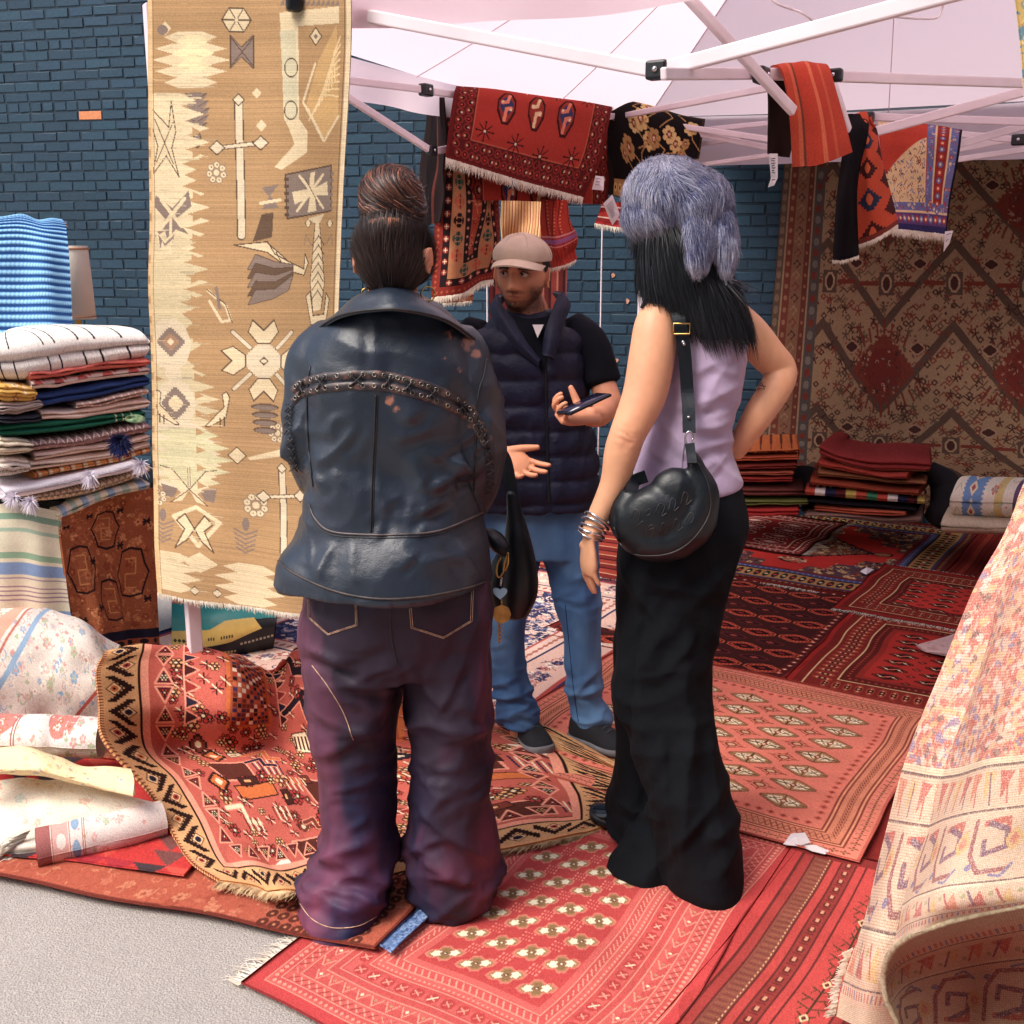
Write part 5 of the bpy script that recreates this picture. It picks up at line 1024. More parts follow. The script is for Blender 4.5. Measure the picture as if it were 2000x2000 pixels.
slab('open_rug', [[az(-60, 1530, .12), az(60, 1520, .12), az(150, 1530, .12), az(300, 1565, .12)], [az(-60, 1575, .06), az(60, 1570, .09), az(160, 1570, .10), az(300, 1590, .10)], [az(-50, 1620, .05), az(40, 1640, .07), az(160, 1620, .06), az(300, 1605, .06)], [az(-40, 1660, .035), az(30, 1670, .035), az(160, 1655, .035), az(300, 1630, .035)]], Cw.fin(99, .03), 'pale cream rug lying open in front of the yellowish fold', seed=99)
Cq = Cv(260, 150, rgb(232, 214, 206)); Cq.scatter(0, 0, 260, 150, 200, [rgb(226, 170, 160), rgb(236, 210, 200), sage], 2, 6, 100); Cq.rect(0, 0, 32, 150, rgb(164, 96, 92)); Cq.rect(36, 0, 70, 150, rgb(226, 170, 160))
for x in (34, 72, 100, 104): Cq.rect(x, 0, x + 2, 150, rgb(190, 120, 100))
for k in range(0, 150, 36): Cq.ell(54, k + 14, 10, 9, rgb(244, 226, 216)); Cq.ell(86, k, 9, 12, pblue)
rl = rollrug('rolled_rug', [az(72, 1658, .06), az(150, 1640, .065), az(230, 1622, .07), az(318, 1600, .07)], .052, Cq.fin(100, .04), 'white and rose rolled rug end with a white fringe above the red kilim', 1.02, 100, .95)
fringe('fringe', [az(60, 1618, .1), az(46, 1640, .07), az(38, 1660, .04), az(34, 1672, .03)], [-.8, -.55, -.25], .09, M['fringe'], rl, n=90, wd=.007, seed=9, up=(.2, -.6, .8))
# ------------------------------------------------------------------ foreground right: large rug hanging in folds over a stand
CF = p_fore()
A = [[aY(2010, 930, 2.35), aY(2060, 900, 2.4), aY(2120, 900, 2.5)], [aY(1958, 1045, 2.28), aY(2040, 1020, 2.25), aY(2120, 1000, 2.3)], [aY(1898, 1165, 2.22), aY(1990, 1150, 2.12), aY(2100, 1130, 2.1)], [aY(1846, 1290, 2.18), aY(1930, 1290, 2.05), aY(2060, 1290, 2.0)],
     [aY(1800, 1410, 2.13), aY(1870, 1420, 2.0), aY(1990, 1430, 1.95)], [aY(1757, 1530, 2.1), aY(1820, 1540, 1.97), aY(1940, 1550, 1.93)], [aY(1718, 1650, 2.08), aY(1780, 1660, 1.95), aY(1900, 1670, 1.93)], [aY(1684, 1780, 2.06), aY(1740, 1790, 1.93), aY(1860, 1800, 1.93)], [aY(1648, 1900, 2.04), aY(1700, 1920, 1.92), aY(1810, 1930, 1.93)], [aY(1630, 1985, 2.03), aY(1685, 2010, 1.93), aY(1780, 2020, 1.93)]]
P = cgrid(A, 620, 200); CA = CF[:, :200]; P = P + (gnorm(P) * (.008 * noise2(620, 200, 12, 4, 83))[..., None])
big = sheet('draped_rug', P, CA, M['weave'], .007, flip=True); tag(big, 'large cream and red rug draped in folds at the right foreground showing its coarse back', 'rug')
fringe('fringe', [P[i, 0] + np.array([-.004, 0, 0]) for i in range(520, 619, 8)], [-1, -.2, -.2], .022, M['fringe'], big, n=90, wd=.006, seed=10, up=(0, -1, .3))
B = [[aY(2010, 1030, 2.12), aY(2080, 1000, 2.0), aY(2200, 980, 1.9)], [aY(1960, 1150, 2.05), aY(2040, 1130, 1.86), aY(2180, 1110, 1.8)], [aY(1922, 1255, 2.0), aY(2010, 1240, 1.78), aY(2160, 1230, 1.7)], [aY(1880, 1385, 1.96), aY(1965, 1370, 1.74), aY(2120, 1350, 1.66)],
     [aY(1846, 1500, 1.93), aY(1930, 1480, 1.72), aY(2090, 1460, 1.63)], [aY(1812, 1620, 1.91), aY(1895, 1595, 1.7), aY(2070, 1570, 1.62)], [aY(1780, 1720, 1.89), aY(1860, 1690, 1.69), aY(2060, 1660, 1.61)], [aY(1748, 1800, 1.87), aY(1830, 1765, 1.68), aY(2055, 1735, 1.6)], [aY(1745, 1850, 1.84), aY(1825, 1808, 1.7), aY(2050, 1760, 1.6)]]
P = cgrid(B, 560, 340); CB_ = CF[40:600, 60:400]; P = P + (gnorm(P) * (.007 * noise2(560, 340, 9, 6, 84))[..., None])
f1 = sheet('front_fold', P, CB_, M['weave'], .007, big, flip=True)
ed = [aY(2050, 1762, 1.6), aY(2000, 1768, 1.62), aY(1900, 1788, 1.66), aY(1825, 1810, 1.7), aY(1770, 1834, 1.77), aY(1738, 1866, 1.83), aY(1726, 1905, 1.86), aY(1730, 1950, 1.86), aY(1748, 1990, 1.86), aY(1770, 2040, 1.86)]
solid('binding', [tube(ed, .0055, 6, 10)], pmat('binding', rgb(190, 174, 144), .95, c2=rgb(150, 132, 104), ns=120, bs=300, bst=.5), big)
Cc_ = [[e + np.array([0, .0, 0]) for e in (aY(1726, 1905, 1.86), aY(1745, 1858, 1.84), aY(1825, 1812, 1.72), aY(1905, 1790, 1.68), aY(2050, 1765, 1.62))], [aY(1730, 1950, 1.86), aY(1765, 1900, 1.9), aY(1850, 1870, 1.92), aY(1940, 1850, 1.95), aY(2060, 1830, 1.8)], [aY(1748, 1990, 1.86), aY(1790, 1960, 1.92), aY(1870, 1940, 1.97), aY(1950, 1930, 2.0), aY(2070, 1930, 1.85)], [aY(1775, 2050, 1.86), aY(1810, 2040, 1.92), aY(1880, 2040, 1.98), aY(1955, 2040, 2.0), aY(2080, 2040, 1.9)]]
P = cgrid(Cc_, 260, 300); sheet('rolled_underside', P, (CF[360:620, 60:360] * np.array([.62, .58, .52]))[::-1], M['weave'], .006, big, flip=True)  # shadow inside the roll painted in by darkening the design
# sliver of another rug hanging at the top right corner
P = cgrid([[aY(1978, -30, 2.2), aY(2100, -40, 2.2)], [aY(1992, 90, 2.2), aY(2100, 90, 2.2)], [aY(2002, 230, 2.2), aY(2100, 230, 2.2)]], 120, 60)
tag(sheet('hanging_rug', P, p_cream_floral(60, 120, 93, rgb(226, 190, 110), [rgb(110, 150, 160), rgb(236, 214, 160), rgb(200, 150, 90)], 1.2), M['weave'], .006), 'sliver of a yellow and blue patterned rug hanging at the top right corner', 'rug')
# ------------------------------------------------------------------ hanging rugs
# tan kilim runner over the left pole of the tent
KF = lambda x, y, o=.07: aP(x, y, P0 - UU * o, NN)
K = [[KF(288, -60), KF(420, -60), KF(560, -60, .08), KF(686, -60)], [KF(291, 100), KF(420, 100), KF(560, 100, .09), KF(682, 100)], [KF(291, 400), KF(420, 400), KF(560, 400, .1), KF(668, 400)], [KF(293, 640), KF(420, 640), KF(560, 640, .09), KF(658, 640)], [KF(298, 900), KF(430, 910), KF(560, 920), KF(662, 925)], [KF(303, 1100), KF(430, 1120), KF(560, 1140), KF(672, 1150)], [KF(306, 1158), KF(430, 1178), KF(560, 1195), KF(672, 1205)]]
C = p_kilim_tan(); P = cgrid(K, 860, 290)
# keep even spacing down the length
P = np.moveaxis(P, 0, 0); d = np.linalg.norm(np.diff(P[:, 145], axis=0), axis=1).cumsum(); d = np.concatenate([[0], d]); t = np.interp(np.linspace(0, d[-1], 860), d, np.arange(860)); P = np.stack([np.stack([np.interp(t, np.arange(860), P[:, j, k]) for k in range(3)], -1) for j in range(290)], 1)
P[..., 1] += .012 * noise2(860, 290, 5, 7, 85) + .0012 * np.sin(np.arange(290) * 1.0)[None] * 0; P[:, :, 0] += .004 * noise2(860, 290, 12, 2, 86)
C2 = np.concatenate([C[:40][::-1] * 1.0, C])[:860] if False else C
kil = sheet('kilim_runner', P, C2, M['weave'], .005, flip=True); tag(kil, 'long tan kilim with cream motifs hanging from the tent corner at the left', 'rug')
fringe('fringe', P[-1, ::10], [0, 0, -1], .02, M['fringe'], kil, n=240, wd=.004, seed=12, up=(0, -1, 0))
clampm = solid('clip', [box(KF(574, 2, .1), (.04, .03, .05), rotm(rz=.3))], M['black_plastic'], None); flat_shade(clampm, .008); tag(clampm, 'black clip gripping the top of the tan kilim', 'clip')
def hang(name, rows, C, label, fr=None, th=.006, wr=.006, seed=1, mat=None, flip=True, cat='rug', frl=.04):
    h, w_ = C.shape[:2]; P = cgrid(rows, h, w_); P = P + gnorm(P) * (wr * noise2(h, w_, 5, 6, seed))[..., None]
    o = tag(sheet(name, P, C, mat or M['rug'], th, flip=flip), label, cat)
    if fr: fringe('fringe', P[-1, ::8], fr, frl, M['fringe'], o, n=int(w_ * 1.1), wd=.0045, seed=seed, up=(0, -1, 0))
    return o, P
L = lambda x, y, o=0.0: aP(x, y, P0 + NN * (.02 + o), UU)
C = p_red_hung(); Cbk = C[:60]
hang('hung_rug', [[L(905, 392, -.05), L(1000, 392, -.05), L(1100, 396, -.05), L(1185, 400, -.05)], [L(895, 250, -.035), L(1000, 270, -.035), L(1100, 290, -.035), L(1190, 300, -.035)], [L(893, 178, -.015), L(1000, 190, -.015), L(1100, 203, -.015), L(1193, 216, -.015)], [L(888, 178, .03), L(1000, 189, .035), L(1100, 202, .035), L(1194, 217, .03)], [L(879, 235, .05), L(990, 262, .06), L(1085, 285, .06), L(1174, 305, .05)], [L(871, 308, .055), L(965, 338, .065), L(1052, 362, .065), L(1140, 386, .055)]],
     np.concatenate([C[:110][::-1] * .9, C]), 'red rug with three blue and cream medallions and white fringe folded over the truss', fr=[-.1, -.2, -1], seed=110)
Y = lambda x, y, d: aY(x, y, d)
hang('hung_rug', [[Y(1192, 375, 6.05), Y(1280, 345, 5.95), Y(1362, 318, 5.85)], [Y(1150, 205, 6.0), Y(1260, 220, 5.9), Y(1376, 242, 5.8)], [Y(1124, 182, 5.9), Y(1250, 208, 5.8), Y(1376, 238, 5.7)], [Y(1155, 240, 5.85), Y(1255, 260, 5.75), Y(1372, 262, 5.65)], [Y(1188, 330, 5.85), Y(1265, 330, 5.75), Y(1366, 300, 5.65)], [Y(1188, 380, 5.85), Y(1270, 395, 5.75), Y(1358, 330, 5.65)]], p_black_floral(), 'black rug with gold flowers hanging behind the fur hat', seed=111)
hang('hung_rug', [[Y(858, 190, 4.75), Y(905, 190, 4.8), Y(950, 200, 5.1), Y(990, 210, 5.3)], [Y(855, 320, 4.7), Y(905, 325, 4.75), Y(950, 330, 5.05), Y(985, 330, 5.25)], [Y(848, 460, 4.7), Y(900, 460, 4.72), Y(945, 455, 5.0), Y(978, 450, 5.2)], [Y(842, 582, 4.68), Y(890, 574, 4.7), Y(935, 552, 4.98), Y(972, 545, 5.15)]], p_tribal_hung(), 'brown red tribal rug with green lozenges hanging behind the hair bun', fr=[0, -.1, -1], frl=.03, seed=112, wr=.02)
hang('hung_rug', [[Y(835, 190, 4.85), Y(865, 190, 4.6)], [Y(822, 290, 4.85), Y(868, 290, 4.6)], [Y(816, 360, 4.85), Y(866, 360, 4.6)], [Y(812, 450, 4.9), Y(862, 430, 4.62)]], p_stripes(60, 180, [(20, rgb(36, 24, 24)), (18, rgb(24, 16, 18)), (3, rgb(90, 40, 34))], 113), 'nearly black end of a rug hanging at the left of the green lozenge rug', seed=113, wr=.012)
hang('hung_rug', [[Y(868, 575, 5.3), Y(925, 560, 5.4)], [Y(866, 592, 5.3), Y(925, 588, 5.4)]], p_stripes(60, 24, [(6, rgb(186, 120, 84)), (2, rgb(130, 60, 40))], 114, False), 'lower corner of a tan rug showing below the green lozenge rug', fr=[0, -.1, -1], frl=.02, seed=114)
hang('hung_rug', [[Y(980, 385, 5.6), Y(1020, 386, 5.6), Y(1060, 388, 5.6)], [Y(978, 470, 5.55), Y(1018, 470, 5.62), Y(1058, 470, 5.55)], [Y(976, 560, 5.55), Y(1016, 560, 5.62), Y(1056, 560, 5.55)]], p_stripes(80, 170, [(4, rgb(214, 164, 110)), (2, rgb(150, 70, 46)), (3, rgb(226, 184, 130)), (2, rgb(176, 100, 64)), (5, rgb(206, 150, 100)), (1, rgb(110, 40, 34))], 115), 'beige and rust striped textile hanging behind the man\'s cap', seed=115, wr=.015, cat='textile')
Cx = Cv(70, 150, rgb(176, 48, 30)); 
for x in (10, 24, 40, 56): Cx.rect(x, 0, x + 2, 90, rgb(110, 24, 24)); [Cx.rect(x + 4, y, x + 6, y + 2, rgb(226, 140, 100)) for y in range(0, 90, 6)]
Cx.rect(0, 60, 70, 63, rgb(206, 130, 130)); Cx.rect(0, 66, 70, 74, rgb(150, 84, 130)); Cx.rect(0, 78, 70, 80, rgb(206, 130, 130))
for x in range(0, 70, 7): Cx.rect(x, 84, x + 3, 150, rgb(150, 36, 26))
hang('hung_rug', [[Y(1058, 390, 5.3), Y(1085, 392, 5.2), Y(1112, 394, 5.3)], [Y(1060, 450, 5.25), Y(1090, 450, 5.15), Y(1120, 440, 5.28)], [Y(1062, 500, 5.25), Y(1096, 500, 5.15), Y(1130, 480, 5.28)], [Y(1072, 524, 5.25), Y(1100, 518, 5.15), Y(1124, 505, 5.28)]], Cx.fin(116, .08), 'scarlet textile with a mauve band hanging above the man\'s shoulder', fr=[0, -.1, -1], frl=.02, seed=116, wr=.015, cat='textile')
hang('hung_rug', [[Y(955, 500, 6.3), Y(1030, 500, 6.3), Y(1108, 500, 6.3)], [Y(955, 620, 6.3), Y(1030, 620, 6.3), Y(1106, 620, 6.3)], [Y(955, 800, 6.3), Y(1030, 800, 6.3), Y(1106, 800, 6.3)]], p_stripes(90, 200, [(5, rgb(96, 36, 34)), (3, rgb(60, 26, 30)), (6, rgb(130, 52, 44)), (2, rgb(176, 100, 84))], 117), 'dark maroon rug hanging far behind the man\'s head and shoulders', seed=117)
o, _ = hang('hung_rug', [[Y(1178, 395, 6.1), Y(1215, 395, 6.1)], [Y(1162, 436, 6.1), Y(1218, 446, 6.1)]], p_stripes(50, 40, [(8, rgb(170, 40, 36)), (2, rgb(226, 190, 170)), (8, rgb(140, 30, 30))], 118, False), 'small red rug corner with cream fringe beside the fur hat', fr=[0, -.1, -1], frl=.03, seed=118)
def tagp(pts, Yd, label, lines=6):
    P = [aY(x, y, Yd + (.012 if i % 2 else 0)) for i, (x, y) in enumerate(pts)]; n = len(P); V = P + [p + np.array([0, .0015, 0]) for p in P]
    o = mkp('price_tag', V, [list(range(n)), list(range(2 * n - 1, n - 1, -1))] + [[i, (i + 1) % n, n + (i + 1) % n, n + i][::-1] for i in range(n)], M['paper']); tag(o, label, 'price tag')
    a, b, c, d = pts[0], pts[1], pts[2], pts[3]; rb = []
    r = rng(int(pts[0][0]))
    for k in range(lines):
        t = .2 + .65 * k / lines; p0 = (a[0] * (1 - t) + d[0] * t, a[1] * (1 - t) + d[1] * t); p1 = (b[0] * (1 - t) + c[0] * t, b[1] * (1 - t) + c[1] * t); s0, s1 = .2, r.uniform(.5, .85)
        q = [aY(p0[0] * (1 - s) + p1[0] * s, p0[1] * (1 - s) + p1[1] * s + r.normal(0, .5), Yd - .004) for s in np.linspace(s0, s1, 7)]; rb.append(q)
    ribbons('handwriting', np.array(rb), np.array([[0, -1., 0]] * len(rb)), .0022, M['ink'], o, taper=False); return o
tagp([(1163, 343), (1180, 345), (1179, 372), (1156, 370)], aP(1170, 360, P0 + NN * .09, UU)[1] - .1, 'square white price tag pinned to the corner of the medallion rug with fringe', 3)
tagp([(1178, 398), (1196, 380), (1211, 420), (1196, 440)], 5.6, 'white price tag of small writing hanging beside the fur hat', 7)
tagp([(1502, 300), (1519, 300), (1519, 348), (1506, 350)], 2.72, 'long white price tag hanging from the orange striped blanket', 7)
tagp([(1506, 348), (1519, 347), (1512, 362), (1500, 366)], 2.71, 'torn lower end of the long white price tag under the striped blanket', 1)
# striped blanket over the truss
st = [(16, rgb(190, 66, 38)), (7, rgb(206, 92, 58)), (4, rgb(120, 60, 46)), (26, rgb(190, 60, 34)), (6, rgb(212, 104, 66)), (14, rgb(186, 58, 34)), (5, rgb(200, 84, 50)), (18, rgb(186, 62, 38))]
hang('blanket', [[Y(1500, 300, 2.95), Y(1520, 305, 2.98), Y(1545, 308, 3.0)], [Y(1505, 200, 2.93), Y(1530, 200, 2.96), Y(1570, 200, 3.0)], [Y(1502, 146, 2.92), Y(1550, 143, 2.95), Y(1612, 143, 3.0)], [Y(1514, 129, 2.84), Y(1560, 129, 2.86), Y(1611, 129, 2.92)], [Y(1528, 145, 2.78), Y(1570, 142, 2.8), Y(1622, 142, 2.86)], [Y(1541, 220, 2.76), Y(1590, 215, 2.76), Y(1640, 210, 2.82)], [Y(1549, 326, 2.76), Y(1600, 322, 2.74), Y(1659, 300, 2.8)]],
     np.concatenate([np.tile(np.array([[rgb(40, 26, 24)]]), (110, 96, 1)), p_stripes(96, 150, st, 119)]), 'burnt orange blanket with faded stripes folded over the truss', wr=.006, seed=119, mat=M['weave'], cat='blanket', flip=False)
hang('hung_kilim', [[Y(1655, 222, 3.6), Y(1672, 222, 3.62), Y(1690, 226, 3.64)], [Y(1650, 262, 3.55), Y(1674, 262, 3.55), Y(1695, 262, 3.56)], [Y(1634, 380, 3.55), Y(1656, 380, 3.5), Y(1676, 380, 3.56)], [Y(1626, 508, 3.55), Y(1650, 508, 3.5), Y(1676, 498, 3.56)]], p_stripes(50, 200, [(50, rgb(20, 16, 20))], 120), 'black folded underside of a kilim hanging beside the orange zigzag kilim', fr=[0, -.1, -1], frl=.012, seed=120)
hang('hung_kilim', [[Y(1668, 225, 3.66), Y(1690, 219, 3.62), Y(1702, 240, 3.6)], [Y(1668, 262, 3.6), Y(1700, 262, 3.56), Y(1716, 262, 3.62)], [Y(1672, 360, 3.57), Y(1704, 355, 3.54), Y(1734, 350, 3.62)], [Y(1674, 480, 3.57), Y(1718, 462, 3.54), Y(1757, 436, 3.62)]], p_orange_kilim(), 'orange kilim with black and blue zigzags hanging from the truss', fr=[0, -.1, -1], frl=.015, seed=121, mat=M['weave'])
o, _ = hang('hung_rug', [[Y(1716, 238, 4.45), Y(1790, 240, 4.5), Y(1880, 253, 4.55)], [Y(1718, 262, 4.4), Y(1790, 268, 4.45), Y(1876, 280, 4.5)], [Y(1726, 360, 4.4), Y(1790, 360, 4.46), Y(1862, 366, 4.5)], [Y(1742, 447, 4.4), Y(1795, 452, 4.46), Y(1848, 458, 4.5)]], p_floral_hung(), 'blue bordered rug with a tan speckled field hanging in front of the wall rug', fr=[.1, -.1, -1], frl=.03, seed=122)
tagp([(1846, 452), (1862, 450), (1854, 476), (1843, 492)], 4.4, 'small white paper hanging at the fringed corner of the blue bordered rug', 2)
# wall rug
W = lambda x, y: onwall(x, y, .03)
P = cgrid([[W(1534, 290), W(1780, 290), W(2080, 290)], [W(1512, 560), W(1770, 565), W(2080, 570)], [W(1486, 840), W(1760, 850), W(2080, 865)], [W(1478, 985), W(1755, 1000), W(2080, 1020)]], 560, 480); P = P + WN * (.01 * noise2(560, 480, 4, 6, 87))[..., None]
tag(sheet('wall_rug', P, p_wall_rug(), M['rug'], .008, flip=True), 'huge brown and tan carpet with a lattice design hung on the wall at the right', 'rug')
# ------------------------------------------------------------------ folded textiles in stacks
def folded(pts, hts, dep, C, label, layers=2, group=None, mat=None, seed=1, name='folded_textile', cat='folded textile', off=0.0, endw=.02, ex=3.2, th=.004):
    """pts: points along the middle of the visible front, hts: full heights, dep: how far the pile goes back"""
    h, w_ = C.shape[:2]; X = cubic(np.array(pts, float), w_); hh = cubic(np.array(hts, float), w_) / 2; T = np.gradient(X, axis=0); T[:, 2] = 0; T /= np.linalg.norm(T, axis=1, keepdims=True)
    bk = np.cross(np.array([0, 0, 1.]), T); bk[bk[:, 1] < 0] *= -1
    a = np.linspace(-np.pi, np.pi, h) + np.pi * .0; ca, sa = np.cos(a), np.sin(a); cx = np.sign(ca) * np.abs(ca) ** (2 / ex); cz = np.sign(sa) * np.abs(sa) ** (2 / ex)
    t = np.linspace(0, 1, w_); e = np.clip(np.minimum(t, 1 - t) / endw, 0, 1); e = np.sqrt(np.clip(1 - (1 - e) ** 2, 0, 1)) * .45 + .55
    r = rng(seed); nz = noise2(h, w_, 9, 7, seed) * .004; front = np.clip(-cx, 0, 1)
    gro = np.zeros(h)
    for k in range(1, layers): gro += np.exp(-((cz - (2 * k / layers - 1)) / (.32 / layers)) ** 2)
    D = dep / 2
    Px = -D * cx[:, None] * (1 + 0 * t[None]) ; dz = cz[:, None] * hh[None] * e[None]
    inn = gro[:, None] * front[:, None] * .016 + nz
    P = X[None] + bk[None] * (D - (-Px) * 1.0)[..., None] * 0 + bk[None] * (D + D * cx[:, None] * np.ones((1, w_)) + inn)[..., None]; P[..., 2] += dz + .003 * noise2(h, w_, 4, 9, seed + 5)
    o = sheet(name, P, C, mat or M['rug'], th, back=False, flip=False)
    # closed ends showing the folds
    for j, sg in ((0, -1), (w_ - 1, 1)):
        ring = P[:, j]; c = ring.mean(0); V = [c + sg * T[j] * .004]; n = h - 1; V2 = np.concatenate([[V[0]], c + (ring[:n] - c) * .55 + sg * T[j] * .006, c + (ring[:n] - c) * .8 - sg * T[j] * .004, ring[:n]])
        F_ = [[0, 1 + i, 1 + (i + 1) % n, 1 + (i + 1) % n] for i in range(n)]; F4 = np.array([[1 + n * q + i, 1 + n * (q + 1) + i, 1 + n * (q + 1) + (i + 1) % n, 1 + n * q + (i + 1) % n] for q in range(2) for i in range(n)])
        Fq = np.concatenate([F4, np.array([[0, 1 + i, 1 + (i + 1) % n, 1 + (i + 1) % n] for i in range(n)])]); 
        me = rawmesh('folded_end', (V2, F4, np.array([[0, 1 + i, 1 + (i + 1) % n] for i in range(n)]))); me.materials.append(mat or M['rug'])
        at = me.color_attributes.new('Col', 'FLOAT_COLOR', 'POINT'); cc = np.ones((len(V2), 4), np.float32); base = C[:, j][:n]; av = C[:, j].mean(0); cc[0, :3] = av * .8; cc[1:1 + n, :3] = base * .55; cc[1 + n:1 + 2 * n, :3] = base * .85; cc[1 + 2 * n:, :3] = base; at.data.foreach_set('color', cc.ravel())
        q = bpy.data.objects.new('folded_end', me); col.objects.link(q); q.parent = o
    return tag(o, label, cat, group)
def zig(c, y, stp, amp, wd, cc, x0=0):
    pts = [(x, y + (amp if (i % 2) else -amp)) for i, x in enumerate(range(x0, c.w + stp, stp))]; c.path(pts, wd, cc)
YL = 3.78; GL = 'folded blankets stacked on the striped table at the left'
def fl_(xs, yt, yb, C, label, Yo=0.0, layers=2, dep=.46, seed=1, mat=None, **k):
    n = len(xs); pts = [aY(x, (a + b) / 2, YL + Yo + .34 * max(0, x) / 292) for i, (x, a, b) in enumerate(zip(xs, yt, yb))]; hs = [abs(b - a) * mpp(YL + Yo + .34 * max(0, x) / 292) * 1.14 for x, a, b in zip(xs, yt, yb)]
    return folded(pts, hs, dep, C, label, layers, GL, mat, seed, **k)
def cvs(w_, h, c, fn=None, seed=1, knot=.05):
    c = Cv(w_, h, c)
    if fn: fn(c)
    return c.fin(seed, knot)
def shag(c):
    for x in (36, 62, 128, 150, 190, 214, 250): c.path([(x + 10 * math.sin(y * .05), y) for y in range(0, 120, 8)], 2.6, rgb(40, 36, 40))
fl_([-40, 60, 160, 292], [672, 662, 648, 648], [745, 742, 726, 700], cvs(280, 120, rgb(236, 226, 216), shag, 201, .09), 'thick white wool blanket with black lines on top of the left stack', layers=2, seed=201)
def grn(c):
    for x in range(10, 280, 44): c.ell(x, 60, 16, 20, rgb(70, 150, 116)); c.path([(x + 12, 40), (x + 26, 60), (x + 20, 84)], 4, rgb(214, 90, 80)); c.ell(x + 6, 90, 9, 10, rgb(214, 100, 90))
fl_([58, 120, 200, 292], [722, 718, 704, 698], [744, 738, 724, 716], cvs(220, 90, rgb(226, 118, 100), grn, 202), 'coral and green patterned blanket folded under the white wool one', seed=202, dep=.4, layers=1)
fl_([62, 130, 210, 292], [742, 738, 726, 714], [764, 756, 742, 734], cvs(220, 90, rgb(234, 206, 192), grn, 203), 'pale pink blanket with green leaves below the coral patterned one', seed=203, dep=.4, layers=1)
fl_([-40, 0, 40, 72], [750, 750, 750, 754], [786, 786, 788, 786], cvs(120, 90, rgb(226, 178, 84), lambda c: c.scatter(0, 0, 120, 90, 40, [cream, rgb(180, 110, 60)], 3, 7, 4), 204), 'mustard yellow blanket end at the left of the navy fold', Yo=-.01, seed=204, layers=3, dep=.4)
fl_([72, 150, 220, 292], [768, 756, 744, 732], [798, 786, 772, 756], cvs(220, 100, rgb(44, 68, 124), lambda c: (c.rect(0, 20, 130, 62, rgb(140, 160, 196)), c.rect(0, 62, 120, 65, cream)), 205), 'navy blanket with a grey blue band folded in the left stack', seed=205, dep=.42, layers=2)
fl_([-40, 0, 40, 84], [786, 786, 784, 780], [812, 812, 812, 800], cvs(120, 80, rgb(196, 176, 166), lambda c: (zig(c, 30, 10, 8, 2.4, rgb(90, 76, 80)), c.rect(0, 50, 120, 60, rgb(70, 100, 150))), 206), 'grey knitted blanket end under the mustard one', Yo=-.01, seed=206, layers=3, dep=.4)
fl_([150, 200, 250, 290], [786, 778, 764, 756], [800, 794, 782, 772], cvs(140, 60, rgb(206, 164, 150), lambda c: [c.line(x, 0, x + 12, 60, 3, rgb(236, 214, 200)) for x in range(0, 140, 14)], 207), 'dusty pink ribbed blanket between the navy and the brick red folds', seed=207, dep=.4, layers=1)
fl_([80, 150, 220, 292], [802, 798, 786, 776], [822, 822, 812, 798], cvs(220, 80, rgb(160, 60, 56), lambda c: (c.rect(0, 14, 220, 20, cream), c.rect(0, 44, 220, 80, rgb(236, 208, 190)), c.rect(0, 0, 220, 6, rgb(236, 208, 190))), 208), 'brick red blanket with white stripes in the middle of the left stack', seed=208, dep=.42)
fl_([-40, 0, 40, 82], [812, 812, 812, 806], [828, 828, 828, 826], cvs(120, 60, rgb(60, 62, 74), lambda c: zig(c, 30, 8, 7, 2, rgb(150, 140, 140)), 209), 'dark grey woven blanket end above the green roll', Yo=-.01, seed=209, layers=2, dep=.4)
def tgr(c):
    for x in (200, 214, 236): c.rect(x, 0, x + 3, 90, rgb(196, 206, 150))
g_ = fl_([-40, 60, 150, 236, 284], [826, 822, 814, 806, 802], [862, 852, 842, 828, 820], cvs(280, 90, rgb(30, 104, 80), tgr, 210), 'bottle green blanket with a pale tufted tassel in the left stack', seed=210, dep=.44, layers=2)
tp0 = [aY(264 + 20 * math.cos(a), 818 + 9 * math.sin(a), YL - .03) for a in np.linspace(0, 6.28, 50)]; c0 = aY(254, 816, YL - .02)
ribbons('tassel', np.array([[c0, (c0 * .5 + q * .5) + np.array([0, -.01, .004]), q] for q in tp0]), np.array([[0, -1., 0]] * 50), .006, pmat('pale_green', rgb(176, 196, 150), .9, c2=rgb(96, 140, 104), ns=60), g_)
def dmd(c):
    for x in range(0, 280, 20):
        for y in (20, 60, 100): c.dia(x, y, 10, 17, rgb(222, 196, 186)); c.dia(x, y, 7, 12, rgb(136, 100, 98))
fl_([60, 140, 220, 292], [862, 852, 836, 824], [884, 876, 862, 846], cvs(280, 110, rgb(166, 126, 122), dmd, 211), 'mauve brown blanket with white diamonds under the green one', seed=211, dep=.42, layers=1)
fl_([-40, 0, 30, 64], [856, 856, 856, 862], [894, 894, 892, 886], cvs(120, 100, rgb(226, 210, 184), lambda c: [c.rect(0, y, 120, y + 2, rgb(180, 164, 140)) for y in range(0, 100, 9)], 212, .12), 'cream coarse blanket rolled at the left end under the green one', Yo=-.02, seed=212, layers=4, dep=.42)
fl_([68, 140, 220, 292], [884, 872, 862, 846], [902, 892, 878, 862], cvs(220, 70, rgb(238, 206, 188), None, 213), 'plain blush pink blanket just under the white diamond one', seed=213, dep=.44, layers=1)
fl_([56, 140, 220, 292], [900, 890, 878, 862], [922, 912, 898, 876], cvs(220, 70, rgb(244, 218, 198), lambda c: [c.rect(0, y, 220, y + 1, rgb(206, 170, 146)) for y in range(0, 70, 6)], 214), 'ribbed beige blanket under the blush pink one', seed=214, dep=.46, layers=1)
def oring(c):
    for x in range(6, 240, 24): c.path([(x, y) for y in range(0, 80, 6)], 2.4, rgb(50, 40, 60)); c.rect(x + 3, 0, x + 10, 80, cream)
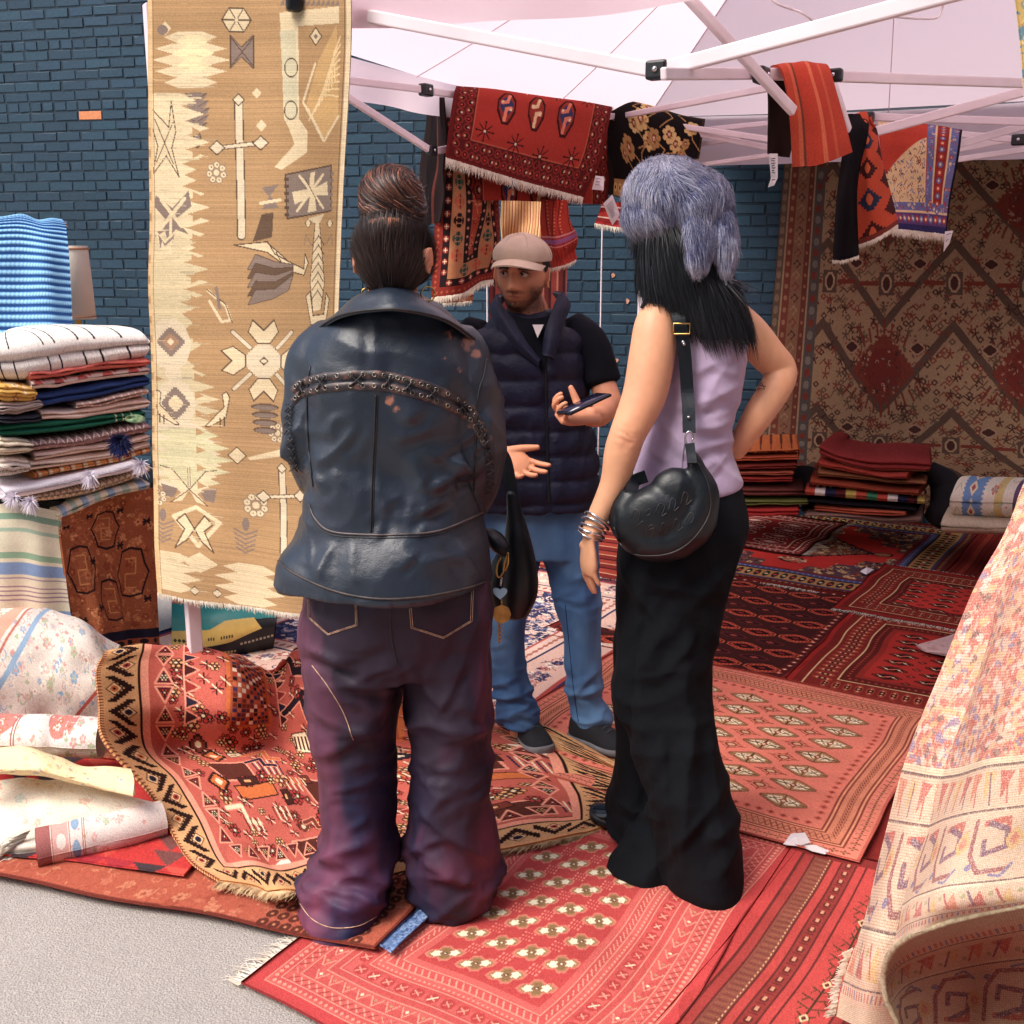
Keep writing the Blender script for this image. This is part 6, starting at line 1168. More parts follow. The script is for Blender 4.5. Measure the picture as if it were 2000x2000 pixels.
fl_([68, 140, 220, 292], [922, 906, 892, 872], [938, 922, 908, 888], cvs(240, 80, rgb(222, 140, 70), oring, 215), 'orange blanket ringed with cream and black in the left stack', seed=215, dep=.44, layers=1)
fl_([-40, 0, 30, 60], [892, 892, 892, 896], [934, 934, 932, 926], cvs(120, 90, rgb(228, 214, 200), lambda c: [zig(c, y, 6, 4, 2, rgb(180, 166, 150)) for y in range(6, 90, 14)], 216, .1), 'chunky cream knitted blanket end at the left of the orange ringed one', Yo=-.02, seed=216, layers=3, dep=.44)
# dark blue tassel
bm = pmat('blue_wool', rgb(24, 34, 92), .95, c2=rgb(14, 20, 60), ns=30); r_ = rng(31); cc_ = aY(236, 866, YL - .07); st_ = []
for k in range(520):
    d = r_.normal(0, 1, 3); d[1] = -abs(d[1]); d /= np.linalg.norm(d); L = r_.uniform(.03, .056); st_.append([cc_, cc_ + d * L * .5 + [0, 0, .004], cc_ + d * L + [0, 0, -.006]])
tag(ribbons('tassel', np.array(st_), -np.ones((520, 3)) * [0, 1, 0] + r_.normal(0, .3, (520, 3)), .006, bm), 'fluffy dark blue tassel hanging on the front of the left stack', 'tassel')
def lace(c):
    for x in range(4, 300, 9):
        for y in range(10, 70, 12): c.line(x, y, x + 6, y + 8, 1.8, rgb(84, 80, 110)); c.line(x + 6, y, x, y + 8, 1.8, rgb(84, 80, 110))
wl = fl_([10, 90, 180, 270], [952, 938, 918, 896], [982, 966, 944, 922], cvs(300, 90, rgb(232, 224, 232), lace, 217), 'white cloth with small black crosses and white tassels in the left stack', Yo=-.03, seed=217, dep=.46, layers=1)
wt = pmat('white_wool', rgb(236, 230, 238), .9, c2=rgb(206, 196, 214), ns=40)
for cx_, cy_ in ((176, 930), (276, 908), (28, 972), (60, 980)):
    cc_ = aY(cx_, cy_, YL - .07); S_ = []
    for k in range(150):
        d = r_.normal(0, 1, 3); d[1] = -abs(d[1]); d[0] -= .4; d /= np.linalg.norm(d); L = r_.uniform(.02, .045); S_.append([cc_, cc_ + d * L * .5, cc_ + d * L + [0, 0, -.012]])
    ribbons('tassel', np.array(S_), np.array([[0, -1., 0]] * 150) + r_.normal(0, .3, (150, 3)), .005, wt, wl)
fl_([66, 140, 220, 292], [962, 950, 932, 908], [984, 976, 956, 928], cvs(260, 70, rgb(228, 202, 170), lambda c: [zig(c, y, 7, 5, 2.4, rgb(176, 140, 106)) for y in range(4, 70, 12)], 218, .1), 'braided oatmeal blanket at the bottom of the left stack', seed=218, dep=.44, layers=1)
def pal(c):
    for i, x in enumerate(range(0, 260, 18)): c.rect(x, 0, x + 18, 80, [rgb(232, 214, 180), rgb(150, 172, 196), rgb(222, 206, 190), rgb(176, 190, 170)][i % 4])
fl_([112, 160, 220, 292], [1000, 976, 956, 940], [1020, 1000, 976, 958], cvs(260, 60, cream, pal, 219), 'pastel banded rolled cloth edge lying on the table under the stack', Yo=-.02, seed=219, dep=.4, layers=1)
# table with striped cloth
tbl = empty('table', 'table hidden under a pale green and blue striped cloth at the left', 'table'); tbl.location = tuple(az(40, 1500, 0) * 0 + np.array([-1.85, 4.1, 0])); TLc = Vector(tbl.location)
def rel(o, T_): o.data.transform(__import__('mathutils').Matrix.Translation(-T_)); return o
pl = [rgb(206, 198, 168), rgb(206, 198, 168), rgb(206, 198, 168)]
Cs = Cv(150, 240, rgb(204, 196, 170)); 
for y0, y1, cc in ((20, 34, rgb(120, 150, 128)), (52, 60, rgb(150, 172, 150)), (96, 106, rgb(128, 158, 130)), (112, 130, rgb(116, 142, 180)), (134, 136, rgb(150, 130, 150)), (146, 148, rgb(150, 120, 136)), (152, 154, rgb(150, 120, 136)), (158, 160, rgb(140, 110, 130)), (164, 166, rgb(150, 120, 136)), (178, 190, rgb(116, 142, 180)), (194, 204, rgb(128, 158, 130)), (228, 236, rgb(140, 120, 150))): Cs.rect(0, y0, 150, y1, cc)
P = cgrid([[aY(-60, 985, 3.9), aY(40, 985, 3.9), aY(118, 1000, 3.9)], [aY(-60, 1060, 3.86), aY(40, 1060, 3.86), aY(122, 1075, 3.88)], [aY(-60, 1160, 3.85), aY(40, 1165, 3.84), aY(132, 1170, 3.87)], [aY(-60, 1290, 3.84), aY(40, 1290, 3.83), aY(150, 1290, 3.86)]], 240, 150); P[..., 1] += .012 * np.sin(np.linspace(0, 15, 150))[None] * np.linspace(.2, 1, 240)[:, None]
rel(sheet('tablecloth', P, Cs.fin(220, .05), M['weave'], .004, tbl, flip=True), TLc)
tv = [(-2.7, 3.96), (-1.66, 3.96), (-1.42, 4.33), (-1.30, 4.72), (-2.7, 4.72)]; rel(mkp('tabletop', [(x, y, .745) for x, y in tv] + [(x, y, .715) for x, y in tv], [[0, 1, 2, 3, 4], [9, 8, 7, 6, 5]] + [[i, i + 5, (i + 1) % 5 + 5, (i + 1) % 5] for i in range(5)], M['black_plastic'], tbl), TLc)
for x, y in ((-2.5, 4.03), (-1.72, 4.03), (-2.5, 4.6), (-1.42, 4.6)): rel(solid('leg', [box((x, y, .36), (.04, .04, .72))], M['black_plastic'], tbl), TLc)
# brown rug draped over the table's end
def brn(c):
    dk_ = rgb(40, 28, 34); org_ = rgb(176, 96, 52)
    c.scatter(0, 0, c.w, 230, 420, [rgb(190, 116, 70), rgb(140, 66, 40), rgb(206, 140, 90)], 2, 5, 7)
    for x, y in ((36, 120), (96, 60), (150, 130), (96, 170)):
        c.path([(x, y - 34), (x + 16, y - 30), (x + 22, y - 12), (x + 30, y), (x + 22, y + 14), (x + 16, y + 30), (x, y + 34), (x - 16, y + 30), (x - 22, y + 12), (x - 30, y), (x - 22, y - 14), (x - 16, y - 30), (x, y - 34)], 3.2, dk_)
        c.path([(x - 8, y - 20), (x + 8, y - 20), (x + 8, y), (x - 8, y), (x - 8, y + 20), (x + 8, y + 20)], 2.2, rgb(206, 140, 80))
    for x, y in ((14, 40), (62, 110), (62, 28), (128, 90), (176, 60), (176, 170), (62, 180), (128, 30), (20, 200), (120, 205)):
        for q in (-5, 5): c.line(x - 6, y + q, x + 6, y - q, 3, dk_)
        c.line(x - 7, y, x + 7, y, 3, dk_)
    for a, b, cc in ((225, 245, rgb(34, 30, 48)), (245, 262, rgb(150, 74, 44)), (262, 300, rgb(34, 28, 42))): c.rect(0, a, c.w, b, cc)
    for x in range(8, c.w, 22): c.octo(x, 253, 6, 6, dk_)
P = cgrid([[aY(116, 1012, 3.90), aY(180, 985, 4.02), aY(240, 966, 4.14), aY(310, 950, 4.30)], [aY(120, 1060, 3.88), aY(180, 1050, 4.0), aY(240, 1045, 4.12), aY(310, 1030, 4.28)], [aY(134, 1160, 3.88), aY(195, 1150, 3.97), aY(240, 1150, 4.1), aY(310, 1140, 4.25)], [aY(150, 1240, 3.9), aY(215, 1235, 3.95), aY(250, 1230, 4.08), aY(315, 1225, 4.22)], [aY(170, 1300, 3.92), aY(225, 1300, 3.95), aY(260, 1290, 4.06), aY(320, 1285, 4.2)]], 300, 200)
P = P + gnorm(P) * (.02 * np.sin(np.linspace(0, 20, 200))[None] * np.linspace(0, 1, 300)[:, None])[..., None]
tag(sheet('draped_rug', P, cvs(200, 300, rgb(160, 88, 52), brn, 221, .09), M['rug'], .008, flip=True), 'brown orange rug with dark cross motifs draped over the end of the striped table', 'rug')
# blue crochet blanket over a chair back
def cro(c):
    for y in range(0, c.h, 7): c.rect(0, y, c.w, y + 3, rgb(44, 96, 168)); [c.ell(x + (y % 2), y + 5, 1.9, 1.7, rgb(150, 206, 240)) for x in range(2, c.w, 5)]
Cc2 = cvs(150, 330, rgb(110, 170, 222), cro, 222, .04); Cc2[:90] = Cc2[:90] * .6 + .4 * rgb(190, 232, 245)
P = cgrid([[aY(-60, 700, 4.5), aY(30, 700, 4.5), aY(100, 700, 4.5), aY(130, 700, 4.5)], [aY(-60, 470, 4.48), aY(30, 470, 4.48), aY(90, 470, 4.48), aY(124, 480, 4.48)], [aY(-60, 428, 4.42), aY(30, 424, 4.42), aY(80, 430, 4.42), aY(118, 434, 4.42)], [aY(-60, 445, 4.34), aY(30, 436, 4.34), aY(90, 446, 4.34), aY(130, 452, 4.36)], [aY(-60, 560, 4.3), aY(30, 560, 4.32), aY(95, 560, 4.29), aY(137, 565, 4.34)], [aY(-60, 700, 4.26), aY(30, 700, 4.29), aY(100, 700, 4.25), aY(145, 700, 4.3)]], 330, 150)
P = P + gnorm(P) * (.012 * noise2(330, 150, 5, 6, 88) + .0035 * np.sin(np.arange(330) * 2 * np.pi / 7)[:, None])[..., None]
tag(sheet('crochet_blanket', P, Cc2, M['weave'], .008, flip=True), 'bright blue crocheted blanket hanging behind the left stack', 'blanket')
rk = empty('garment_rail', 'metal rail standing behind the left stack under the blue blanket', 'rail'); rk.location = (-2.1, 4.42, 0); RL = Vector(rk.location)
zt = aY(50, 430, 4.42)[2] - .014
rel(solid('rail', [tube([(-2.7, 4.42, zt), (-1.72, 4.42, zt)], .012, 2, 10)], M['steel'], rk), RL)
for x in (-2.7, -1.9): rel(solid('post', [tube([(x, 4.42, 0.0), (x, 4.42, zt)], .012, 2, 10)], M['steel'], rk), RL)
# lamp with a drum shade
lp = aY(150, 478, 4.75); lb = empty('floor_lamp', 'lamp with a tall cream drum shade beside the blue crocheted blanket', 'lamp'); lb.location = (lp[0] - .02, 4.75, 0); LL = Vector(lb.location)
zt_, zb_ = aY(150, 480, 4.75)[2], aY(152, 623, 4.75)[2]; cxl = lb.location[0]
def shade():
    n = 48; a = np.linspace(0, 2 * np.pi, n, endpoint=False); R0, R1 = .062, .072; rs = [(zt_, R0), (zb_, R1), (zb_, R1 - .002), (zt_, R0 - .002)]
    V = np.concatenate([np.stack([cxl + r * np.cos(a), 4.75 + r * np.sin(a), np.full(n, z)], 1) for z, r in rs + [rs[0]]]); return V, qgrid(5, n, 0, True), np.zeros((0, 3), int)
rel(solid('lamp_shade', [shade()], pmat('lamp_shade', rgb(252, 236, 212), .8, c2=rgb(248, 226, 200), ns=4), lb), LL)
for z, r_2 in ((zt_ - .012, .0645), (zb_ + .01, .073)):
    rel(solid('trim', [tube([(cxl + r_2 * math.cos(q * .2618), 4.75 + r_2 * math.sin(q * .2618), z) for q in range(25)], .0035 if z > 1.4 else .002, 2, 8)], pmat('lamp_trim', rgb(176, 120, 84), .7), lb), LL)
rel(solid('stem', [tube([(cxl, 4.75, .02), (cxl, 4.75, zb_ + .08)], .011, 2, 12)], M['gold'], lb), LL); rel(solid('base', [loft([(cxl, 4.75, 0.0, .11, .11), (cxl, 4.75, .02, .11, .11), (cxl, 4.75, .035, .03, .03)], 32, 3)], M['gold'], lb), LL)
# shopping bag on the ground behind the pole
def bagc(c):
    c.rect(0, 0, 200, 26, rgb(190, 70, 60)); c.poly([(0, 20), (200, 36), (200, 60), (110, 66), (80, 84), (0, 92)], rgb(26, 128, 128)); c.poly([(0, 90), (80, 82), (110, 64), (160, 58), (176, 90), (120, 112), (0, 134)], rgb(214, 176, 84))
    c.poly([(176, 60), (200, 60), (200, 150), (90, 150), (0, 150), (0, 134), (120, 112), (176, 92)], rgb(22, 24, 30))
    for x in range(8, 60, 9): c.octo(x, 112, 3.2, 4, rgb(50, 40, 36)); c.line(x - 4, 112, x + 4, 112, 1.3, rgb(50, 40, 36))
    for x in range(76, 122, 5):
        if x not in (91, 96): c.rect(x, 100 - (x - 76) * .12, x + 3, 107 - (x - 76) * .12, rgb(60, 46, 40))
    for x in range(138, 196, 7): c.rect(x, 118 - (x - 138) * .1, x + 4, 123 - (x - 138) * .1, rgb(196, 190, 170))
    for x in range(96, 130, 6): c.rect(x, 134, x + 4, 139, rgb(196, 170, 110))
P = cgrid([[aY(335, 1160, 4.45), aY(430, 1160, 4.42), aY(540, 1165, 4.4)], [aY(335, 1205, 4.36), aY(430, 1200, 4.32), aY(540, 1200, 4.36)], [aY(335, 1240, 4.33), aY(430, 1246, 4.28), aY(536, 1230, 4.34)], [az(335, 1285, .01), az(430, 1285, .01), az(534, 1268, .01)]], 150, 200)
bg_ = sheet('bag_front', P, cvs(200, 150, rgb(22, 24, 30), bagc, 223, .02), vcmat('glossy_bag', .45, 30, .4, .004, spec=.4, var=.08), .003, flip=True)
be = empty('shopping_bag', 'black shopping bag with teal and yellow bands on the floor behind the tent pole', 'bag'); be.location = (-.95, 4.6, 0)
BL = Vector(be.location); rel(bg_, BL); bg_.parent = be
P = cgrid([[aY(540, 1165, 4.4), aY(545, 1160, 4.75)], [az(534, 1268, .01), az(537, 1245, .01)]], 30, 30); q = sheet('bag_side', P, np.tile(np.array([[rgb(22, 24, 30)]]), (30, 30, 1)), M['rug'], .003, flip=True); rel(q, BL); q.parent = be
P = cgrid([[aY(335, 1160, 4.8), aY(545, 1160, 4.78)], [az(335, 1240, .01), az(537, 1245, .01)]], 30, 30); q = sheet('bag_back', P, np.tile(np.array([[rgb(22, 24, 30)]]), (30, 30, 1)), M['rug'], .003, flip=True); rel(q, BL); q.parent = be
# ------------------------------------------------------------------ stacks of rugs at the back right
def fr_(xs, yt, yb, Y0, Y1, C, label, grp, layers=2, dep=.55, seed=1, mat=None):
    n = len(xs); pts = [aY(x, (a + b) / 2, Y0 + (Y1 - Y0) * i / (n - 1)) for i, (x, a, b) in enumerate(zip(xs, yt, yb))]; hs = [abs(b - a) * mpp((Y0 + Y1) / 2) * 1.04 for a, b in zip(yt, yb)]
    return folded(pts, hs, dep, C, label, layers, grp, mat, seed, name='folded_rug', cat='folded rug')
G1 = 'folded rugs stacked beside the lilac vest'; G2 = 'folded rugs stacked under the wall carpet'
dkb = rgb(30, 20, 22)
def m1(c): 
    for x in range(0, c.w, 16): c.poly([(x, 0), (x + 14, 0), (x + 7, c.h)], rgb(110, 44, 30))
def m2(c): 
    for x in range(0, c.w, 12): c.dia(x, c.h * .5, 5, 9, cream); c.dia(x, c.h * .5, 3, 5, rgb(150, 40, 34))
def m3(c):
    for x in range(6, c.w, 26): c.dia(x, c.h * .45, 9, 16, [rgb(206, 80, 90), rgb(226, 200, 180), rgb(120, 90, 150)][(x // 26) % 3]); c.dia(x, c.h * .45, 4, 8, rgb(60, 120, 90))
rows1 = [((1395, 1560), (878, 874), (888, 886), rgb(206, 104, 44), m1, 'orange zigzag kilim folded on top of the stack beside the lilac vest'), ((1400, 1560), (890, 886), (904, 902), rgb(190, 82, 46), None, 'orange and purple folded kilim second from the top beside the lilac vest'),
         ((1395, 1556), (906, 904), (920, 918), rgb(130, 44, 34), None, 'plain maroon folded rug in the stack beside the lilac vest'), ((1395, 1550), (921, 919), (930, 930), rgb(176, 84, 60), None, 'thin terracotta folded rug in the stack beside the lilac vest'),
         ((1395, 1548), (930, 930), (946, 944), rgb(150, 44, 34), m2, 'red folded rug with a row of white diamonds beside the lilac vest'), ((1400, 1570), (948, 950), (972, 974), rgb(110, 54, 48), m3, 'thick folded rug with star flowers beside the lilac vest'),
         ((1400, 1580), (974, 974), (990, 990), rgb(110, 112, 54), None, 'olive green folded rug low in the stack beside the lilac vest'), ((1400, 1560), (990, 990), (1012, 1012), rgb(176, 40, 38), m3, 'red folded rug with pink and green triangles at the bottom beside the lilac vest')]
for i, (xs, yt, yb, cc, fn, lb_) in enumerate(rows1):
    a = [xs[0], (xs[0] + xs[1]) / 2, xs[1]]; C = cvs(130, 60, cc, fn, 230 + i, .08)
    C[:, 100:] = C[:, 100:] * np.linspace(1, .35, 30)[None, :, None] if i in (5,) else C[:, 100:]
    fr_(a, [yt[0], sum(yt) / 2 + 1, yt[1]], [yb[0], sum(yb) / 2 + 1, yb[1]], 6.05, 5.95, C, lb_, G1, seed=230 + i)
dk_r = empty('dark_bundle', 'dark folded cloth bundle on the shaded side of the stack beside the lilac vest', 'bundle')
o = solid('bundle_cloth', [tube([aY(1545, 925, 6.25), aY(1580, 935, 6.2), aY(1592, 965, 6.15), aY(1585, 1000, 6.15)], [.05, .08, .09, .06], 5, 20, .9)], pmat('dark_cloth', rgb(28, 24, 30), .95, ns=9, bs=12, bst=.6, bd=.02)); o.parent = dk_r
def bd4(c):
    for x in range(4, c.w, 15): c.octo(x, c.h * .5, 6, 12, rgb(70, 28, 30)); c.path([(x - 4, c.h * .5 - 6), (x + 4, c.h * .5), (x - 4, c.h * .5 + 6)], 1.8, cream)
    c.rect(0, 6, c.w, 9, cream)
def bd5(c):
    for i, x in enumerate(range(0, c.w, 17)):
        c.rect(x, 0, x + 17, c.h, [rgb(190, 70, 50), rgb(230, 220, 210), rgb(40, 40, 70), rgb(90, 30, 34), rgb(196, 170, 80), rgb(190, 70, 50), rgb(60, 130, 90)][i % 7])
        for q in (14, 34, 54): c.dia(x + 8, q, 6, 8, [rgb(50, 44, 90), rgb(40, 40, 70), cream, rgb(200, 90, 60)][i % 4]); c.dia(x + 8, q, 3, 4, cream)
rows2 = [((1600, 1640, 1700, 1760, 1818), (862, 880, 890, 890, 897), (894, 908, 924, 925, 927), rgb(140, 44, 42), bd4, 'red folded rug with a white rosette border sagging on top of the middle stack', 2), ((1598, 1660, 1720, 1770), (896, 910, 924, 926), (914, 926, 936, 938), rgb(176, 60, 44), None, 'orange red folded rug second in the middle stack', 1),
         ((1597, 1680, 1740, 1808), (916, 926, 936, 940), (934, 940, 946, 950), rgb(150, 92, 58), lambda c: [c.dia(x, 30, 7, 5, cream) for x in range(6, 80, 16)], 'tan brown folded rug with a few white triangles in the middle stack', 1), ((1582, 1660, 1740, 1794), (932, 942, 952, 956), (952, 958, 968, 972), rgb(150, 62, 38), None, 'plain rust folded blanket in the middle stack', 1),
         ((1572, 1650, 1730, 1806), (952, 956, 966, 974), (972, 978, 984, 988), rgb(170, 60, 46), bd5, 'multicoloured folded kilim with blue and white panels in the middle stack', 1), ((1578, 1650, 1730, 1790), (974, 980, 986, 992), (984, 990, 998, 1002), rgb(30, 24, 30), None, 'blackish folded rug low in the middle stack', 1),
         ((1590, 1650, 1710, 1768), (986, 990, 996, 1000), (1000, 1006, 1010, 1010), rgb(190, 84, 56), lambda c: [c.octo(x, 30, 12, 22, rgb(50, 30, 34)) for x in range(20, 130, 50)], 'rust folded rug with dark blocks near the bottom of the middle stack', 2), ((1572, 1650, 1730, 1800), (1002, 1002, 1010, 1006), (1012, 1014, 1024, 1026), rgb(140, 104, 92), lambda c: zig(c, 30, 6, 5, 2, rgb(220, 180, 150)), 'flattened braided edge rug at the bottom of the middle stack', 1)]
for i, (xs, yt, yb, cc, fn, lb_, ly) in enumerate(rows2): fr_(list(xs), yt, yb, 5.95, 5.75, cvs(200, 70, cc, fn, 245 + i, .08), lb_, G2, layers=ly, seed=245 + i)
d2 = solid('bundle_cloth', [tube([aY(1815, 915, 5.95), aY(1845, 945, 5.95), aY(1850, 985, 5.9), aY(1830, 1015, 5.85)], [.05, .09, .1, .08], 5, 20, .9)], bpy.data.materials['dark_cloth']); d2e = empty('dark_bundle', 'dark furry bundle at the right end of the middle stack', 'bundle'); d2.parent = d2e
def crk(c):
    for x0, x1, cc in ((36, 84, rgb(110, 146, 190)), (84, 86, cream), (110, 124, rgb(216, 190, 120)), (140, 170, rgb(110, 80, 110))): c.rect(x0, 0, x1, c.h, cc)
    for y in range(0, c.h, 24): c.dia(60, y + 12, 12, 11, cream); c.dia(60, y + 12, 5, 5, rgb(170, 80, 80)); c.path([(10, y + 16), (20, y + 6), (28, y + 16)], 2, rgb(190, 190, 140))
    for y in range(0, c.h, 6): c.rect(33, y, 37, y + 3, rgb(110, 146, 190)); c.rect(83, y, 88, y + 3, rgb(110, 146, 190))
    c.scatter(90, 0, 200, c.h, 60, [rgb(200, 120, 100), rgb(120, 170, 160)], 2, 5, 5)
folded([aY(1856, 980, 5.5), aY(1930, 982, 5.4), aY(2060, 985, 5.2)], [.20, .20, .20], .34, cvs(200, 150, rgb(232, 218, 196), crk, 260), 'fat rolled cream rug with a blue diamond band at the right', 1, None, None, 260, 'rolled_rug', 'rolled rug', ex=2.2)
folded([aY(1838, 1028, 5.48), aY(1930, 1032, 5.38), aY(2060, 1036, 5.2)], [.1, .1, .1], .40, cvs(200, 80, rgb(206, 184, 156), None, 261, .1), 'beige thick folded blanket under the fat cream roll at the right', 1, None, None, 261, 'folded_blanket', 'blanket', ex=2.6)
# unseen cloth and two buildings added out of frame to shade the stall's back
aw = [onwall(1330, 300, .02), onwall(2300, 300, .02)]; zA = 2.62
V = []; 
for z0, off in ((zA, .02), (zA - .42, 1.0)):
    for e in (W0 + WD * 1.15, W0 + WD * 5.2): V += [[e[0] + WN[0] * off, e[1] + WN[1] * off, z0]]
V += [[v[0], v[1], v[2] - .01] for v in V]
tag(mkp('added_shade', V, [[0, 1, 3, 2], [6, 7, 5, 4], [0, 4, 5, 1], [1, 5, 7, 3], [3, 7, 6, 2], [2, 6, 4, 0]], pmat('added_shade_cloth', rgb(46, 50, 58), .9)), 'unseen dark cloth added behind the tent roof to shade the back of the stall', 'added_shade')
bmat = pmat('added_facade', rgb(120, 96, 84), .9, c2=rgb(96, 78, 70), ns=3)  # unseen blocks added to keep low sky light off the stall
for nm, c, s, lb_ in (('added_block', (2, -9, 4.5), (26, 3, 9), 'unseen brown block added behind the camera to shade the stall'), ('added_block', (9.5, 1, 4), (3, 14, 8), 'unseen brown block added at the right to shade the stall')):
    e = empty(nm, lb_, 'added_block'); e.location = (c[0], c[1], 0); o = solid('wall', [box((0, 0, c[2]), s)], bmat, e); flat_shade(o)
    for k in range(6):
        for f_ in range(2):
            if s[0] > s[1]: wv = box((-10 + k * 4, s[1] / 2 + .02, 2 + f_ * 3.4), (1.6, .06, 2))
            else: wv = box((-s[0] / 2 - .02, -5.5 + k * 2.2, 2 + f_ * 3.0), (.06, 1.2, 1.8))
            flat_shade(solid('window', [wv], M['black_plastic'], e))
# ------------------------------------------------------------------ people
def rg(py, xl, xr, Y, hd, yaw=0, tilt=0):
    a, b = aY(xl, py, Y), aY(xr, py, Y); c = (a + b) / 2; return (c[0], c[1], c[2], (b[0] - a[0]) / 2, hd, yaw, tilt)
def nrm(v): v = np.array(v, float); return v / np.linalg.norm(v)
def hand(wr, d, n, s=1.0, thumb=1, curls=((20, 25, 15),) * 4, spread=.1, tc=(.65, .7, .25), wrist_r=.026, tcurl=18):
    """palm, four unequal fingers and a side thumb; d along the hand, n out of the palm"""
    d = nrm(d); n = np.array(n, float); n = nrm(n - d * np.dot(n, d)); t = np.cross(d, n) * thumb; wr = np.array(wr, float); P = []
    P.append(tube([wr - d * .03 * s, wr, wr + d * .03 * s, wr + d * .062 * s, wr + d * .088 * s], np.array([.028, .028, .036, .041, .036]) * s, 3, 20, .42, wide=t))
    for i, (L, r) in enumerate(((.072, .0084), (.080, .0088), (.074, .0084), (.058, .0074))):
        b = wr + d * (.080 - .003 * abs(i - 1) * i) * s + t * (.030 - .0195 * i) * s; dr = nrm(d + t * spread * (1.2 - .85 * i)); a = 0; pts = [b - dr * .02 * s, b]; rs = [r * .9, r * 1.05]
        for k, f in enumerate((.45, .31, .24)):
            a += R(curls[i][k]); pts.append(pts[-1] + (dr * math.cos(a) + n * math.sin(a)) * L * f * s); rs.append(r * (1.02, .95, .72)[k])
        P.append(tube(pts, np.array(rs) * s, 4, 12, .92))
    b = wr + d * .022 * s + t * .022 * s; dr = nrm(d * tc[0] + t * tc[1] + n * tc[2]); pts = [b - dr * .012 * s, b, b + dr * .034 * s]; d2 = nrm(dr + d * .25 + n * math.sin(R(tcurl))); pts += [pts[-1] + d2 * .026 * s, pts[-1] + d2 * .05 * s]
    P.append(tube(pts, np.array([.014, .0155, .0125, .0108, .008]) * s, 4, 12, .9)); return P
def headshape(c, rot, s=1.0, face=True, jaw=.28, ear=.078):
    nu, nv = 120, 90; t = np.linspace(.02, np.pi - .02, nv); a = np.linspace(0, 2 * np.pi, nu, endpoint=False); T, A = np.meshgrid(t, a, indexing='ij')
    x, y, z = np.sin(T) * np.cos(A), np.sin(T) * np.sin(A), np.cos(T); X, Yf, Z = x * .077, -y * .098, z * .118    # face looks towards local -Y
    lo = np.clip(-Z / .118, 0, 1); X = X * (1 - jaw * lo ** 1.6); bk = Yf > 0; Yf = np.where(bk, Yf * (1 - .45 * lo ** 1.2), Yf * (1 - .06 * lo)); Yf = np.where(~bk, Yf * (.93 + .07 * np.clip(Z / .1, 0, 1)), Yf)
    if face:
        g = lambda cx, cz, sx, sz: np.exp(-((X - cx) / sx) ** 2 - ((Z - cz) / sz) ** 2) * (Yf < -.01)
        o = -.023 * g(0, -.037, .0115, .013) - .013 * g(0, -.015, .0085, .024) - .007 * g(.013, -.042, .008, .007) - .007 * g(-.013, -.042, .008, .007)
        o += .011 * g(.031, .003, .017, .011) + .011 * g(-.031, .003, .017, .011) - .006 * g(0, .024, .045, .009) - .005 * g(.045, -.024, .018, .02) - .005 * g(-.045, -.024, .018, .02)
        o += -.007 * g(0, -.064, .020, .0045) - .008 * g(0, -.0735, .017, .005) + .004 * g(0, -.0685, .022, .0022) - .010 * g(0, -.100, .020, .014) + .003 * g(0, -.085, .02, .005)
        Yf = Yf + o
    V = (np.stack([X, Yf, Z], -1).reshape(-1, 3) * s) @ rot.T + c; Fq = qgrid(nv, nu, 0, True)[:, ::-1]
    top, bot = V[:nu].mean(0), V[-nu:].mean(0); V = np.concatenate([V, [top], [bot]]); m = len(V); a0 = np.arange(nu); b0 = (a0 + 1) % nu; e = (nv - 1) * nu
    P = [(V, Fq, np.concatenate([np.stack([a0, b0, np.full(nu, m - 2)], 1), np.stack([b0 + e, a0 + e, np.full(nu, m - 1)], 1)]))]
    for sd in (-1, 1):
        rr = rot @ rotm(rz=sd * .35); cc = c + rot @ np.array([sd * ear, .012, -.012]) * s; P.append(ball(cc, np.array([.0075, .017, .031]) * s, rr @ rotm(rx=-.15), 20, 14))
        rim = [cc + rr @ np.array([sd * .006, .016 * math.cos(q), .029 * math.sin(q)]) * s for q in np.linspace(-1.9, 3.4, 12)]; P.append(tube(rim, .0042 * s, 2, 8))
    return P
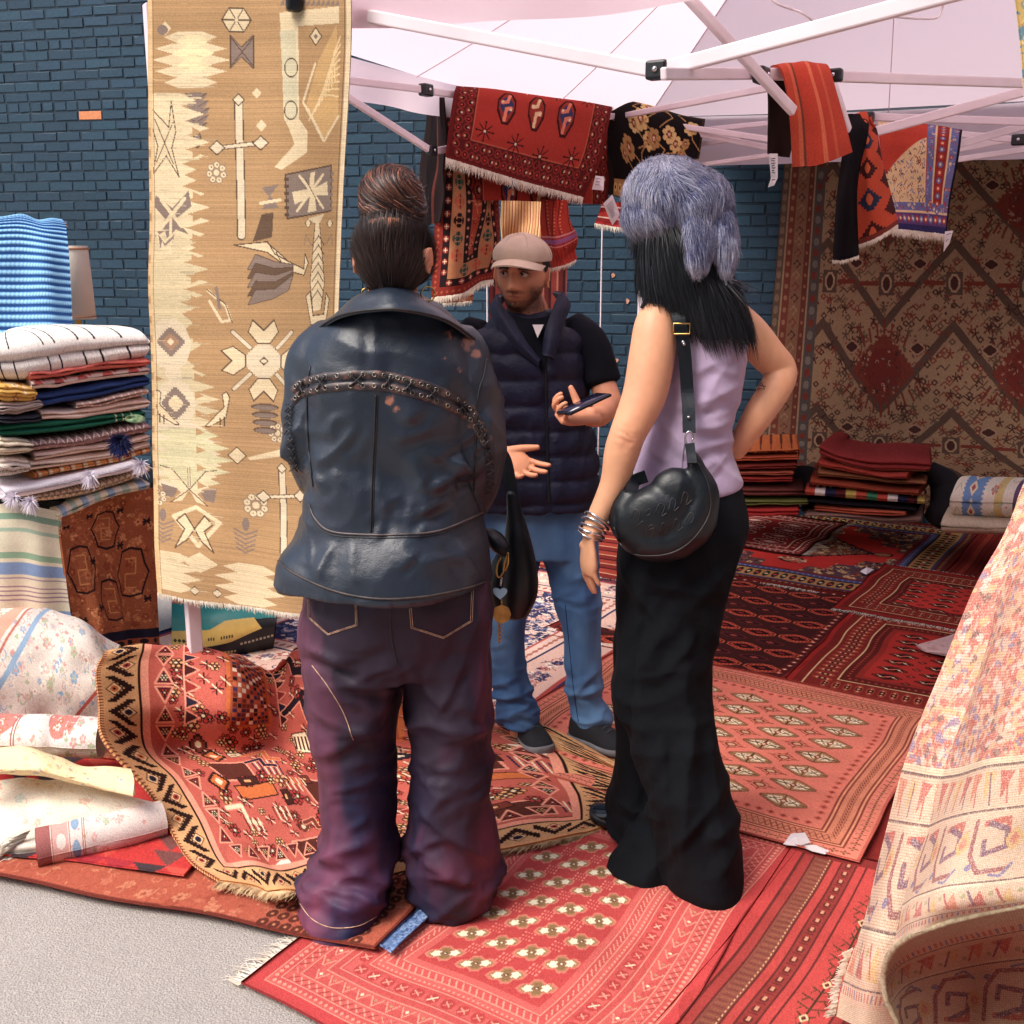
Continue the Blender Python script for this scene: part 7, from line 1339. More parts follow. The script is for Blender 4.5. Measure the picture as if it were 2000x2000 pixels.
def cover(name, base, n, flow, ln, wd, mat, parent, cols, seed=1, lift=.25, k=5, sag=0.0, wav=0.0, cl=0.25, sel=None, tipc=None, ctr=None):
    """strands combed over a base surface"""
    me = base.data; m = len(me.vertices); P = np.empty(m * 3, np.float32); me.vertices.foreach_get('co', P); P = P.reshape(-1, 3).astype(float); N = np.empty(m * 3, np.float32); me.vertices.foreach_get('normal', N); N = N.reshape(-1, 3).astype(float)
    r = rng(seed)
    if sel is not None: q = np.nonzero(sel(P, N))[0]
    else: q = np.arange(m)
    i = q[r.randint(0, len(q), n)]; P, N = P[i] + r.normal(0, .002, (n, 3)), N[i]; D = flow(P, N); D = D - N * (D * N).sum(1, keepdims=True); D /= np.linalg.norm(D, axis=1, keepdims=True) + 1e-9
    clump = np.stack([n3(P, (38,) * 3, seed + 3 * q_) for q_ in range(3)], 1); L = ln * r.uniform(.55, 1.15, (n, 1)) ; X = [P]; d = D + N * lift + clump * cl + r.normal(0, .10, (n, 3)) * (1 if cl > .1 else .35); d /= np.linalg.norm(d, axis=1, keepdims=True)
    for j in range(1, k):
        d = d + np.array([0, 0, -sag]) - N * lift * .35 + (wav * r.normal(0, 1, (n, 3)) if wav else 0); d /= np.linalg.norm(d, axis=1, keepdims=True); xn = X[-1] + d * L / (k - 1)
        if ctr is not None:
            q0 = X[-1] - ctr; q1 = xn - ctr; l0 = np.linalg.norm(q0, axis=1, keepdims=True); l1 = np.linalg.norm(q1, axis=1, keepdims=True); xn = ctr + q1 * (l0 + .12 * (l1 - l0)) / l1; N2 = (xn - ctr) / np.linalg.norm(xn - ctr, axis=1, keepdims=True); d = .5 * d + .5 * (lambda D_: D_ / (np.linalg.norm(D_, axis=1, keepdims=True) + 1e-9))(flow(xn, N2)); d = d - N2 * (d * N2).sum(1, keepdims=True)
        X.append(xn)
    X = np.stack(X, 1); cc = np.array(cols)[r.randint(0, len(cols), n)] * r.uniform(.8, 1.2, (n, 1)) ; C = np.repeat(cc[:, None], k, 1)
    if tipc is not None: f = np.linspace(0, 1, k)[None, :, None] ** 1.1; pt = np.clip(.55 + .75 * n3(P, (14,) * 3, seed + 9), 0, 1)[:, None, None]; C = C * (1 - f * pt) + np.array(tipc) * f * pt
    return ribbons(name, X, N + r.normal(0, .35, (n, 3)), wd * r.uniform(.7, 1.3, n), mat, parent, C)
def skin_mat(name, c, c2, rough=.5):
    m, t, b = newmat(name); a = t.nodes.new('ShaderNodeAttribute'); a.attribute_name = 'Col'; t.links.new(a.outputs['Color'], b.inputs['Base Color']); b.inputs['Roughness'].default_value = rough
    b.inputs['Subsurface Weight'].default_value = .12; b.inputs['Subsurface Radius'].default_value = (.012, .005, .003); b.inputs['Subsurface Scale'].default_value = 1.0; b.inputs['Specular IOR Level'].default_value = .4
    addbump(t, b, 260, .18, .001, 3); return m
M['skin'] = skin_mat('skin', None, None); M['hair'] = vcmat('hair', .42, 40, .1, .001, spec=.5, var=.05); M['fur'] = vcmat('fur', .8, 60, .05, .001, spec=.2, var=.05)
def ridge(P, sc, seed, warp=.05, ws=6.0):
    Wp = P + warp * np.stack([n3(P, (ws,) * 3, seed + 20 + q) for q in range(3)], 1); v = n3(Wp, sc, seed); return 1 - 2 * np.abs(v)
def creases(P, N, L):
    L = [(a, b, c, d, w_ * 1.35, h) for a, b, c, d, w_, h in L]
    x, y = px_of(P); o = np.zeros(len(P)); x = x + 7 * n3(P, (14,) * 3, 51); y = y + 7 * n3(P, (14,) * 3, 52)
    for x0, y0, x1, y1, w_, a in L:
        d = np.array([x1 - x0, y1 - y0], float); l = np.hypot(*d); d /= l; t = ((x - x0) * d[0] + (y - y0) * d[1]) / l; q = -(x - x0) * d[1] + (y - y0) * d[0]
        q = q + .12 * l * (t - .5) ** 2; e = np.clip(np.minimum(t + .1, 1.1 - t) * 3.2, 0, 1); o += a * e * (np.exp(-np.abs(q) / w_ * 1.1) - .55 * np.exp(-((q - 1.9 * w_) / w_) ** 2))
    return o
def rcre(seed, n, x0, x1, y0, y1, ang, asd, l0, l1, w0, w1, a):
    r = rng(seed); L = []
    for k in range(n):
        cx_, cy_ = r.uniform(x0, x1), r.uniform(y0, y1); th = R(ang * (1 if r.rand() < .5 else -1) + r.normal(0, asd)); l = r.uniform(l0, l1) / 2
        L.append((cx_ - l * math.cos(th), cy_ - l * math.sin(th), cx_ + l * math.cos(th), cy_ + l * math.sin(th), r.uniform(w0, w1), a * r.uniform(.5, 1.2)))
    return L
# ================================================================== left woman: leather jacket, purple trousers, hair bun
Y1 = 2.5
lw = empty('person', 'person seen from behind in black leather jacket and purple stained trousers with a hair bun', 'person', None); lw.location = (aY(765, 1700, 2.55)[0], 2.55, 0)
LW = Vector(lw.location)
def fin_(o, root, L_): rel(o, L_); o.parent = root; return o
hc = aY(768, 500, 2.5); hrot = rotm(rz=math.pi - .22, rx=.06)
sk = headshape(hc, hrot, .93, True, .28, .088)
sk += [tube([hc + [0, 0, -.05], aY(765, 585, 2.5), aY(765, 640, 2.52)], [.056, .055, .075], 4, 24)]
sk += [loft([rg(620, 690, 840, 2.53, .06), rg(680, 640, 890, 2.53, .09), rg(900, 650, 890, 2.53, .09), rg(1100, 640, 900, 2.53, .11), rg(1250, 650, 900, 2.53, .11)], 32, 3), tube([aY(700, 1240, 2.54), aY(700, 1450, 2.54), aY(690, 1740, 2.52)], [.075, .05, .035], 3, 16), tube([aY(850, 1240, 2.54), aY(870, 1450, 2.54), aY(880, 1730, 2.56)], [.075, .055, .04], 3, 16),
       tube([aY(625, 700, 2.54), aY(600, 860, 2.55), aY(690, 930, 2.78)], [.05, .04, .03], 3, 14), tube([aY(915, 700, 2.54), aY(940, 860, 2.55), aY(870, 940, 2.78)], [.05, .04, .03], 3, 14)]
sk += hand(aY(700, 935, 2.80), (.9, .3, -.1), (0, -.5, 1), .9, 1) + hand(aY(862, 942, 2.80), (-.9, .3, -.1), (0, -.5, 1), .9, -1)
for fx, fy, fd in ((678, 1800, 2.56), (870, 1775, 2.62)): b_ = aY(fx, fy, fd); b_[2] = .045; sk += [tube([b_ + [0, -.06, .0], b_ + [0, .06, 0], b_ + [.0, .11, -.012]], [.035, .038, .022], 3, 14, .8), tube([b_ + [0, -.03, 0], b_ + [0, -.03, .12]], [.03, .03], 3, 14)]
c1 = rgb(226, 150, 116)
body1 = fuse('body', sk, .006, 2, M['skin'], lw, None, lambda P, N: np.tile(c1, (len(P), 1)) * (1 + .06 * n3(P, (30,) * 3, 2))[:, None]); rel(body1, LW)
leather = pmat('black_leather', rgb(30, 40, 52), .39, c2=rgb(38, 46, 60), ns=9, lo=.3, hi=.7, bs=420, bst=.35, bd=.0018, spec=.55, second=(14, .45, .010))
def leather_wear(m):
    t = m.node_tree; b = t.nodes['Principled BSDF']; lk = b.inputs['Base Color'].links[0].from_socket; tc = t.nodes.new('ShaderNodeTexCoord'); a = t.nodes.new('ShaderNodeAttribute'); a.attribute_name = 'Col'
    n = t.nodes.new('ShaderNodeTexNoise'); n.inputs['Scale'].default_value = 60; n.inputs['Detail'].default_value = 8; n.inputs['Roughness'].default_value = .7; t.links.new(tc.outputs['Object'], n.inputs['Vector'])
    ml = t.nodes.new('ShaderNodeMath'); ml.operation = 'MULTIPLY'; t.links.new(n.outputs[0], ml.inputs[0]); t.links.new(a.outputs['Fac'], ml.inputs[1])
    rp = t.nodes.new('ShaderNodeValToRGB'); rp.color_ramp.elements[0].position = .34; rp.color_ramp.elements[1].position = .47; t.links.new(ml.outputs[0], rp.inputs[0])
    mx = t.nodes.new('ShaderNodeMix'); mx.data_type = 'RGBA'; t.links.new(rp.outputs[0], mx.inputs[0]); t.links.new(lk, mx.inputs[6]); mx.inputs[7].default_value = (*rgb(158, 104, 86), 1); t.links.new(mx.outputs[2], b.inputs['Base Color'])
leather_wear(leather)
jk = [loft([rg(578, 715, 815, 2.50, .055), rg(605, 672, 862, 2.50, .085), rg(628, 640, 888, 2.51, .105), rg(655, 615, 912, 2.52, .125), rg(700, 596, 928, 2.52, .14), rg(780, 592, 930, 2.52, .15), rg(870, 602, 928, 2.52, .15), rg(940, 602, 928, 2.52, .155), rg(1000, 596, 934, 2.52, .165), rg(1050, 572, 946, 2.52, .19), rg(1090, 552, 950, 2.52, .205), rg(1120, 549, 953, 2.52, .21), rg(1127, 549, 953, 2.52, .21), rg(1128, 590, 915, 2.52, .17)], 64, 5, 2.25),
      tube([aY(672, 672, 2.53), aY(638, 712, 2.53), aY(622, 780, 2.52), aY(618, 860, 2.52), aY(630, 915, 2.58), aY(660, 935, 2.74), aY(700, 940, 2.86)], [.070, .080, .078, .073, .070, .062, .055], 6, 28),
      tube([aY(868, 668, 2.53), aY(892, 712, 2.53), aY(904, 790, 2.52), aY(910, 860, 2.52), aY(908, 930, 2.56), aY(895, 985, 2.70), aY(870, 975, 2.86)], [.070, .082, .084, .084, .078, .068, .058], 6, 28)]
JCR = [(600, 900, 640, 960, 12, .012), (880, 900, 930, 930, 10, .016), (830, 960, 930, 905, 12, .018), (810, 1010, 900, 960, 10, .012), (800, 900, 840, 1000, 14, .010), (610, 1010, 600, 1100, 12, .012), (640, 1060, 620, 1130, 12, .010), (680, 1060, 690, 1150, 14, .007), (590, 820, 560, 900, 9, .010), (600, 700, 640, 800, 12, .007), (880, 700, 930, 790, 12, .008), (945, 800, 960, 900, 9, .010), (560, 870, 600, 930, 8, .010), (900, 1060, 930, 1140, 12, .008),
    (640, 660, 720, 690, 12, .006), (700, 840, 640, 900, 10, .005), (770, 860, 850, 830, 10, .005)] + rcre(7, 34, 580, 950, 680, 1120, 50, 25, 40, 120, 5, 9, .0045)
def jdisp(P, N):
    f = ridge(P, (4.5, 4.5, 7), 3, .07, 5); g = ridge(P, (11, 11, 13), 5, .03, 9); z = P[:, 2]
    hem = np.clip((1.05 - z) / .3, 0, 1); fold = np.sin(P[:, 0] * 21 + 1.3 * n3(P, (5,) * 3, 7)) * hem
    return N * (.013 * np.clip(f - .3, -1, 1) + .0035 * g + .006 * fold + creases(P, N, JCR))[:, None]
def px_of(P):
    d = P - CAMP; z = d @ _f; return 1000 + FP * d[:, 0] / z, 1000 - FP * (d @ _u) / z
def jcol(P, N):
    # where the leather is worn: the right shoulder, a patch under the lacing, the hem
    w = np.full(len(P), .0); a = aY(905, 672, 2.38); b = aY(760, 780, 2.33); c = aY(860, 790, 2.35); dd = aY(925, 830, 2.36); e = aY(880, 640, 2.42)
    for q, s, k in ((a, .055, 1.0), (b, .035, .95), (c, .03, .8), (dd, .05, .85), (e, .04, .8)): w = np.maximum(w, k * np.exp(-np.sum((P - q) ** 2, 1) / s ** 2 / 1.5))
    x_, y_ = px_of(P); fc = N[:, 1] < .2
    for q, s, k in (((915, 672), 26, .95), ((930, 690), 16, 1.05), ((880, 655), 22, .85), ((762, 780), 20, .98), ((775, 800), 14, .9), ((868, 700), 9, .9), ((898, 722), 10, .9), ((925, 830), 22, .85), ((950, 860), 26, .8)): w = np.maximum(w, k * np.exp(-((x_ - q[0]) ** 2 + (y_ - q[1]) ** 2) / s ** 2) * fc)
    w = np.maximum(w, .5); hem = np.clip(1 - np.abs(P[:, 2] - P[:, 2].min()) / .02, 0, 1); w = np.maximum(w, hem * .66); return np.repeat(w[:, None], 3, 1)
jacket = fuse('jacket', jk, .007, 3, leather, lw, jdisp, jcol)
HEM = [(544, 1096), (575, 1120), (640, 1150), (700, 1165), (760, 1170), (830, 1165), (900, 1152), (948, 1136)]; jb = bvh(jacket); rel(jacket, LW)
jacket['label'] = 'oversized black leather jacket with worn brown patches'
def onj(name, pts, rad, mat, n=60, off=.001, bv=None, root=None, L_=None, par=None):
    X = pline(bv or jb, pts, n, off); o = solid(name, [tube(X, rad, 1, 6)], mat); rel(o, L_ or LW); o.parent = par or jacket; return o
seamm = pmat('leather_seam', rgb(20, 22, 28), .5, c2=rgb(44, 36, 36), ns=40); brass = pmat('eyelet', rgb(150, 140, 128), .35, 1.0, ns=20); strapm = pmat('worn_leather_strip', rgb(48, 40, 44), .42, c2=rgb(120, 82, 70), ns=60, lo=.5, hi=.75, bs=300, bst=.3, bd=.001, spec=.5)
onj('seam', [(734, 772), (731, 850), (727, 940), (724, 1040)], .0022, seamm); onj('seam', [(738, 772), (735, 850), (731, 940), (728, 1040)], .001, seamm)
onj('seam', [(604, 985), (616, 1013), (645, 1037), (707, 1044), (790, 1044), (852, 1038), (897, 1022), (944, 1000)], .0024, pmat('seam_highlight', rgb(96, 84, 84), .45, c2=rgb(60, 52, 54), ns=30), 90)
onj('seam', [(604, 992), (614, 1019), (643, 1043), (707, 1050), (790, 1050), (852, 1044), (897, 1028), (944, 1006)], .0012, seamm, 90)
onj('seam', [(950, 700), (944, 735), (934, 768), (930, 830), (928, 900), (926, 960)], .002, seamm); onj('seam', [(606, 715), (600, 790), (604, 880), (612, 950)], .002, seamm)
onj('hem_edge', HEM, .0028, pmat('hem_wear', rgb(70, 58, 54), .5, c2=rgb(40, 38, 42), ns=40), 90); onj('seam', [(915, 940), (926, 970), (938, 998)], .0015, seamm, 20)
LC = [(572, 766), (586, 752), (610, 744), (637, 739), (686, 735), (732, 735), (765, 739), (790, 745), (822, 753), (852, 763), (893, 783), (918, 800), (936, 828), (948, 852)]
def strip(off_px, wd, nm):
    q = cubic(np.array(LC, float), 120); A_ = []; N_ = []
    for x, y in q:
        p, n = proj(jb, x, y + off_px, .0025); A_.append(p); N_.append(n)
    A_ = np.array(A_); T = np.gradient(A_, axis=0); S_ = np.cross(T, np.array(N_)); S_ /= np.linalg.norm(S_, axis=1, keepdims=True); N_ = np.array(N_)
    P = np.stack([A_ - S_ * wd / 2 - N_ * .002, A_ - S_ * wd * .3 + N_ * .0015, A_ + S_ * wd * .3 + N_ * .0015, A_ + S_ * wd / 2 - N_ * .002], 0); o = mk(nm, P.reshape(-1, 3), qgrid(4, 120), strapm); rel(o, LW); o.parent = jacket
strip(-3, .019, 'lacing_strip'); strip(19, .019, 'lacing_strip')
qq = cubic(np.array(LC, float), 27); eyes_ = []
for i, (x, y) in enumerate(qq[1:-1]):
    for oy in (-3, 19):
        p, n = proj(jb, x, y + oy, .0045); u = nrm(np.cross(n, [0, 0, 1.])); v = np.cross(n, u)
        eyes_.append(tube([p + .0044 * (math.cos(a) * u + math.sin(a) * v) for a in np.linspace(0, 2 * np.pi, 13)], .0012, 1, 6))
o = solid('eyelets', eyes_, brass); rel(o, LW); o.parent = jacket; o['kind'] = 'stuff'
lac = []
for i in range(2, 24, 3):
    for s1, s2 in ((0, 1), (1, 0)):
        x0, y0 = qq[i]; x1, y1 = qq[i + 1]; X = [proj(jb, x0 + (x1 - x0) * t, (y0 + (y1 - y0) * t) + (-3 + 22 * (t if s1 == 0 else 1 - t)), .007)[0] for t in np.linspace(0, 1, 6)]; lac.append(tube(X, .0022, 2, 6))
o = solid('laces', lac, seamm); rel(o, LW); o.parent = jacket
# lacing down the sleeve
for path_ in ([(940, 830), (952, 870), (958, 920), (952, 970)], [(568, 790), (566, 830), (572, 880), (580, 920)]):
    q = cubic(np.array(path_, float), 9); pt = []
    for i in range(8):
        pt.append(tube([proj(jb, q[i][0] - 7, q[i][1], .004)[0], proj(jb, q[i][0] + 2, q[i][1] + 6, .007)[0], proj(jb, q[i][0] + 6, q[i][1] + 13, .004)[0]], .0019, 2, 6)); pt.append(tube([proj(jb, q[i][0] + 5, q[i][1], .004)[0], proj(jb, q[i][0], q[i][1] + 6, .007)[0], proj(jb, q[i][0] - 8, q[i][1] + 13, .004)[0]], .0019, 2, 6))
    o = solid('sleeve_laces', pt, seamm); rel(o, LW); o.parent = jacket
# collar: turned down, high at the nape and spreading over the shoulders
cg = [[aY(700, 592, 2.58), aY(712, 572, 2.48), aY(740, 563, 2.43), aY(775, 562, 2.425), aY(805, 569, 2.45), aY(832, 592, 2.56)], [aY(672, 606, 2.57), aY(695, 580, 2.44), aY(738, 572, 2.395), aY(780, 571, 2.39), aY(832, 585, 2.43), aY(870, 615, 2.56)],
      [aY(636, 630, 2.56), aY(672, 600, 2.42), aY(735, 590, 2.365), aY(785, 590, 2.36), aY(858, 606, 2.41), aY(915, 645, 2.55)], [aY(606, 652, 2.56), aY(655, 618, 2.405), aY(733, 604, 2.35), aY(790, 604, 2.345), aY(880, 626, 2.40), aY(948, 680, 2.54)]]
P = cgrid(cg, 40, 120); P = P + (.003 * noise2(40, 120, 4, 7, 9))[..., None] * gnorm(P); cl_ = sheet('collar', P, np.full((40, 120, 3), .5), leather, .007, flip=True); rel(cl_, LW); cl_.parent = lw
o = solid('collar_edge', [tube(P[-1, ::4], .0028, 1, 6)], seamm); rel(o, LW); o.parent = cl_
# trousers
tr_ = [loft([rg(1095, 600, 955, 2.53, .155), rg(1180, 592, 963, 2.53, .165), rg(1250, 594, 963, 2.54, .16), rg(1300, 602, 960, 2.54, .14)], 56, 5, 2.3),
       loft([rg(1230, 596, 784, 2.54, .14), rg(1310, 603, 781, 2.54, .135), rg(1372, 612, 773, 2.54, .125), rg(1449, 619, 765, 2.54, .12), rg(1527, 625, 767, 2.54, .12), rg(1600, 628, 770, 2.54, .12), rg(1660, 628, 772, 2.54, .125), rg(1710, 608, 768, 2.53, .14), rg(1755, 590, 757, 2.52, .155), rg(1785, 590, 748, 2.51, .16), rg(1800, 610, 730, 2.51, .13)], 48, 5, 2.1),
       loft([rg(1230, 770, 962, 2.54, .14), rg(1310, 784, 960, 2.54, .135), rg(1372, 798, 958, 2.54, .125), rg(1449, 809, 956, 2.54, .12), rg(1527, 809, 957, 2.54, .12), rg(1600, 804, 968, 2.55, .125), rg(1660, 797, 972, 2.56, .13), rg(1715, 796, 970, 2.57, .135), rg(1745, 802, 955, 2.57, .13), rg(1765, 818, 930, 2.57, .12)], 48, 5, 2.1),
       tube([aY(640, 1742, 2.62), aY(600, 1728, 2.70), aY(588, 1722, 2.78)], [.06, .05, .035], 4, 18, .8)]
TCR = [(600, 1262, 700, 1300, 9, .014), (640, 1310, 770, 1345, 8, .012), (770, 1290, 660, 1335, 10, .013), (790, 1300, 880, 1400, 9, .010), (620, 1390, 720, 1440, 8, .010), (612, 1480, 740, 1430, 8, .009), (640, 1560, 760, 1500, 8, .009), (600, 1690, 740, 1640, 10, .013), (610, 1740, 700, 1790, 11, .014), (575, 1712, 620, 1770, 10, .014), (640, 1670, 760, 1740, 10, .012),
    (830, 1590, 960, 1690, 10, .015), (820, 1680, 930, 1720, 9, .014), (800, 1640, 880, 1700, 8, .010), (880, 1770, 960, 1700, 9, .012), (600, 1150, 640, 1230, 9, .008), (940, 1150, 900, 1290, 10, .009), (850, 1460, 950, 1420, 9, .008)] + rcre(3, 26, 600, 960, 1250, 1680, 25, 16, 60, 150, 5, 9, .006) + rcre(4, 22, 590, 960, 1640, 1800, 22, 14, 50, 130, 6, 10, .008)
def tdisp(P, N):
    x, y = px_of(P); z = P[:, 2]; f = ridge(P, (8, 8, 3.2), 11, .09, 4); g = ridge(P, (6, 6, 14), 12, .06, 6); kn = np.exp(-((z - .55) / .18) ** 2) + 1.3 * np.exp(-((z - .10) / .12) ** 2) + .6 * np.exp(-((z - .86) / .08) ** 2)
    return N * (.011 * np.clip(f - .2, -1, 1) + .015 * np.clip(g - .1, -.6, 1) * np.clip(kn, 0, 1.3) + .002 * ridge(P, (26, 26, 26), 14, .03, 12) + creases(P, N, TCR))[:, None]
def tcol(P, N):
    v = n3(P + .08 * n3(P, (4,) * 3, 3)[:, None], (5.5, 5.5, 2.2), 21) + .6 * n3(P, (14, 14, 5), 22) + .3 * n3(P, (40, 40, 12), 23); x, y = px_of(P); side = np.exp(-((x - 615) / 50) ** 2) * .9 + np.exp(-((x - 950) / 24) ** 2) * .8 + .35 * np.exp(-((x - 700) / 60) ** 2 - ((y - 1380) / 90) ** 2)
    f = np.clip((v + side - .10) * .7, 0, 1)[:, None]; blu = np.clip(n3(P, (3, 3, 3), 25) * 1.5, 0, 1)[:, None]; base = rgb(42, 31, 48) * (1 - blu) + rgb(24, 30, 66) * blu; return base * (1 - f) + rgb(116, 60, 84) * f
tm = vcmat('coated_denim', .62, 500, .4, .0012, sheen=.0, spec=.35, var=.12)
trs = fuse('trousers', tr_, .0075, 4, tm, lw, tdisp, tcol); tb = bvh(trs); rel(trs, LW); trs['label'] = 'wide purple and navy stained trousers'
stm = pmat('tan_stitch', rgb(206, 170, 140), .8, c2=rgb(150, 110, 100), ns=80)
for pth in ([(602, 1148), (603, 1206), (641, 1240), (698, 1221), (697, 1175)], [(799, 1180), (803, 1226), (866, 1246), (922, 1213), (924, 1150)]):
    pts = [];
    for a, b in zip(pth[:-1], pth[1:]): pts += [(a[0] + (b[0] - a[0]) * t, a[1] + (b[1] - a[1]) * t) for t in np.linspace(0, 1, 12)[:-1]]
    pts.append(pth[-1])
    for d in (0, 5):
        c_ = np.mean(pth, 0); X = [proj(tb, x + (c_[0] - x) * d * .012, y + (c_[1] - y) * d * .012, .0015)[0] for x, y in pts]; o = solid('pocket_stitching', [tube(X, .0009, 1, 5)], stm); rel(o, LW); o.parent = trs
onj('seam', [(762, 1180), (764, 1240), (776, 1300)], .0016, seamm, 20, .001, tb, None, None, trs)
onj('hem_stitching', [(583, 1760), (610, 1795), (650, 1812), (700, 1808), (735, 1790)], .0012, stm, 40, .001, tb, None, None, trs); onj('seam', [(610, 1300), (640, 1340), (670, 1390), (690, 1445)], .0012, stm, 30, .001, tb, None, None, trs)
# hair: swept up into a bun
dkh = [rgb(30, 20, 20), rgb(44, 28, 26), rgb(60, 38, 32)]; brh = [rgb(112, 66, 48), rgb(74, 44, 36), rgb(150, 96, 72), rgb(60, 36, 30)]
hb = [ball(hc + np.array([0, .004, .004]), (.0755, .098, .084), hrot, 40, 30), ball(hc + [0, -.03, -.020], (.062, .062, .080), hrot, 36, 24)]
hbase = fuse('hair', hb, .006, 2, M['hair'], lw, None, lambda P, N: np.tile(rgb(26, 18, 18), (len(P), 1))); bunc = aY(765, 390, 2.51); tie_ = solid('hair_tie', [tube([aY(766, 441, 2.50) + np.array([.050 * math.cos(a), .048 * math.sin(a), .004 * math.sin(2 * a)]) for a in np.linspace(0, 2 * np.pi, 25)], .0085, 2, 10)], M['black_plastic']); rel(tie_, LW); tie_.parent = lw
def flow1(P, N): return (bunc - [0, 0, .02]) - P
jv = lambda P, N: (P[:, 2] > hc[2] - .075) & (P[:, 2] < bunc[2] - .085) & ((P[:, 1] < hc[1] + .07))
cover('hair_strands', hbase, 15000, flow1, .065, .0016, M['hair'], hbase, dkh, 3, .05, 6, cl=.06, sel=jv)
cover('hair_strands', hbase, 160, lambda P, N: np.array([[0, 0, -1.]]) + N * .2, .07, .0011, M['hair'], hbase, dkh, 5, .5, 6, wav=.25, sel=lambda P, N: (P[:, 2] < hc[2] - .05))
rel(hbase, LW)
for ch in hbase.children: rel(ch, LW)
bt = [ball(bunc + np.array([0, 0, .010]), (.066, .062, .060), rotm(ry=.1), 36, 24)] + [tube([bunc + np.array([.043 * math.cos(a), .043 * math.sin(a), -.014 + .014 * math.sin(a * 2 + s_)]) for a in np.linspace(0, 6.4, 14)], .027, 4, 16) for s_ in (0, 2)]
bun = fuse('hair_bun', bt, .005, 3, M['hair'], lw, lambda P, N: N * (.003 * ridge(P, (16, 16, 60), 8, .02, 9))[:, None], lambda P, N: np.tile(rgb(40, 26, 24), (len(P), 1)))
def flow2(P, N):
    q = P - bunc; return np.cross([0.55, -.5, .75], q) + np.array([0, 0, .012]) * np.sin(np.arctan2(q[:, 1], q[:, 0]) * 2)[:, None] * 2
cover('bun_strands', bun, 11000, flow2, .075, .0014, M['hair'], bun, dkh * 3 + brh, 4, .05, 8, cl=.07, ctr=bunc)
cover('bun_strands', bun, 2600, flow2, .065, .0013, M['hair'], bun, brh + [rgb(176, 112, 84)], 6, .07, 8, cl=.06, ctr=bunc, sel=lambda P, N: (N[:, 2] > .15) & (P[:, 2] > bunc[2] - .02) & (P[:, 0] < bunc[0] + .06)); cover('bun_strands', bun, 120, flow2, .05, .0009, M['hair'], bun, brh, 7, .7, 5, wav=.2)  # paler strands on the upper bun paint its highlight
rel(bun, LW)
for ch in bun.children: rel(ch, LW)
for i, (ex, ey, er) in enumerate(((836, 574, .0150), (716, 572, .010))):
    c_ = aY(ex, ey, 2.46); o = solid('hoop_earring', [tube([c_ + er * np.array([math.cos(a), .25 * math.cos(a), math.sin(a)]) for a in np.linspace(0, 2 * np.pi, 25)], .0019, 1, 8)], M['gold']); rel(o, LW); o.parent = lw
# ================================================================== the man
mn = empty('person', 'person in navy quilted vest, blue jeans and beige cap holding a phone', 'person'); mn.location = (aY(1080, 1400, 3.5)[0], 3.5, 0); MN = Vector(mn.location)
mc = aY(1019, 534, 3.44); mrot = rotm(rz=-.30, rx=.04) @ rotm(ry=.03)
sm = headshape(mc, mrot, .97, True, .24)
sm += [tube([mc + [0, .02, -.06], aY(1030, 600, 3.47), aY(1035, 640, 3.48)], [.056, .060, .08], 4, 24), loft([rg(615, 985, 1090, 3.5, .06), rg(660, 950, 1120, 3.5, .09), rg(850, 950, 1130, 3.5, .09), rg(1000, 960, 1140, 3.5, .09)], 32, 3),
       tube([aY(1030, 1000, 3.5), aY(990, 1200, 3.5), aY(1012, 1440, 3.48)], [.07, .036, .026], 3, 16), tube([aY(1110, 1000, 3.5), aY(1135, 1200, 3.5), aY(1160, 1430, 3.5)], [.07, .042, .028], 3, 16)]
el = aY(1188, 782, 3.42); sm += [tube([aY(1132, 665, 3.49), aY(1166, 722, 3.475), el, el + [-.005, -.03, -.012], aY(1170, 812, 3.26), aY(1150, 814, 3.17)], [.038, .038, .041, .040, .033, .027], 5, 22)]
sm += hand(aY(1150, 815, 3.16), (-.95, -.22, .10), (.0, -.55, .83), .98, 1, ((42, 55, 30), (38, 60, 35), (40, 60, 35), (42, 60, 30)), .06, (.25, .95, .35))
sm += [tube([aY(930, 660, 3.5), aY(915, 790, 3.46), aY(925, 860, 3.36), aY(968, 878, 3.14)], [.05, .046, .042, .027], 5, 20)]
sm += hand(aY(975, 884, 3.10), (.82, -.15, -.52), (.35, -.9, .35), 1.0, -1, ((16, 18, 10), (20, 22, 12), (26, 26, 14), (34, 30, 16)), .14, (.75, .75, .15), tcurl=4)
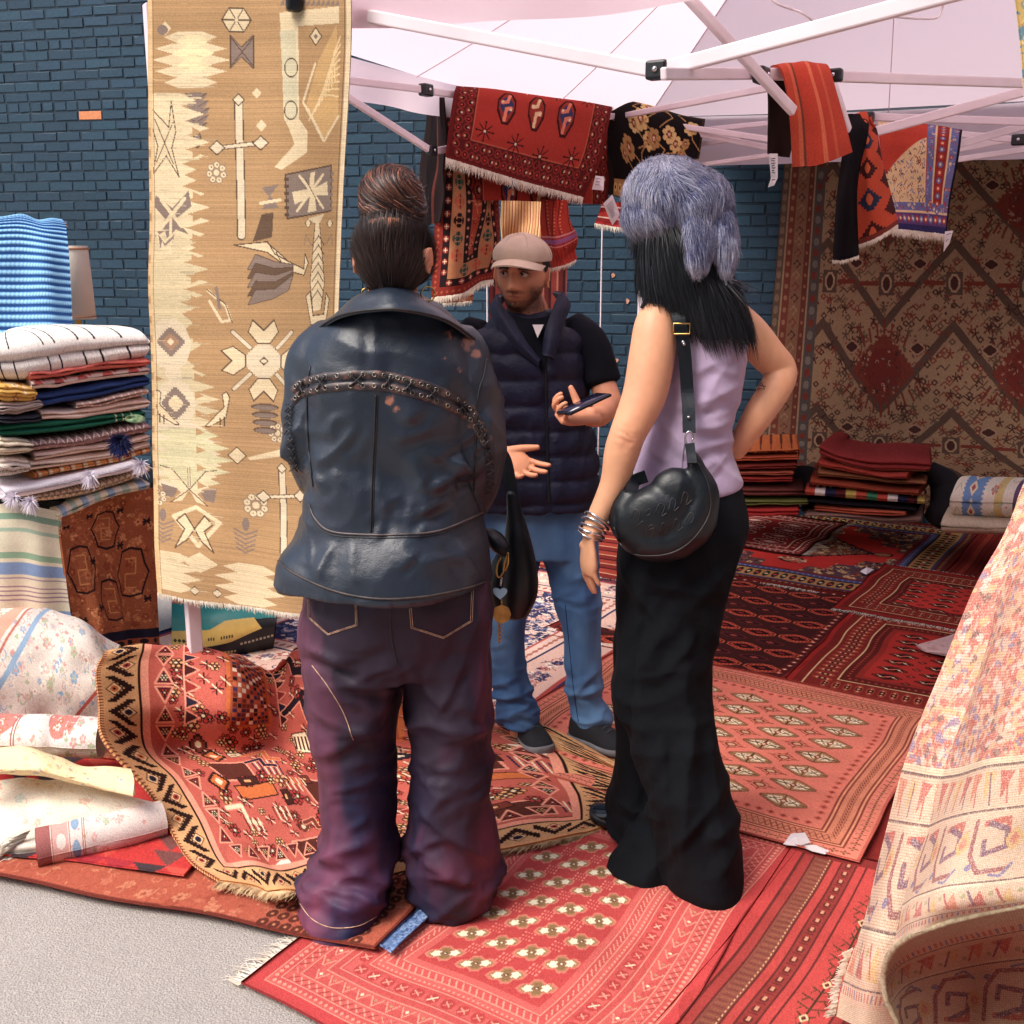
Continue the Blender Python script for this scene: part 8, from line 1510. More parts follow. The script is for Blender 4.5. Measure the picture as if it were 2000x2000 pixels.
def mcol(P, N):
    q = (P - mc) @ mrot / .97; base = np.tile(rgb(212, 146, 112), (len(P), 1)) * (1 + .07 * n3(P, (26,) * 3, 4))[:, None]; x, y, z = q.T; fr = (y < .0) & (np.abs(z) < .14)
    g = lambda cx, cz, sx, sz: np.exp(-((x - cx) / sx) ** 2 - ((z - cz) / sz) ** 2) * fr
    st = np.clip(g(0, -.105, .055, .032) + g(.055, -.07, .022, .045) + g(-.055, -.07, .022, .045) + .9 * g(0, -.052, .026, .006) - .9 * g(0, -.069, .017, .010), 0, 1)[:, None] * .72; jn = np.clip((.05 - np.abs(z + .09)) / .05, 0, 1) * (y < .02) * (np.abs(x) > .045); st = np.maximum(st, (jn * .5)[:, None])
    base = base * (1 - st) + rgb(54, 38, 34) * st; lp_ = np.clip(g(0, -.0688, .022, .0078) * 1.2, 0, 1)[:, None] * .75; base = base * (1 - lp_) + rgb(132, 72, 62) * lp_
    bw = sum(np.exp(-((x - s_ * .033) / .019) ** 2 - ((z - .0225 + np.abs(x - s_ * .026) * .16) / .0036) ** 2) for s_ in (-1, 1)) * fr; bw = np.clip(bw * 1.5, 0, 1)[:, None] * .9; base = base * (1 - bw) + rgb(22, 16, 16) * bw
    eye = sum(np.exp(-((x - s_ * .031) / .018) ** 2 - ((z - .004) / .010) ** 2) for s_ in (-1, 1)) * fr; base = base * (1 - .35 * np.clip(eye, 0, 1)[:, None]); return base  # shade of the eye sockets painted into the skin
mbody = fuse('body', sm, .003, 1, M['skin'], mn, None, mcol); 
def fac(P): q = (P - mc) @ mrot / .97; return q.T
def sbeard(P, N):
    x, y, z = fac(P); m = (y < .012) & (z > -.125) & (z < -.035); jaw = (z < -.075) | (np.abs(x) > .046) | ((z < -.0465) & (z > -.0600) & (np.abs(x) < .030)) | ((np.abs(x) < .014) & (z < -.076)); lipz = (np.abs(x) < .024) & (z > -.0790) & (z < -.0605); return m & jaw & ~lipz & (np.abs(x) < .08)
fl_b = lambda P, N: np.tile(mrot @ np.array([0, -.2, -1.]), (len(P), 1))
cover('beard', mbody, 3800, fl_b, .0052, .00085, M['hair'], mbody, [rgb(30, 22, 20), rgb(46, 34, 30)], 31, .35, 3, cl=.1, sel=sbeard)
def sbrow(P, N): x, y, z = fac(P); a_ = np.abs(x); return (y < -.03) & (a_ > .013) & (a_ < .050) & (np.abs(z - (.0215 - ((a_ - .03) / .02) ** 2 * .0035)) < .0036)
cover('eyebrows', mbody, 520, lambda P, N: np.sign((P - mc) @ mrot[:, 0])[:, None] * mrot[:, 0][None] + 0 * P, .009, .0013, M['hair'], mbody, [rgb(20, 14, 14)], 32, .2, 3, cl=.05, sel=sbrow)
for ch in mbody.children: rel(ch, MN)
rel(mbody, MN)
eyw = pmat('eye_white', rgb(196, 180, 172), .2, ns=4); iris = pmat('iris', rgb(22, 14, 12), .12, ns=4)
for s_ in (-1, 1):
    e = mc + mrot @ np.array([s_ * .030, -.0722, .0035]) * .97; ol = [ball(e, (.0125,) * 3, None, 24, 18)]; o = solid('eye', ol, eyw); g_ = mrot @ nrm([-.42, -1, -.04]); o2 = solid('iris', [ball(e + g_ * .0072, (.0066,) * 3, None, 18, 12)], iris, o)
    lid = [e + mrot @ np.array([x_, -.0118 * math.cos(x_ / .0135) - .0012, .0058 * math.cos(x_ / .013 * 1.35) + .0008]) for x_ in np.linspace(-.014, .014, 9)]; o3 = solid('eyelid', [tube(lid, .0023, 3, 8)], pmat('eyelid', rgb(112, 66, 50), .5), o)
    for k in (o, o2, o3): rel(k, MN)
    o.parent = mn
# short dark hair at the back and sides
mh = fuse('hair', [ball(mc + mrot @ np.array([0, .022, .022]), (.0805, .088, .092), mrot, 40, 28)], .006, 1, M['hair'], mn, None, lambda P, N: np.tile(rgb(24, 18, 18), (len(P), 1))); cover('hair_strands', mh, 1800, lambda P, N: np.array([[0, .2, -1.]]) + 0 * N, .014, .0016, M['hair'], mh, [rgb(22, 16, 16), rgb(36, 28, 26)], 9, .3, 3); rel(mh, MN); rel(mh.children[0], MN)
# cap
capm = pmat('cotton_cap', rgb(212, 190, 170), .9, c2=rgb(196, 172, 152), ns=14, bs=700, bst=.25, bd=.001)
cc_ = mc + mrot @ np.array([0, .004, .052]); dome = ball(cc_, (.088, .104, .066), mrot, 64, 40); V = dome[0]; q = (V - cc_) @ mrot; q[:, 2] = np.maximum(q[:, 2], -.014); f_ = np.clip(q[:, 2] / .066, 0, 1); q[:, 1] += -.012 * f_ * (1 - f_); q *= (1 + .015 * np.sin(np.arctan2(q[:, 1], q[:, 0]) * 6) * (1 - f_))[:, None]; q[:, 2] += .005 * n3(q + 5, (30,) * 3, 2) * f_
cp = solid('cap', [(cc_ + q @ mrot.T, dome[1], dome[2])], capm); rel(cp, MN); cp.parent = mn
nb = 40; tt = np.linspace(-1.25, 1.25, nb); G = np.zeros((12, nb, 3))
for i in range(12):
    s_ = i / 11
    for j, a in enumerate(tt):
        x_ = .084 * math.sin(a) * (1 - .06 * s_); y_ = -.100 * math.cos(a) - .058 * s_ * math.cos(a * .95) ** .7 if math.cos(a * .95) > 0 else -.1 * math.cos(a); z_ = -.008 - .016 * s_ - .020 * (x_ / .084) ** 2; G[i, j] = cc_ + mrot @ np.array([x_, y_, z_])
br_ = sheet('brim', G, np.ones((12, nb, 3)), capm, .004, flip=False); rel(br_, MN); br_.parent = cp
for a in (0, 1.05, 2.1): 
    X = [cc_ + mrot @ (np.array([.089 * math.cos(a) * math.cos(b), .105 * math.sin(a) * math.cos(b), .0668 * math.sin(b)])) for b in np.linspace(0, np.pi, 24)]; o = solid('cap_seam', [tube(X, .0011, 1, 6)], capm); rel(o, MN); o.parent = cp
# t-shirt
navyc = pmat('navy_tshirt', rgb(12, 15, 24), .9, spec=.2, c2=rgb(16, 19, 30), ns=12, bs=500, bst=.3, bd=.001, second=(14, .5, .01))
ts = [loft([rg(612, 1000, 1078, 3.49, .062), rg(632, 975, 1100, 3.49, .085), rg(655, 930, 1135, 3.5, .1), rg(750, 945, 1125, 3.5, .1), rg(960, 950, 1120, 3.5, .1)], 40, 3),
      tube([aY(1110, 640, 3.5), aY(1145, 668, 3.49), aY(1166, 712, 3.475), aY(1174, 746, 3.465)], [.057, .065, .063, .064], 5, 24), tube([aY(940, 640, 3.5), aY(915, 680, 3.5), aY(905, 740, 3.48)], [.055, .068, .062], 5, 24)]
tee = fuse('tshirt', ts, .007, 3, navyc, mn, lambda P, N: N * (.004 * ridge(P, (14, 14, 10), 5, .04, 7))[:, None]); rel(tee, MN)
ut = mkp('undershirt', [aY(1040, 634, 3.36), aY(1062, 634, 3.36), aY(1050, 660, 3.345), aY(1040, 634, 3.37), aY(1062, 634, 3.37), aY(1050, 660, 3.355)], [[0, 1, 2], [5, 4, 3], [0, 2, 5, 3], [2, 1, 4, 5], [1, 0, 3, 4]], M['paper']); rel(ut, MN); ut.parent = mn
# quilted vest
vm = pmat('quilted_nylon', rgb(20, 23, 46), .6, c2=rgb(25, 28, 54), ns=8, bs=90, bst=.45, bd=.004, spec=.3, sheen=.0, second=(22, .6, .01))
vz0 = aY(1000, 690, 3.4)[2]
def vdisp(P, N):
    z = P[:, 2]; per = .078; ph = (z - vz0) / per + .07 * n3(P, (5, 5, 5), 3); gv = np.abs(np.sin(np.pi * ph)); q = .012 * (gv ** .6) - .008; x, y = px_of(P); zc = 1064 + (y - 700) * .03; zip_ = np.exp(-((x - zc) / 9) ** 2) * (N[:, 1] < 0) * (y > 670)
    return N * (q * (1 - zip_) - .007 * zip_ + .0035 * ridge(P, (24, 24, 16), 6, .04, 10))[:, None]
vs = [loft([rg(608, 985, 1092, 3.5, .075), rg(630, 950, 1110, 3.5, .11), rg(655, 915, 1140, 3.5, .13), rg(700, 905, 1146, 3.5, .145), rg(800, 903, 1150, 3.5, .15), rg(880, 903, 1165, 3.5, .15), rg(950, 908, 1168, 3.5, .15), rg(985, 912, 1160, 3.5, .145)], 56, 5, 2.4)]
def vcut(P, N): return vdisp(P, N)
vest = fuse('vest', vs, .007, 2, vm, mn, vcut); vb = bvh(vest); rel(vest, MN); vest['label'] = 'navy quilted sleeveless vest'
X = pline(vb, [(1066, 690), (1066, 760), (1068, 840), (1070, 920), (1072, 980)], 50, .002); o = solid('zip', [tube(X, .0035, 1, 8)], M['black_plastic']); rel(o, MN); o.parent = vest
# neck opening: dark V of the t-shirt in front of the vest, then the stand collar
V_ = [proj(vb, x, y, .006)[0] for x, y in ((1008, 622), (1040, 645), (1066, 640), (1062, 700), (1050, 735))]
pv = [(1004, 612), (1020, 640), (1035, 668), (1050, 700), (1062, 735), (1066, 700), (1067, 660), (1072, 625)]; V3 = [proj(vb, x, y, .004)[0] for x, y in pv]; c_ = proj(vb, 1052, 665, .008)[0]
G = cgrid([[proj(vb, 1000, 618, .006)[0], proj(vb, 1035, 625, .010)[0], proj(vb, 1080, 618, .006)[0]], [proj(vb, 1018, 650, .006)[0], proj(vb, 1045, 652, .009)[0], proj(vb, 1074, 645, .006)[0]], [proj(vb, 1040, 690, .006)[0], proj(vb, 1054, 692, .008)[0], proj(vb, 1068, 690, .006)[0]], [proj(vb, 1058, 728, .005)[0], proj(vb, 1062, 730, .006)[0], proj(vb, 1066, 728, .005)[0]]], 24, 16)
o = mk('tshirt_front', np.concatenate([G.reshape(-1, 3), (G + [0, .02, 0]).reshape(-1, 3)]), np.concatenate([qgrid(24, 16), qgrid(24, 16, 24 * 16)[:, ::-1]]), navyc); rel(o, MN); o.parent = tee
for top_, bot_ in (([(1078, 572, 3.58), (1092, 575, 3.52), (1090, 578, 3.45), (1080, 600, 3.40), (1072, 640, 3.36), (1068, 690, 3.345)], [(1098, 600, 3.58), (1112, 606, 3.52), (1110, 622, 3.44), (1100, 648, 3.385), (1090, 680, 3.35), (1076, 708, 3.34)]),
    ([(985, 572, 3.58), (970, 575, 3.52), (972, 580, 3.45), (988, 606, 3.40), (1016, 650, 3.362), (1054, 700, 3.345)], [(965, 600, 3.58), (950, 606, 3.52), (952, 630, 3.43), (970, 660, 3.38), (1002, 694, 3.35), (1050, 724, 3.34)])):
    T0, B0 = [aY(*q) for q in top_], [aY(*q) for q in bot_]; B0 = [t * .32 + b * .68 for t, b in zip(T0, B0)]; G = cgrid([T0, [(t * .5 + b * .5) + np.array([0, -.012, 0]) for t, b in zip(T0, B0)], B0], 30, 70); o = sheet('collar', G, np.ones((30, 70, 3)), vm, .016, flip=True); rel(o, MN); o.parent = vest
# jeans
jm = pmat('blue_denim', rgb(58, 94, 140), .85, c2=rgb(98, 140, 182), ns=3.2, lo=.42, hi=.66, bs=600, bst=.4, bd=.0015, vec=(1.6, 1.6, .8))
jn = [loft([rg(940, 925, 1160, 3.51, .12), rg(1010, 930, 1165, 3.51, .125), rg(1080, 940, 1168, 3.51, .12)], 48, 5, 2.3),
      loft([rg(1020, 930, 1062, 3.51, .11), rg(1110, 935, 1052, 3.51, .105), rg(1200, 948, 1028, 3.5, .09), rg(1255, 952, 1022, 3.5, .085), rg(1333, 962, 1032, 3.5, .08), rg(1385, 974, 1046, 3.49, .08), rg(1412, 980, 1048, 3.48, .078)], 40, 5),
      loft([rg(1020, 1040, 1168, 3.51, .11), rg(1110, 1066, 1170, 3.51, .105), rg(1210, 1094, 1172, 3.5, .09), rg(1294, 1104, 1174, 3.5, .082), rg(1360, 1112, 1178, 3.5, .078), rg(1395, 1120, 1192, 3.5, .08), rg(1425, 1130, 1190, 3.5, .078)], 40, 5)]
NCR = rcre(13, 22, 965, 1185, 1330, 1425, 14, 10, 40, 90, 3.5, 6, .009) + rcre(14, 16, 950, 1175, 1100, 1330, 30, 14, 40, 90, 4, 7, .004)
def jd(P, N):
    z = P[:, 2]; an = np.clip(1 - z / .38, 0, 1) + np.exp(-((z - .52) / .07) ** 2) * .6; return N * (.010 * ridge(P, (9, 9, 26), 7, .05, 7) * np.clip(an, 0, 1.1) + .005 * ridge(P, (12, 12, 5), 8, .05, 5) + creases(P, N, NCR))[:, None]
jeans = fuse('jeans', jn, .006, 2, jm, mn, jd); jnb = bvh(jeans); rel(jeans, MN)
o = onj('seam', [(1104, 1180), (1112, 1260), (1120, 1340), (1130, 1410)], .0013, pmat('denim_seam', rgb(30, 50, 90), .9), 40, .001, jnb, None, MN, jeans)
def shoe(toe, heel, w_, root, L_, name, um, sm_, lace=True, hgt=.085):
    toe, heel = np.array(toe, float), np.array(heel, float); d = toe - heel; Ln = np.linalg.norm(d); d /= Ln; sd = np.cross(d, [0, 0, 1.]); up = np.array([0, 0, 1.]); P_, S_ = [], []
    prof = [(0, .62, .85), (.08, .86, 1.0), (.25, .86, 1.05), (.45, .84, .86), (.62, .98, .66), (.8, 1.0, .50), (.93, .78, .38), (1.0, .35, .22)]; A_ = cubic(np.array(prof), 30); seg = 24; a = np.linspace(0, 2 * np.pi, seg, endpoint=False)
    V = np.array([[heel + d * Ln * t + sd * w_ / 2 * wv * math.copysign(abs(math.cos(q)) ** .8, math.cos(q)) + up * (.022 + max(0, math.sin(q)) ** .75 * hgt * hv + min(0, math.sin(q)) * .012) for q in a] for t, wv, hv in A_]).reshape(-1, 3)
    V = np.concatenate([V, [V[:seg].mean(0)], [V[-seg:].mean(0)]]); m_ = len(V); a0 = np.arange(seg); b0 = (a0 + 1) % seg; T3 = np.concatenate([np.stack([b0, a0, np.full(seg, m_ - 2)], 1), np.stack([a0 + 29 * seg, b0 + 29 * seg, np.full(seg, m_ - 1)], 1)])
    up_ = solid(name, [(V, qgrid(30, seg, 0, True), T3)], um); V2 = np.array([[heel + d * (Ln * t * 1.03 - .004) + sd * (w_ / 2 + .004) * wv * math.cos(q) + up * (.017 + .015 * math.copysign(abs(math.sin(q)) ** .3, math.sin(q)) + (.012 * t ** 3)) for q in a] for t, wv, hv in A_]).reshape(-1, 3)
    V2 = np.concatenate([V2, [V2[:seg].mean(0)], [V2[-seg:].mean(0)]]); so_ = solid('sole', [(V2, qgrid(30, seg, 0, True), T3)], sm_, up_); rel(up_, L_); rel(so_, L_); up_.parent = root
    if lace:
        for t in (.42, .5, .58, .66):
            hv = np.interp(t, A_[:, 0], A_[:, 2]); o = solid('lace', [tube([heel + d * Ln * t + sd * x_ + up * (.024 + hgt * hv * (1 - (x_ / .05) ** 2 * .5)) for x_ in (-.02, 0, .02)], .0022, 3, 6)], pmat('lace', rgb(60, 70, 80), .8), up_); rel(o, L_)
    return up_
um = pmat('black_knit', rgb(16, 18, 24), .85, c2=rgb(24, 26, 34), ns=30, bs=500, bst=.5, bd=.002); sm2 = pmat('grey_sole', rgb(120, 118, 122), .7, c2=rgb(100, 98, 104), ns=20)
shoe(az(1064, 1482, .02), az(1008, 1424, .02), .098, mn, MN, 'shoe', um, sm2); shoe(az(1228, 1484, .02), az(1122, 1440, .02), .10, mn, MN, 'shoe', um, sm2)
# phone held by the man
ph = aY(1141, 789, 3.09); px_d = nrm(aY(1174, 775, 3.12) - aY(1108, 806, 3.06)); nn_ = nrm(np.cross(px_d, [0, 1., .10])); w3 = np.cross(nn_, px_d); o = solid('phone', [box(ph, (.148, .07, .009), np.stack([px_d, w3, nn_], 1))], pmat('phone_glass', rgb(20, 22, 34), .15, ns=3)); flat_shade(o, .003)
tag(o, 'black phone lying in the open palm of the man in the vest', 'phone'); o2 = solid('screen', [box(ph + nn_ * .0052, (.138, .062, .0012), np.stack([px_d, w3, nn_], 1))], pmat('screen', rgb(34, 34, 60), .1, ns=3), o)
# ================================================================== right woman: fur hat, lilac vest, wide black trousers
rw = empty('person', 'person in lilac sleeveless top, wide black trousers and blue fur hat, hand on hip', 'person'); rw.location = (aY(1320, 1650, 2.72)[0], 2.72, 0); RW = Vector(rw.location)
rc = aY(1312, 460, 2.72); rrot = rotm(rz=math.pi + .55); sr = headshape(rc, rrot, .95, True)
sr += [tube([rc + [0, 0, -.05], aY(1335, 560, 2.72), aY(1350, 620, 2.73)], [.05, .048, .07], 4, 24),
       loft([rg(575, 1310, 1410, 2.73, .05), rg(610, 1290, 1450, 2.73, .07), rg(680, 1305, 1448, 2.73, .09), rg(800, 1290, 1425, 2.73, .085), rg(900, 1262, 1428, 2.73, .1), rg(1020, 1240, 1440, 2.73, .11)], 36, 4), tube([aY(1300, 1000, 2.72), aY(1290, 1300, 2.72), aY(1340, 1700, 2.68)], [.08, .06, .035], 3, 16), tube([aY(1350, 1000, 2.76), aY(1290, 1300, 2.84), aY(1250, 1600, 2.92)], [.08, .055, .035], 3, 16)]
# hanging left arm
sr += [tube([aY(1304, 592, 2.70), aY(1281, 632, 2.66), aY(1274, 690, 2.64), aY(1259, 770, 2.62), aY(1227, 845, 2.60), aY(1214, 885, 2.60), aY(1198, 946, 2.60), aY(1168, 1010, 2.59), aY(1152, 1046, 2.58)], [.040, .049, .0545, .0525, .0435, .042, .033, .0265, .0235], 6, 28)]
sr += hand(aY(1150, 1056, 2.58), (.02, .12, -1), (.85, .35, 0), .93, -1, ((12, 14, 8), (8, 12, 8), (4, 10, 6), (6, 14, 8)), .10, (.72, .55, .35), tcurl=8)
# right arm, hand on the hip
sr += [tube([aY(1425, 610, 2.74), aY(1462, 650, 2.74), aY(1498, 692, 2.75), aY(1524, 722, 2.76), aY(1518, 752, 2.74), aY(1484, 806, 2.72), aY(1456, 850, 2.73), aY(1432, 886, 2.75)], [.040, .047, .044, .040, .040, .037, .031, .025], 6, 28)]
sr += hand(aY(1428, 890, 2.76), (-.75, .4, -.35), (-.3, -.2, -.9), .88, 1, ((10, 20, 12),) * 4, .08)
c3 = rgb(220, 162, 126)
def rcol(P, N): base = np.tile(c3, (len(P), 1)) * (1 + .06 * n3(P, (20,) * 3, 8) + .05 * n3(P, (75,) * 3, 9))[:, None] * (1 + np.array([.02, -.05, -.05]) * n3(P, (9,) * 3, 10)[:, None]); e = np.exp(-np.sum((P - aY(1225, 865, 2.55)) ** 2, 1) / .022 ** 2)[:, None]; base = base * (1 - .18 * e * np.array([.5, 1, 1])); return base
def rdisp(P, N):
    q = P - aY(1225, 860, 2.555); e = np.exp(-np.sum(q * q, 1) / .026 ** 2); return -N * (e * .0016 * (1 + np.sin(q[:, 0] * 160 + q[:, 2] * 300 + 5 * n3(P, (50,) * 3, 2))))[:, None]
rbody = fuse('body', sr, .0042, 2, M['skin'], rw, rdisp, rcol); rb_ = bvh(rbody); rel(rbody, RW)
tat = pmat('tattoo_ink', rgb(84, 66, 62), .8)
for pts in ([(1477, 759), (1487, 747), (1494, 760), (1477, 759)], [(1480, 752), (1496, 755)]):
    q = []
    for a, b in zip(pts[:-1], pts[1:]): q += [(a[0] + (b[0] - a[0]) * t, a[1] + (b[1] - a[1]) * t) for t in np.linspace(0, 1, 8)]
    o = solid('tattoo', [tube([proj(rb_, x, y, .0002)[0] for x, y in q], .0008, 1, 5)], tat); rel(o, RW); o.parent = rbody
lil = pmat('lilac_wool', rgb(176, 156, 184), .9, c2=rgb(162, 142, 172), ns=7, bs=650, bst=.35, bd=.001, sheen=.3, second=(9, .35, .02))
vt = [loft([rg(566, 1322, 1408, 2.735, .052), rg(582, 1302, 1440, 2.735, .075), rg(612, 1300, 1456, 2.735, .095), rg(660, 1306, 1457, 2.735, .108), rg(756, 1290, 1446, 2.735, .112), rg(822, 1270, 1431, 2.73, .108), rg(870, 1256, 1428, 2.73, .11), rg(905, 1246, 1436, 2.73, .118), rg(930, 1238, 1443, 2.73, .13), rg(950, 1236, 1445, 2.73, .135), rg(954, 1240, 1440, 2.73, .13)], 56, 5, 2.3)]
LCR = [(1330, 800, 1430, 760, 8, .007), (1340, 850, 1432, 815, 8, .008), (1335, 740, 1420, 700, 7, .005), (1345, 880, 1436, 860, 8, .006), (1290, 800, 1350, 900, 9, .006), (1430, 700, 1370, 790, 8, .005), (1400, 900, 1350, 930, 8, .006)] + rcre(21, 14, 1280, 1440, 680, 920, 28, 14, 40, 100, 4, 7, .0035)
def ld(P, N):
    x, y = px_of(P); f = ridge(P + np.array([0, 0, 1]) * (P[:, :1] * .8), (7, 7, 16), 9, .05, 5); wst = np.exp(-((y - 850) / 70) ** 2); g = ridge(P, (12, 12, 3), 13, .05, 4); tl = np.clip((y - 900) / 50, 0, 1) * (1400 - x) / 200 * .03
    o = N * (.007 * np.clip(f, -.3, 1) * (wst + .25) + .003 * g + creases(P, N, LCR))[:, None]; o[:, 2] -= np.clip(tl, -.02, .035); return o
top = fuse('vest_top', vt, .006, 3, lil, rw, ld); tvb = bvh(top); rel(top, RW); top['label'] = 'lilac sleeveless vest top'
blk = pmat('black_binding', rgb(18, 18, 24), .8); o = onj('armhole_binding', [(1256, 604), (1268, 584), (1284, 574), (1300, 575), (1314, 592), (1322, 620), (1326, 650)], .004, blk, 40, .006, rb_, None, RW, top)
onj('seam', [(1345, 700), (1344, 800), (1335, 880), (1330, 940)], .0014, pmat('lilac_seam', rgb(146, 126, 156), .9), 40, .001, tvb, None, RW, top)
# trousers
bt_ = pmat('black_twill', rgb(8, 12, 17), .9, c2=rgb(12, 17, 23), ns=5, bs=700, bst=.3, bd=.001, spec=.2, sheen=.0, second=(7, .5, .03))
rt = [loft([rg(905, 1275, 1415, 2.73, .07), rg(940, 1244, 1436, 2.73, .112), rg(965, 1234, 1447, 2.73, .13), rg(1023, 1222, 1457, 2.73, .15), rg(1089, 1214, 1442, 2.73, .15), rg(1170, 1208, 1415, 2.73, .14), rg(1242, 1206, 1402, 2.72, .13), rg(1294, 1202, 1390, 2.71, .125), rg(1345, 1200, 1389, 2.70, .125), rg(1420, 1220, 1396, 2.67, .12), rg(1501, 1246, 1413, 2.66, .125), rg(1580, 1264, 1428, 2.65, .13), rg(1656, 1284, 1440, 2.64, .135), rg(1705, 1294, 1444, 2.64, .14), rg(1722, 1298, 1444, 2.64, .135)], 56, 5, 2.2),
      loft([rg(1200, 1208, 1340, 2.80, .11), rg(1345, 1197, 1320, 2.84, .11), rg(1440, 1206, 1320, 2.86, .11), rg(1520, 1205, 1322, 2.87, .12), rg(1580, 1188, 1330, 2.87, .14), rg(1612, 1180, 1330, 2.87, .15)], 44, 5, 2.1), loft([rg(1590, 1265, 1340, 2.72, .06), rg(1640, 1228, 1330, 2.71, .08), rg(1690, 1194, 1320, 2.70, .10), rg(1700, 1196, 1320, 2.70, .09)], 40, 5)]
RCR = [(1262, 1180, 1225, 1420, 10, -.014), (1225, 1400, 1262, 1600, 9, -.018), (1340, 1400, 1330, 1690, 12, .016), (1240, 1200, 1260, 1500, 14, .012), (1330, 1180, 1350, 1600, 16, .012), (1290, 1450, 1320, 1700, 14, .014), (1380, 1420, 1410, 1700, 12, .012), (1230, 1130, 1400, 1160, 10, .007), (1420, 1110, 1340, 1190, 9, .010), (1240, 1330, 1350, 1300, 9, .007), (1210, 1560, 1290, 1610, 9, .012), (1250, 1640, 1210, 1690, 10, .012)] + rcre(11, 26, 1210, 1430, 1150, 1690, 68, 14, 80, 220, 6, 11, .006)
bts = fuse('trousers', rt, .0075, 4, bt_, rw, lambda P, N: N * (.010 * np.clip(ridge(P, (9, 9, 2.2), 15, .06, 4), -.4, 1) + .005 * ridge(P, (7, 7, 12), 16, .05, 5) + creases(P, N, RCR))[:, None]); btb = bvh(bts); rel(bts, RW)
for x, y in ((1398, 944), (1407, 942), (1416, 940), (1402, 953), (1400, 962), (1395, 958)):
    p, n = proj(btb, x, y, .002); o = solid('stud', [ball(p, (.0032,) * 3, None, 10, 8)], M['steel']); rel(o, RW); o.parent = bts
shoe(az(1160, 1596, .02), az(1260, 1640, .02), .085, rw, RW, 'pointed_shoe', pmat('patent_leather', rgb(16, 16, 20), .18, ns=5, spec=.6), M['black_plastic'], False, .06)
shoe(az(1300, 1712, .02), az(1400, 1736, .02), .085, rw, RW, 'pointed_shoe', bpy.data.materials['patent_leather'], M['black_plastic'], False, .06)
for k, (dy, rr) in enumerate(((1012, .034), (1020, .0335), (1030, .033), (1040, .0325), (1048, .032))):
    c_ = aY(1170 - (dy - 1008) * .48, dy, 2.59); ax = nrm(aY(1152, 1046, 2.58) - aY(1172, 1006, 2.59)); u = nrm(np.cross(ax, [0, 1., 0])); v = np.cross(ax, u)
    o = solid('bracelet', [tube([c_ + rr * (math.cos(a) * u + math.sin(a) * v) + ax * .003 * math.sin(a * 2 + k) for a in np.linspace(0, 2 * np.pi, 33)], .0026 if k not in (1, 3) else .004, 1, 8)], M['steel']); rel(o, RW); o.parent = rw
o = solid('ring', [tube([aY(1152, 1098, 2.575) + .0105 * np.array([math.cos(a), math.sin(a), 0]) for a in np.linspace(0, 2 * np.pi, 21)], .0018, 1, 6)], M['gold']); rel(o, RW); o.parent = rw
# long black hair
hk = [ball(rc + [0, .0, .015], (.085, .1, .1), rrot, 36, 26), loft([rg(430, 1245, 1392, 2.70, .08), rg(500, 1244, 1420, 2.69, .085), rg(555, 1246, 1434, 2.68, .075), rg(590, 1285, 1450, 2.655, .05), rg(622, 1322, 1460, 2.64, .035)], 40, 4), loft([rg(545, 1300, 1438, 2.64, .035), rg(590, 1322, 1455, 2.635, .034), rg(640, 1352, 1470, 2.63, .028), rg(664, 1372, 1474, 2.63, .018)], 40, 4)]
rh = fuse('hair', hk, .006, 3, M['hair'], rw, None, lambda P, N: np.tile(rgb(14, 18, 26), (len(P), 1)))
cover('hair_strands', rh, 15000, lambda P, N: np.array([[.32, 0, -1.]]) + 0 * N, .085, .0017, M['hair'], rh, [rgb(12, 16, 22), rgb(20, 26, 34), rgb(8, 10, 14)], 12, .04, 6, sag=.02, cl=.04, sel=lambda P, N: P[:, 2] > aY(1400, 655, 2.63)[2] + .02); cover('hair_strands', rh, 500, lambda P, N: np.array([[.35, 0, -1.]]) + 0 * N, .045, .0014, M['hair'], rh, [rgb(12, 16, 22)], 13, .1, 6, cl=.2, wav=.06, sel=lambda P, N: P[:, 2] < aY(1400, 640, 2.63)[2] + .04); rel(rh, RW)
for ch in rh.children: rel(ch, RW)
# fur hat
Yh = 2.70
ht = [ball(aY(1310, 385, Yh), (.110, .115, .090), rotm(ry=.1), 40, 28), ball(aY(1350, 400, Yh - .01), (.095, .11, .085), None, 40, 28), ball(aY(1285, 420, Yh), (.085, .10, .065), None, 36, 26), tube([aY(1365, 420, Yh - .09), aY(1368, 470, Yh - .10), aY(1360, 522, Yh - .11)], [.038, .040, .026], 5, 20, .6), tube([aY(1412, 420, Yh - .07), aY(1420, 480, Yh - .08), aY(1419, 528, Yh - .09)], [.034, .036, .022], 5, 20, .6)]
hat = fuse('fur_hat', ht, .007, 3, M['fur'], rw, None, lambda P, N: np.tile(rgb(56, 62, 104), (len(P), 1))); hcn = aY(1325, 350, Yh) + np.array([0, .10, .0])
def ffl(P, N):
    d = P - hcn; low = P[:, 2] < aY(1370, 432, Yh - .1)[2]; a = np.stack([d[:, 0] * .22 + .015, d[:, 1] * .2 - .01, -.015 - .13 * np.clip(-d[:, 2] / .09 + .25, 0, 1)], 1); s = np.stack([n3(P, (10,) * 3, 31), n3(P, (10,) * 3, 32), n3(P, (10,) * 3, 33)], 1) * .07; a = a + s; a[low & (d[:, 0] > 0)] = np.array([0.0, 0, -1.]); return a
cover('fur', hat, 26000, ffl, .026, .00105, M['fur'], hat, [rgb(60, 68, 108), rgb(88, 96, 136), rgb(44, 50, 84)], 14, .75, 5, sag=.10, cl=.38, tipc=rgb(232, 228, 240)); cover('fur', hat, 14000, ffl, .034, .00085, M['fur'], hat, [rgb(132, 138, 170), rgb(164, 166, 190)], 15, .55, 5, sag=.12, cl=.45, tipc=rgb(244, 238, 248)); rel(hat, RW)
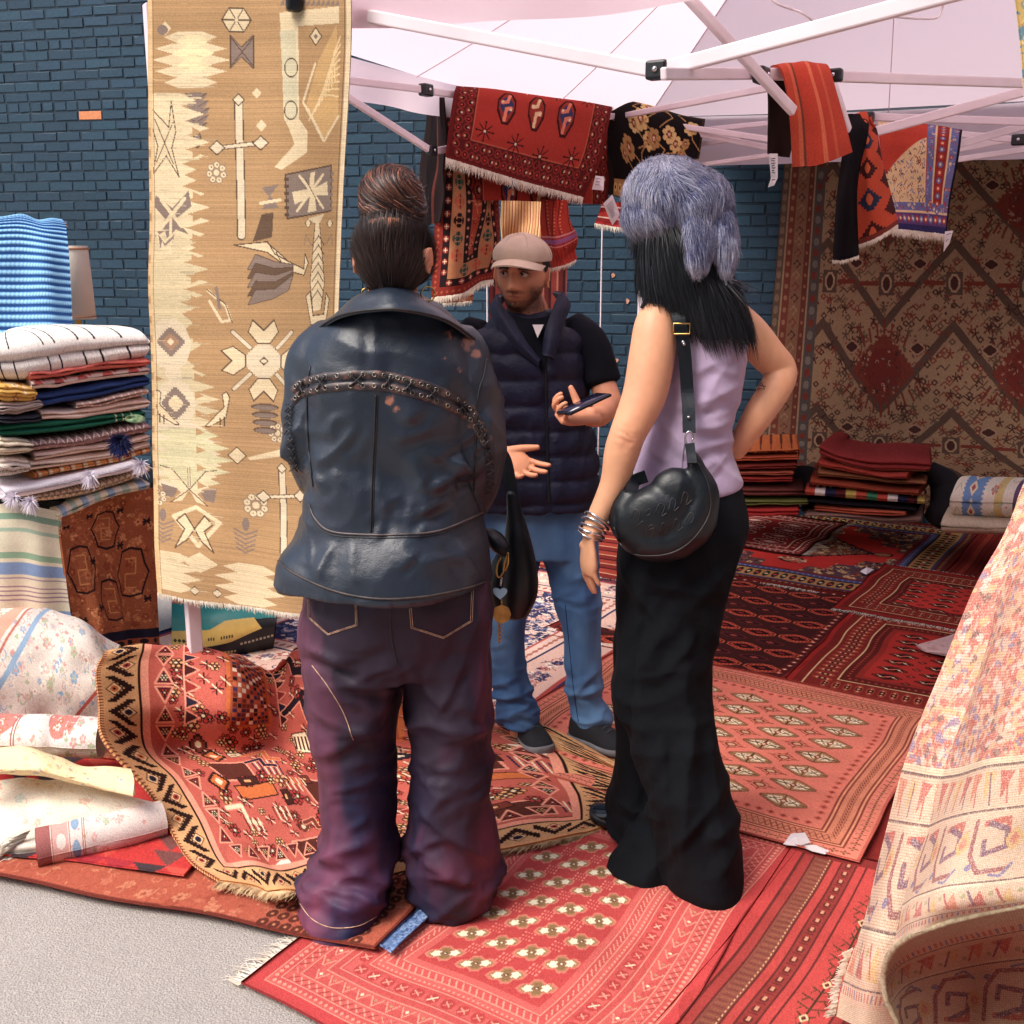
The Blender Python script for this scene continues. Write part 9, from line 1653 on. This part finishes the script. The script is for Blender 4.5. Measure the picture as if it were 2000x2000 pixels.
for ch in hat.children: rel(ch, RW)
# shoulder bag
bl_ = pmat('bag_leather', rgb(12, 19, 25), .42, c2=rgb(16, 24, 31), ns=7, bs=380, bst=.3, bd=.001, spec=.45, second=(14, .35, .01)); Yb = 2.55
bg2 = empty('shoulder_bag', 'black crescent leather shoulder bag hanging at the side of the lilac top', 'handbag'); bg2.location = tuple(aY(1300, 1080, Yb)); B2 = Vector(bg2.location)
bb = [tube([aY(1232, 962, Yb + .03), aY(1226, 1010, Yb + .02), aY(1255, 1050, Yb + .01), aY(1308, 1058, Yb), aY(1352, 1022, Yb), aY(1372, 970, Yb), aY(1362, 920, Yb), aY(1350, 886, Yb)], [.030, .048, .05, .052, .056, .042, .026, .012], 6, 26, .85), ball(aY(1292, 1004, Yb + .005), (.106, .052, .078), rotm(ry=-.35), 36, 24), ball(aY(1322, 970, Yb + .005), (.066, .044, .070), rotm(ry=-.6), 30, 20), ball(aY(1265, 1000, Yb + .01), (.055, .044, .055), None, 30, 20)]
sb = fuse('bag_body', bb, .005, 5, bl_, bg2, lambda P, N: N * (.002 * ridge(P, (22, 22, 22), 6, .03, 9))[:, None]); sbb = bvh(sb); rel(sb, B2)
def script(pts_list, off=.0002):
    for pts in pts_list:
        X = pline(sbb, pts, 30, off); o = solid('embossed_script', [tube(X, .0014, 1, 6)], seamm); rel(o, B2); o.parent = sb
script([[(1232, 1012), (1240, 996), (1250, 1004), (1242, 1026), (1256, 1018)], [(1262, 1000), (1268, 994), (1272, 1002), (1264, 1008)], [(1280, 1002), (1288, 984), (1298, 990), (1292, 1008), (1302, 1002)], [(1306, 996), (1312, 974), (1320, 980), (1316, 998), (1326, 990)], [(1330, 984), (1336, 962), (1344, 968), (1340, 986), (1352, 976)],
        [(1262, 1044), (1270, 1026), (1280, 1030)], [(1266, 1036), (1278, 1032), (1272, 1050)], [(1288, 1040), (1294, 1022), (1304, 1028), (1298, 1044)], [(1312, 1034), (1320, 1014), (1328, 1022), (1322, 1038), (1334, 1030)], [(1340, 1016), (1348, 1002), (1356, 1008), (1350, 1022)]])
onj('bag_seam', [(1200, 1030), (1216, 1068), (1250, 1084), (1310, 1080), (1356, 1050), (1386, 1000), (1384, 950), (1364, 905)], .0022, seamm, 60, .001, sbb, None, B2, sb)
def strap(name, pts, wd, root, L_, mat, Nv=(0, -1, 0), th=.0022):
    X = cubic(np.array(pts), 40); T, _, _ = frames(X); sd = np.cross(T, np.array(Nv, float)); sd /= np.linalg.norm(sd, axis=1, keepdims=True); nn2 = np.cross(sd, T); V = np.stack([X - sd * wd / 2 - nn2 * th, X + sd * wd / 2 - nn2 * th, X + sd * wd / 2 + nn2 * th, X - sd * wd / 2 + nn2 * th], 1).reshape(-1, 3)
    o = solid(name, [(V, np.concatenate([qgrid(40, 4, 0, True), [[0, 1, 2, 3], [159, 158, 157, 156]]]), np.zeros((0, 3), int))], mat); flat_shade(o); rel(o, L_); o.parent = root; return o
strap('strap', [aY(1316, 572, 2.70), aY(1318, 592, 2.645), aY(1326, 625, 2.612), aY(1336, 680, 2.605), aY(1342, 760, 2.60), aY(1345, 800, 2.575), aY(1346, 845, 2.55)], .030, bg2, B2, bl_)
o = solid('buckle', [tube([aY(1331, 642, 2.60) + np.array([a * .019, -.002, b * .012]) for a, b in ((-1, -1), (1, -1), (1, 1), (-1, 1), (-1, -1))], .002, 1, 8)], M['gold']); rel(o, B2); o.parent = bg2
for x, y in ((1334, 668), (1336, 672), (1345, 815)): o = solid('rivet', [ball(aY(x, y, 2.595 if y < 700 else 2.56), (.004,) * 3, None, 12, 8)], M['steel']); rel(o, B2); o.parent = bg2
o = solid('ring', [tube([aY(1346, 856, 2.548) + np.array([.009 * math.cos(a), 0, .016 * math.sin(a)]) for a in np.linspace(0, 2 * np.pi, 25)], .0024, 1, 8)], M['steel']); rel(o, B2); o.parent = bg2
strap('strap', [aY(1347, 866, 2.548), aY(1350, 890, 2.535), aY(1352, 905, 2.52)], .022, bg2, B2, bl_); strap('strap', [aY(1262, 930, 2.60), aY(1240, 940, 2.59), aY(1232, 965, 2.56)], .03, bg2, B2, bl_)
# black tote with charms on the left woman's arm
tt_ = empty('tote_bag', 'slouchy black tote hanging beside the leather jacket with gold and silver charms', 'handbag'); tt_.location = tuple(aY(1005, 1220, 2.78)); B3 = Vector(tt_.location)
tbd = fuse('bag_body', [tube([aY(998, 960, 2.78), aY(1006, 1020, 2.78), aY(1012, 1090, 2.78), aY(1012, 1150, 2.78), aY(1005, 1195, 2.78)], [.016, .030, .052, .060, .045], 6, 26, .8), ball(aY(990, 1140, 2.78), (.055, .035, .095), None, 30, 20), tube([aY(952, 1040, 2.74), aY(972, 1060, 2.72), aY(988, 1082, 2.71)], [.02, .024, .012], 4, 16, .7)], .005, 4, bl_, tt_, lambda P, N: N * (.005 * ridge(P, (16, 16, 6), 6, .04, 7))[:, None]); rel(tbd, B3)
strap('strap', [aY(975, 872, 2.80), aY(992, 900, 2.79), aY(1002, 950, 2.78), aY(1012, 1010, 2.765), aY(1018, 1070, 2.74)], .02, tt_, B3, bl_); strap('strap', [aY(972, 880, 2.86), aY(988, 930, 2.84), aY(1000, 1000, 2.82)], .018, tt_, B3, bl_)
def chp(name, pts, r_c, mat): o = solid(name, [tube([aY(x, y, 2.68) for x, y in pts], r_c, 3, 8)], mat); rel(o, B3); o.parent = tt_; return o
chp('clasp', [(978, 1090), (972, 1102), (970, 1118), (974, 1128), (983, 1118), (985, 1102), (990, 1085)], .0022, M['gold']); chp('clasp', [(992, 1080), (992, 1100), (986, 1115)], .003, M['gold']); chp('chain', [(980, 1128), (978, 1144)], .0026, M['steel'])
hp = [aY(977 + 14 * (math.sin(t) ** 3), 1158 - 11 * (math.cos(t) - .35 * math.cos(2 * t) - .15 * math.cos(3 * t)), 2.675) for t in np.linspace(0, 2 * np.pi, 24, endpoint=False)]; V = hp + [p + np.array([0, .008, 0]) for p in hp]
o = mkp('heart_charm', V, [list(range(24)), list(range(47, 23, -1))] + [[i, (i + 1) % 24, 24 + (i + 1) % 24, 24 + i][::-1] for i in range(24)], pmat('blue_steel', rgb(150, 176, 200), .3, .8)); rel(o, B3); o.parent = tt_
chp('chain', [(980, 1170), (980, 1182)], .0022, M['gold'])
dp = [aY(980 + 17.5 * math.cos(t) * (1 + .03 * math.cos(8 * t)), 1200 + 17.5 * math.sin(t) * (1 + .03 * math.cos(8 * t)), 2.672) for t in np.linspace(0, 2 * np.pi, 40, endpoint=False)]; V = dp + [p + np.array([0, .004, 0]) for p in dp]
o = mkp('medallion_charm', V, [list(range(40)), list(range(79, 39, -1))] + [[i, (i + 1) % 40, 40 + (i + 1) % 40, 40 + i][::-1] for i in range(40)], pmat('matt_gold', rgb(206, 160, 92), .42, .8, c2=rgb(176, 130, 70), ns=60)); rel(o, B3); o.parent = tt_
for ky in (1194, 1201, 1208): q = chp('engraving', [(970 + (ky - 1190) * .2, ky), (976, ky - 2), (982, ky + 1), (990, ky - 1)], .0007, seamm)
ck = []
for i in range(9):
    c_ = aY(975 + (i % 2) * 2, 1219 + i * 4.2, 2.672); ck.append(tube([c_ + .0045 * np.array([math.cos(a) * (1 if i % 2 else .5), math.cos(a) * (.2 if i % 2 else .8), 1.1 * math.sin(a)]) for a in np.linspace(0, 2 * np.pi, 13)], .0012, 1, 6))
o = solid('chain', ck, M['gold']); rel(o, B3); o.parent = tt_
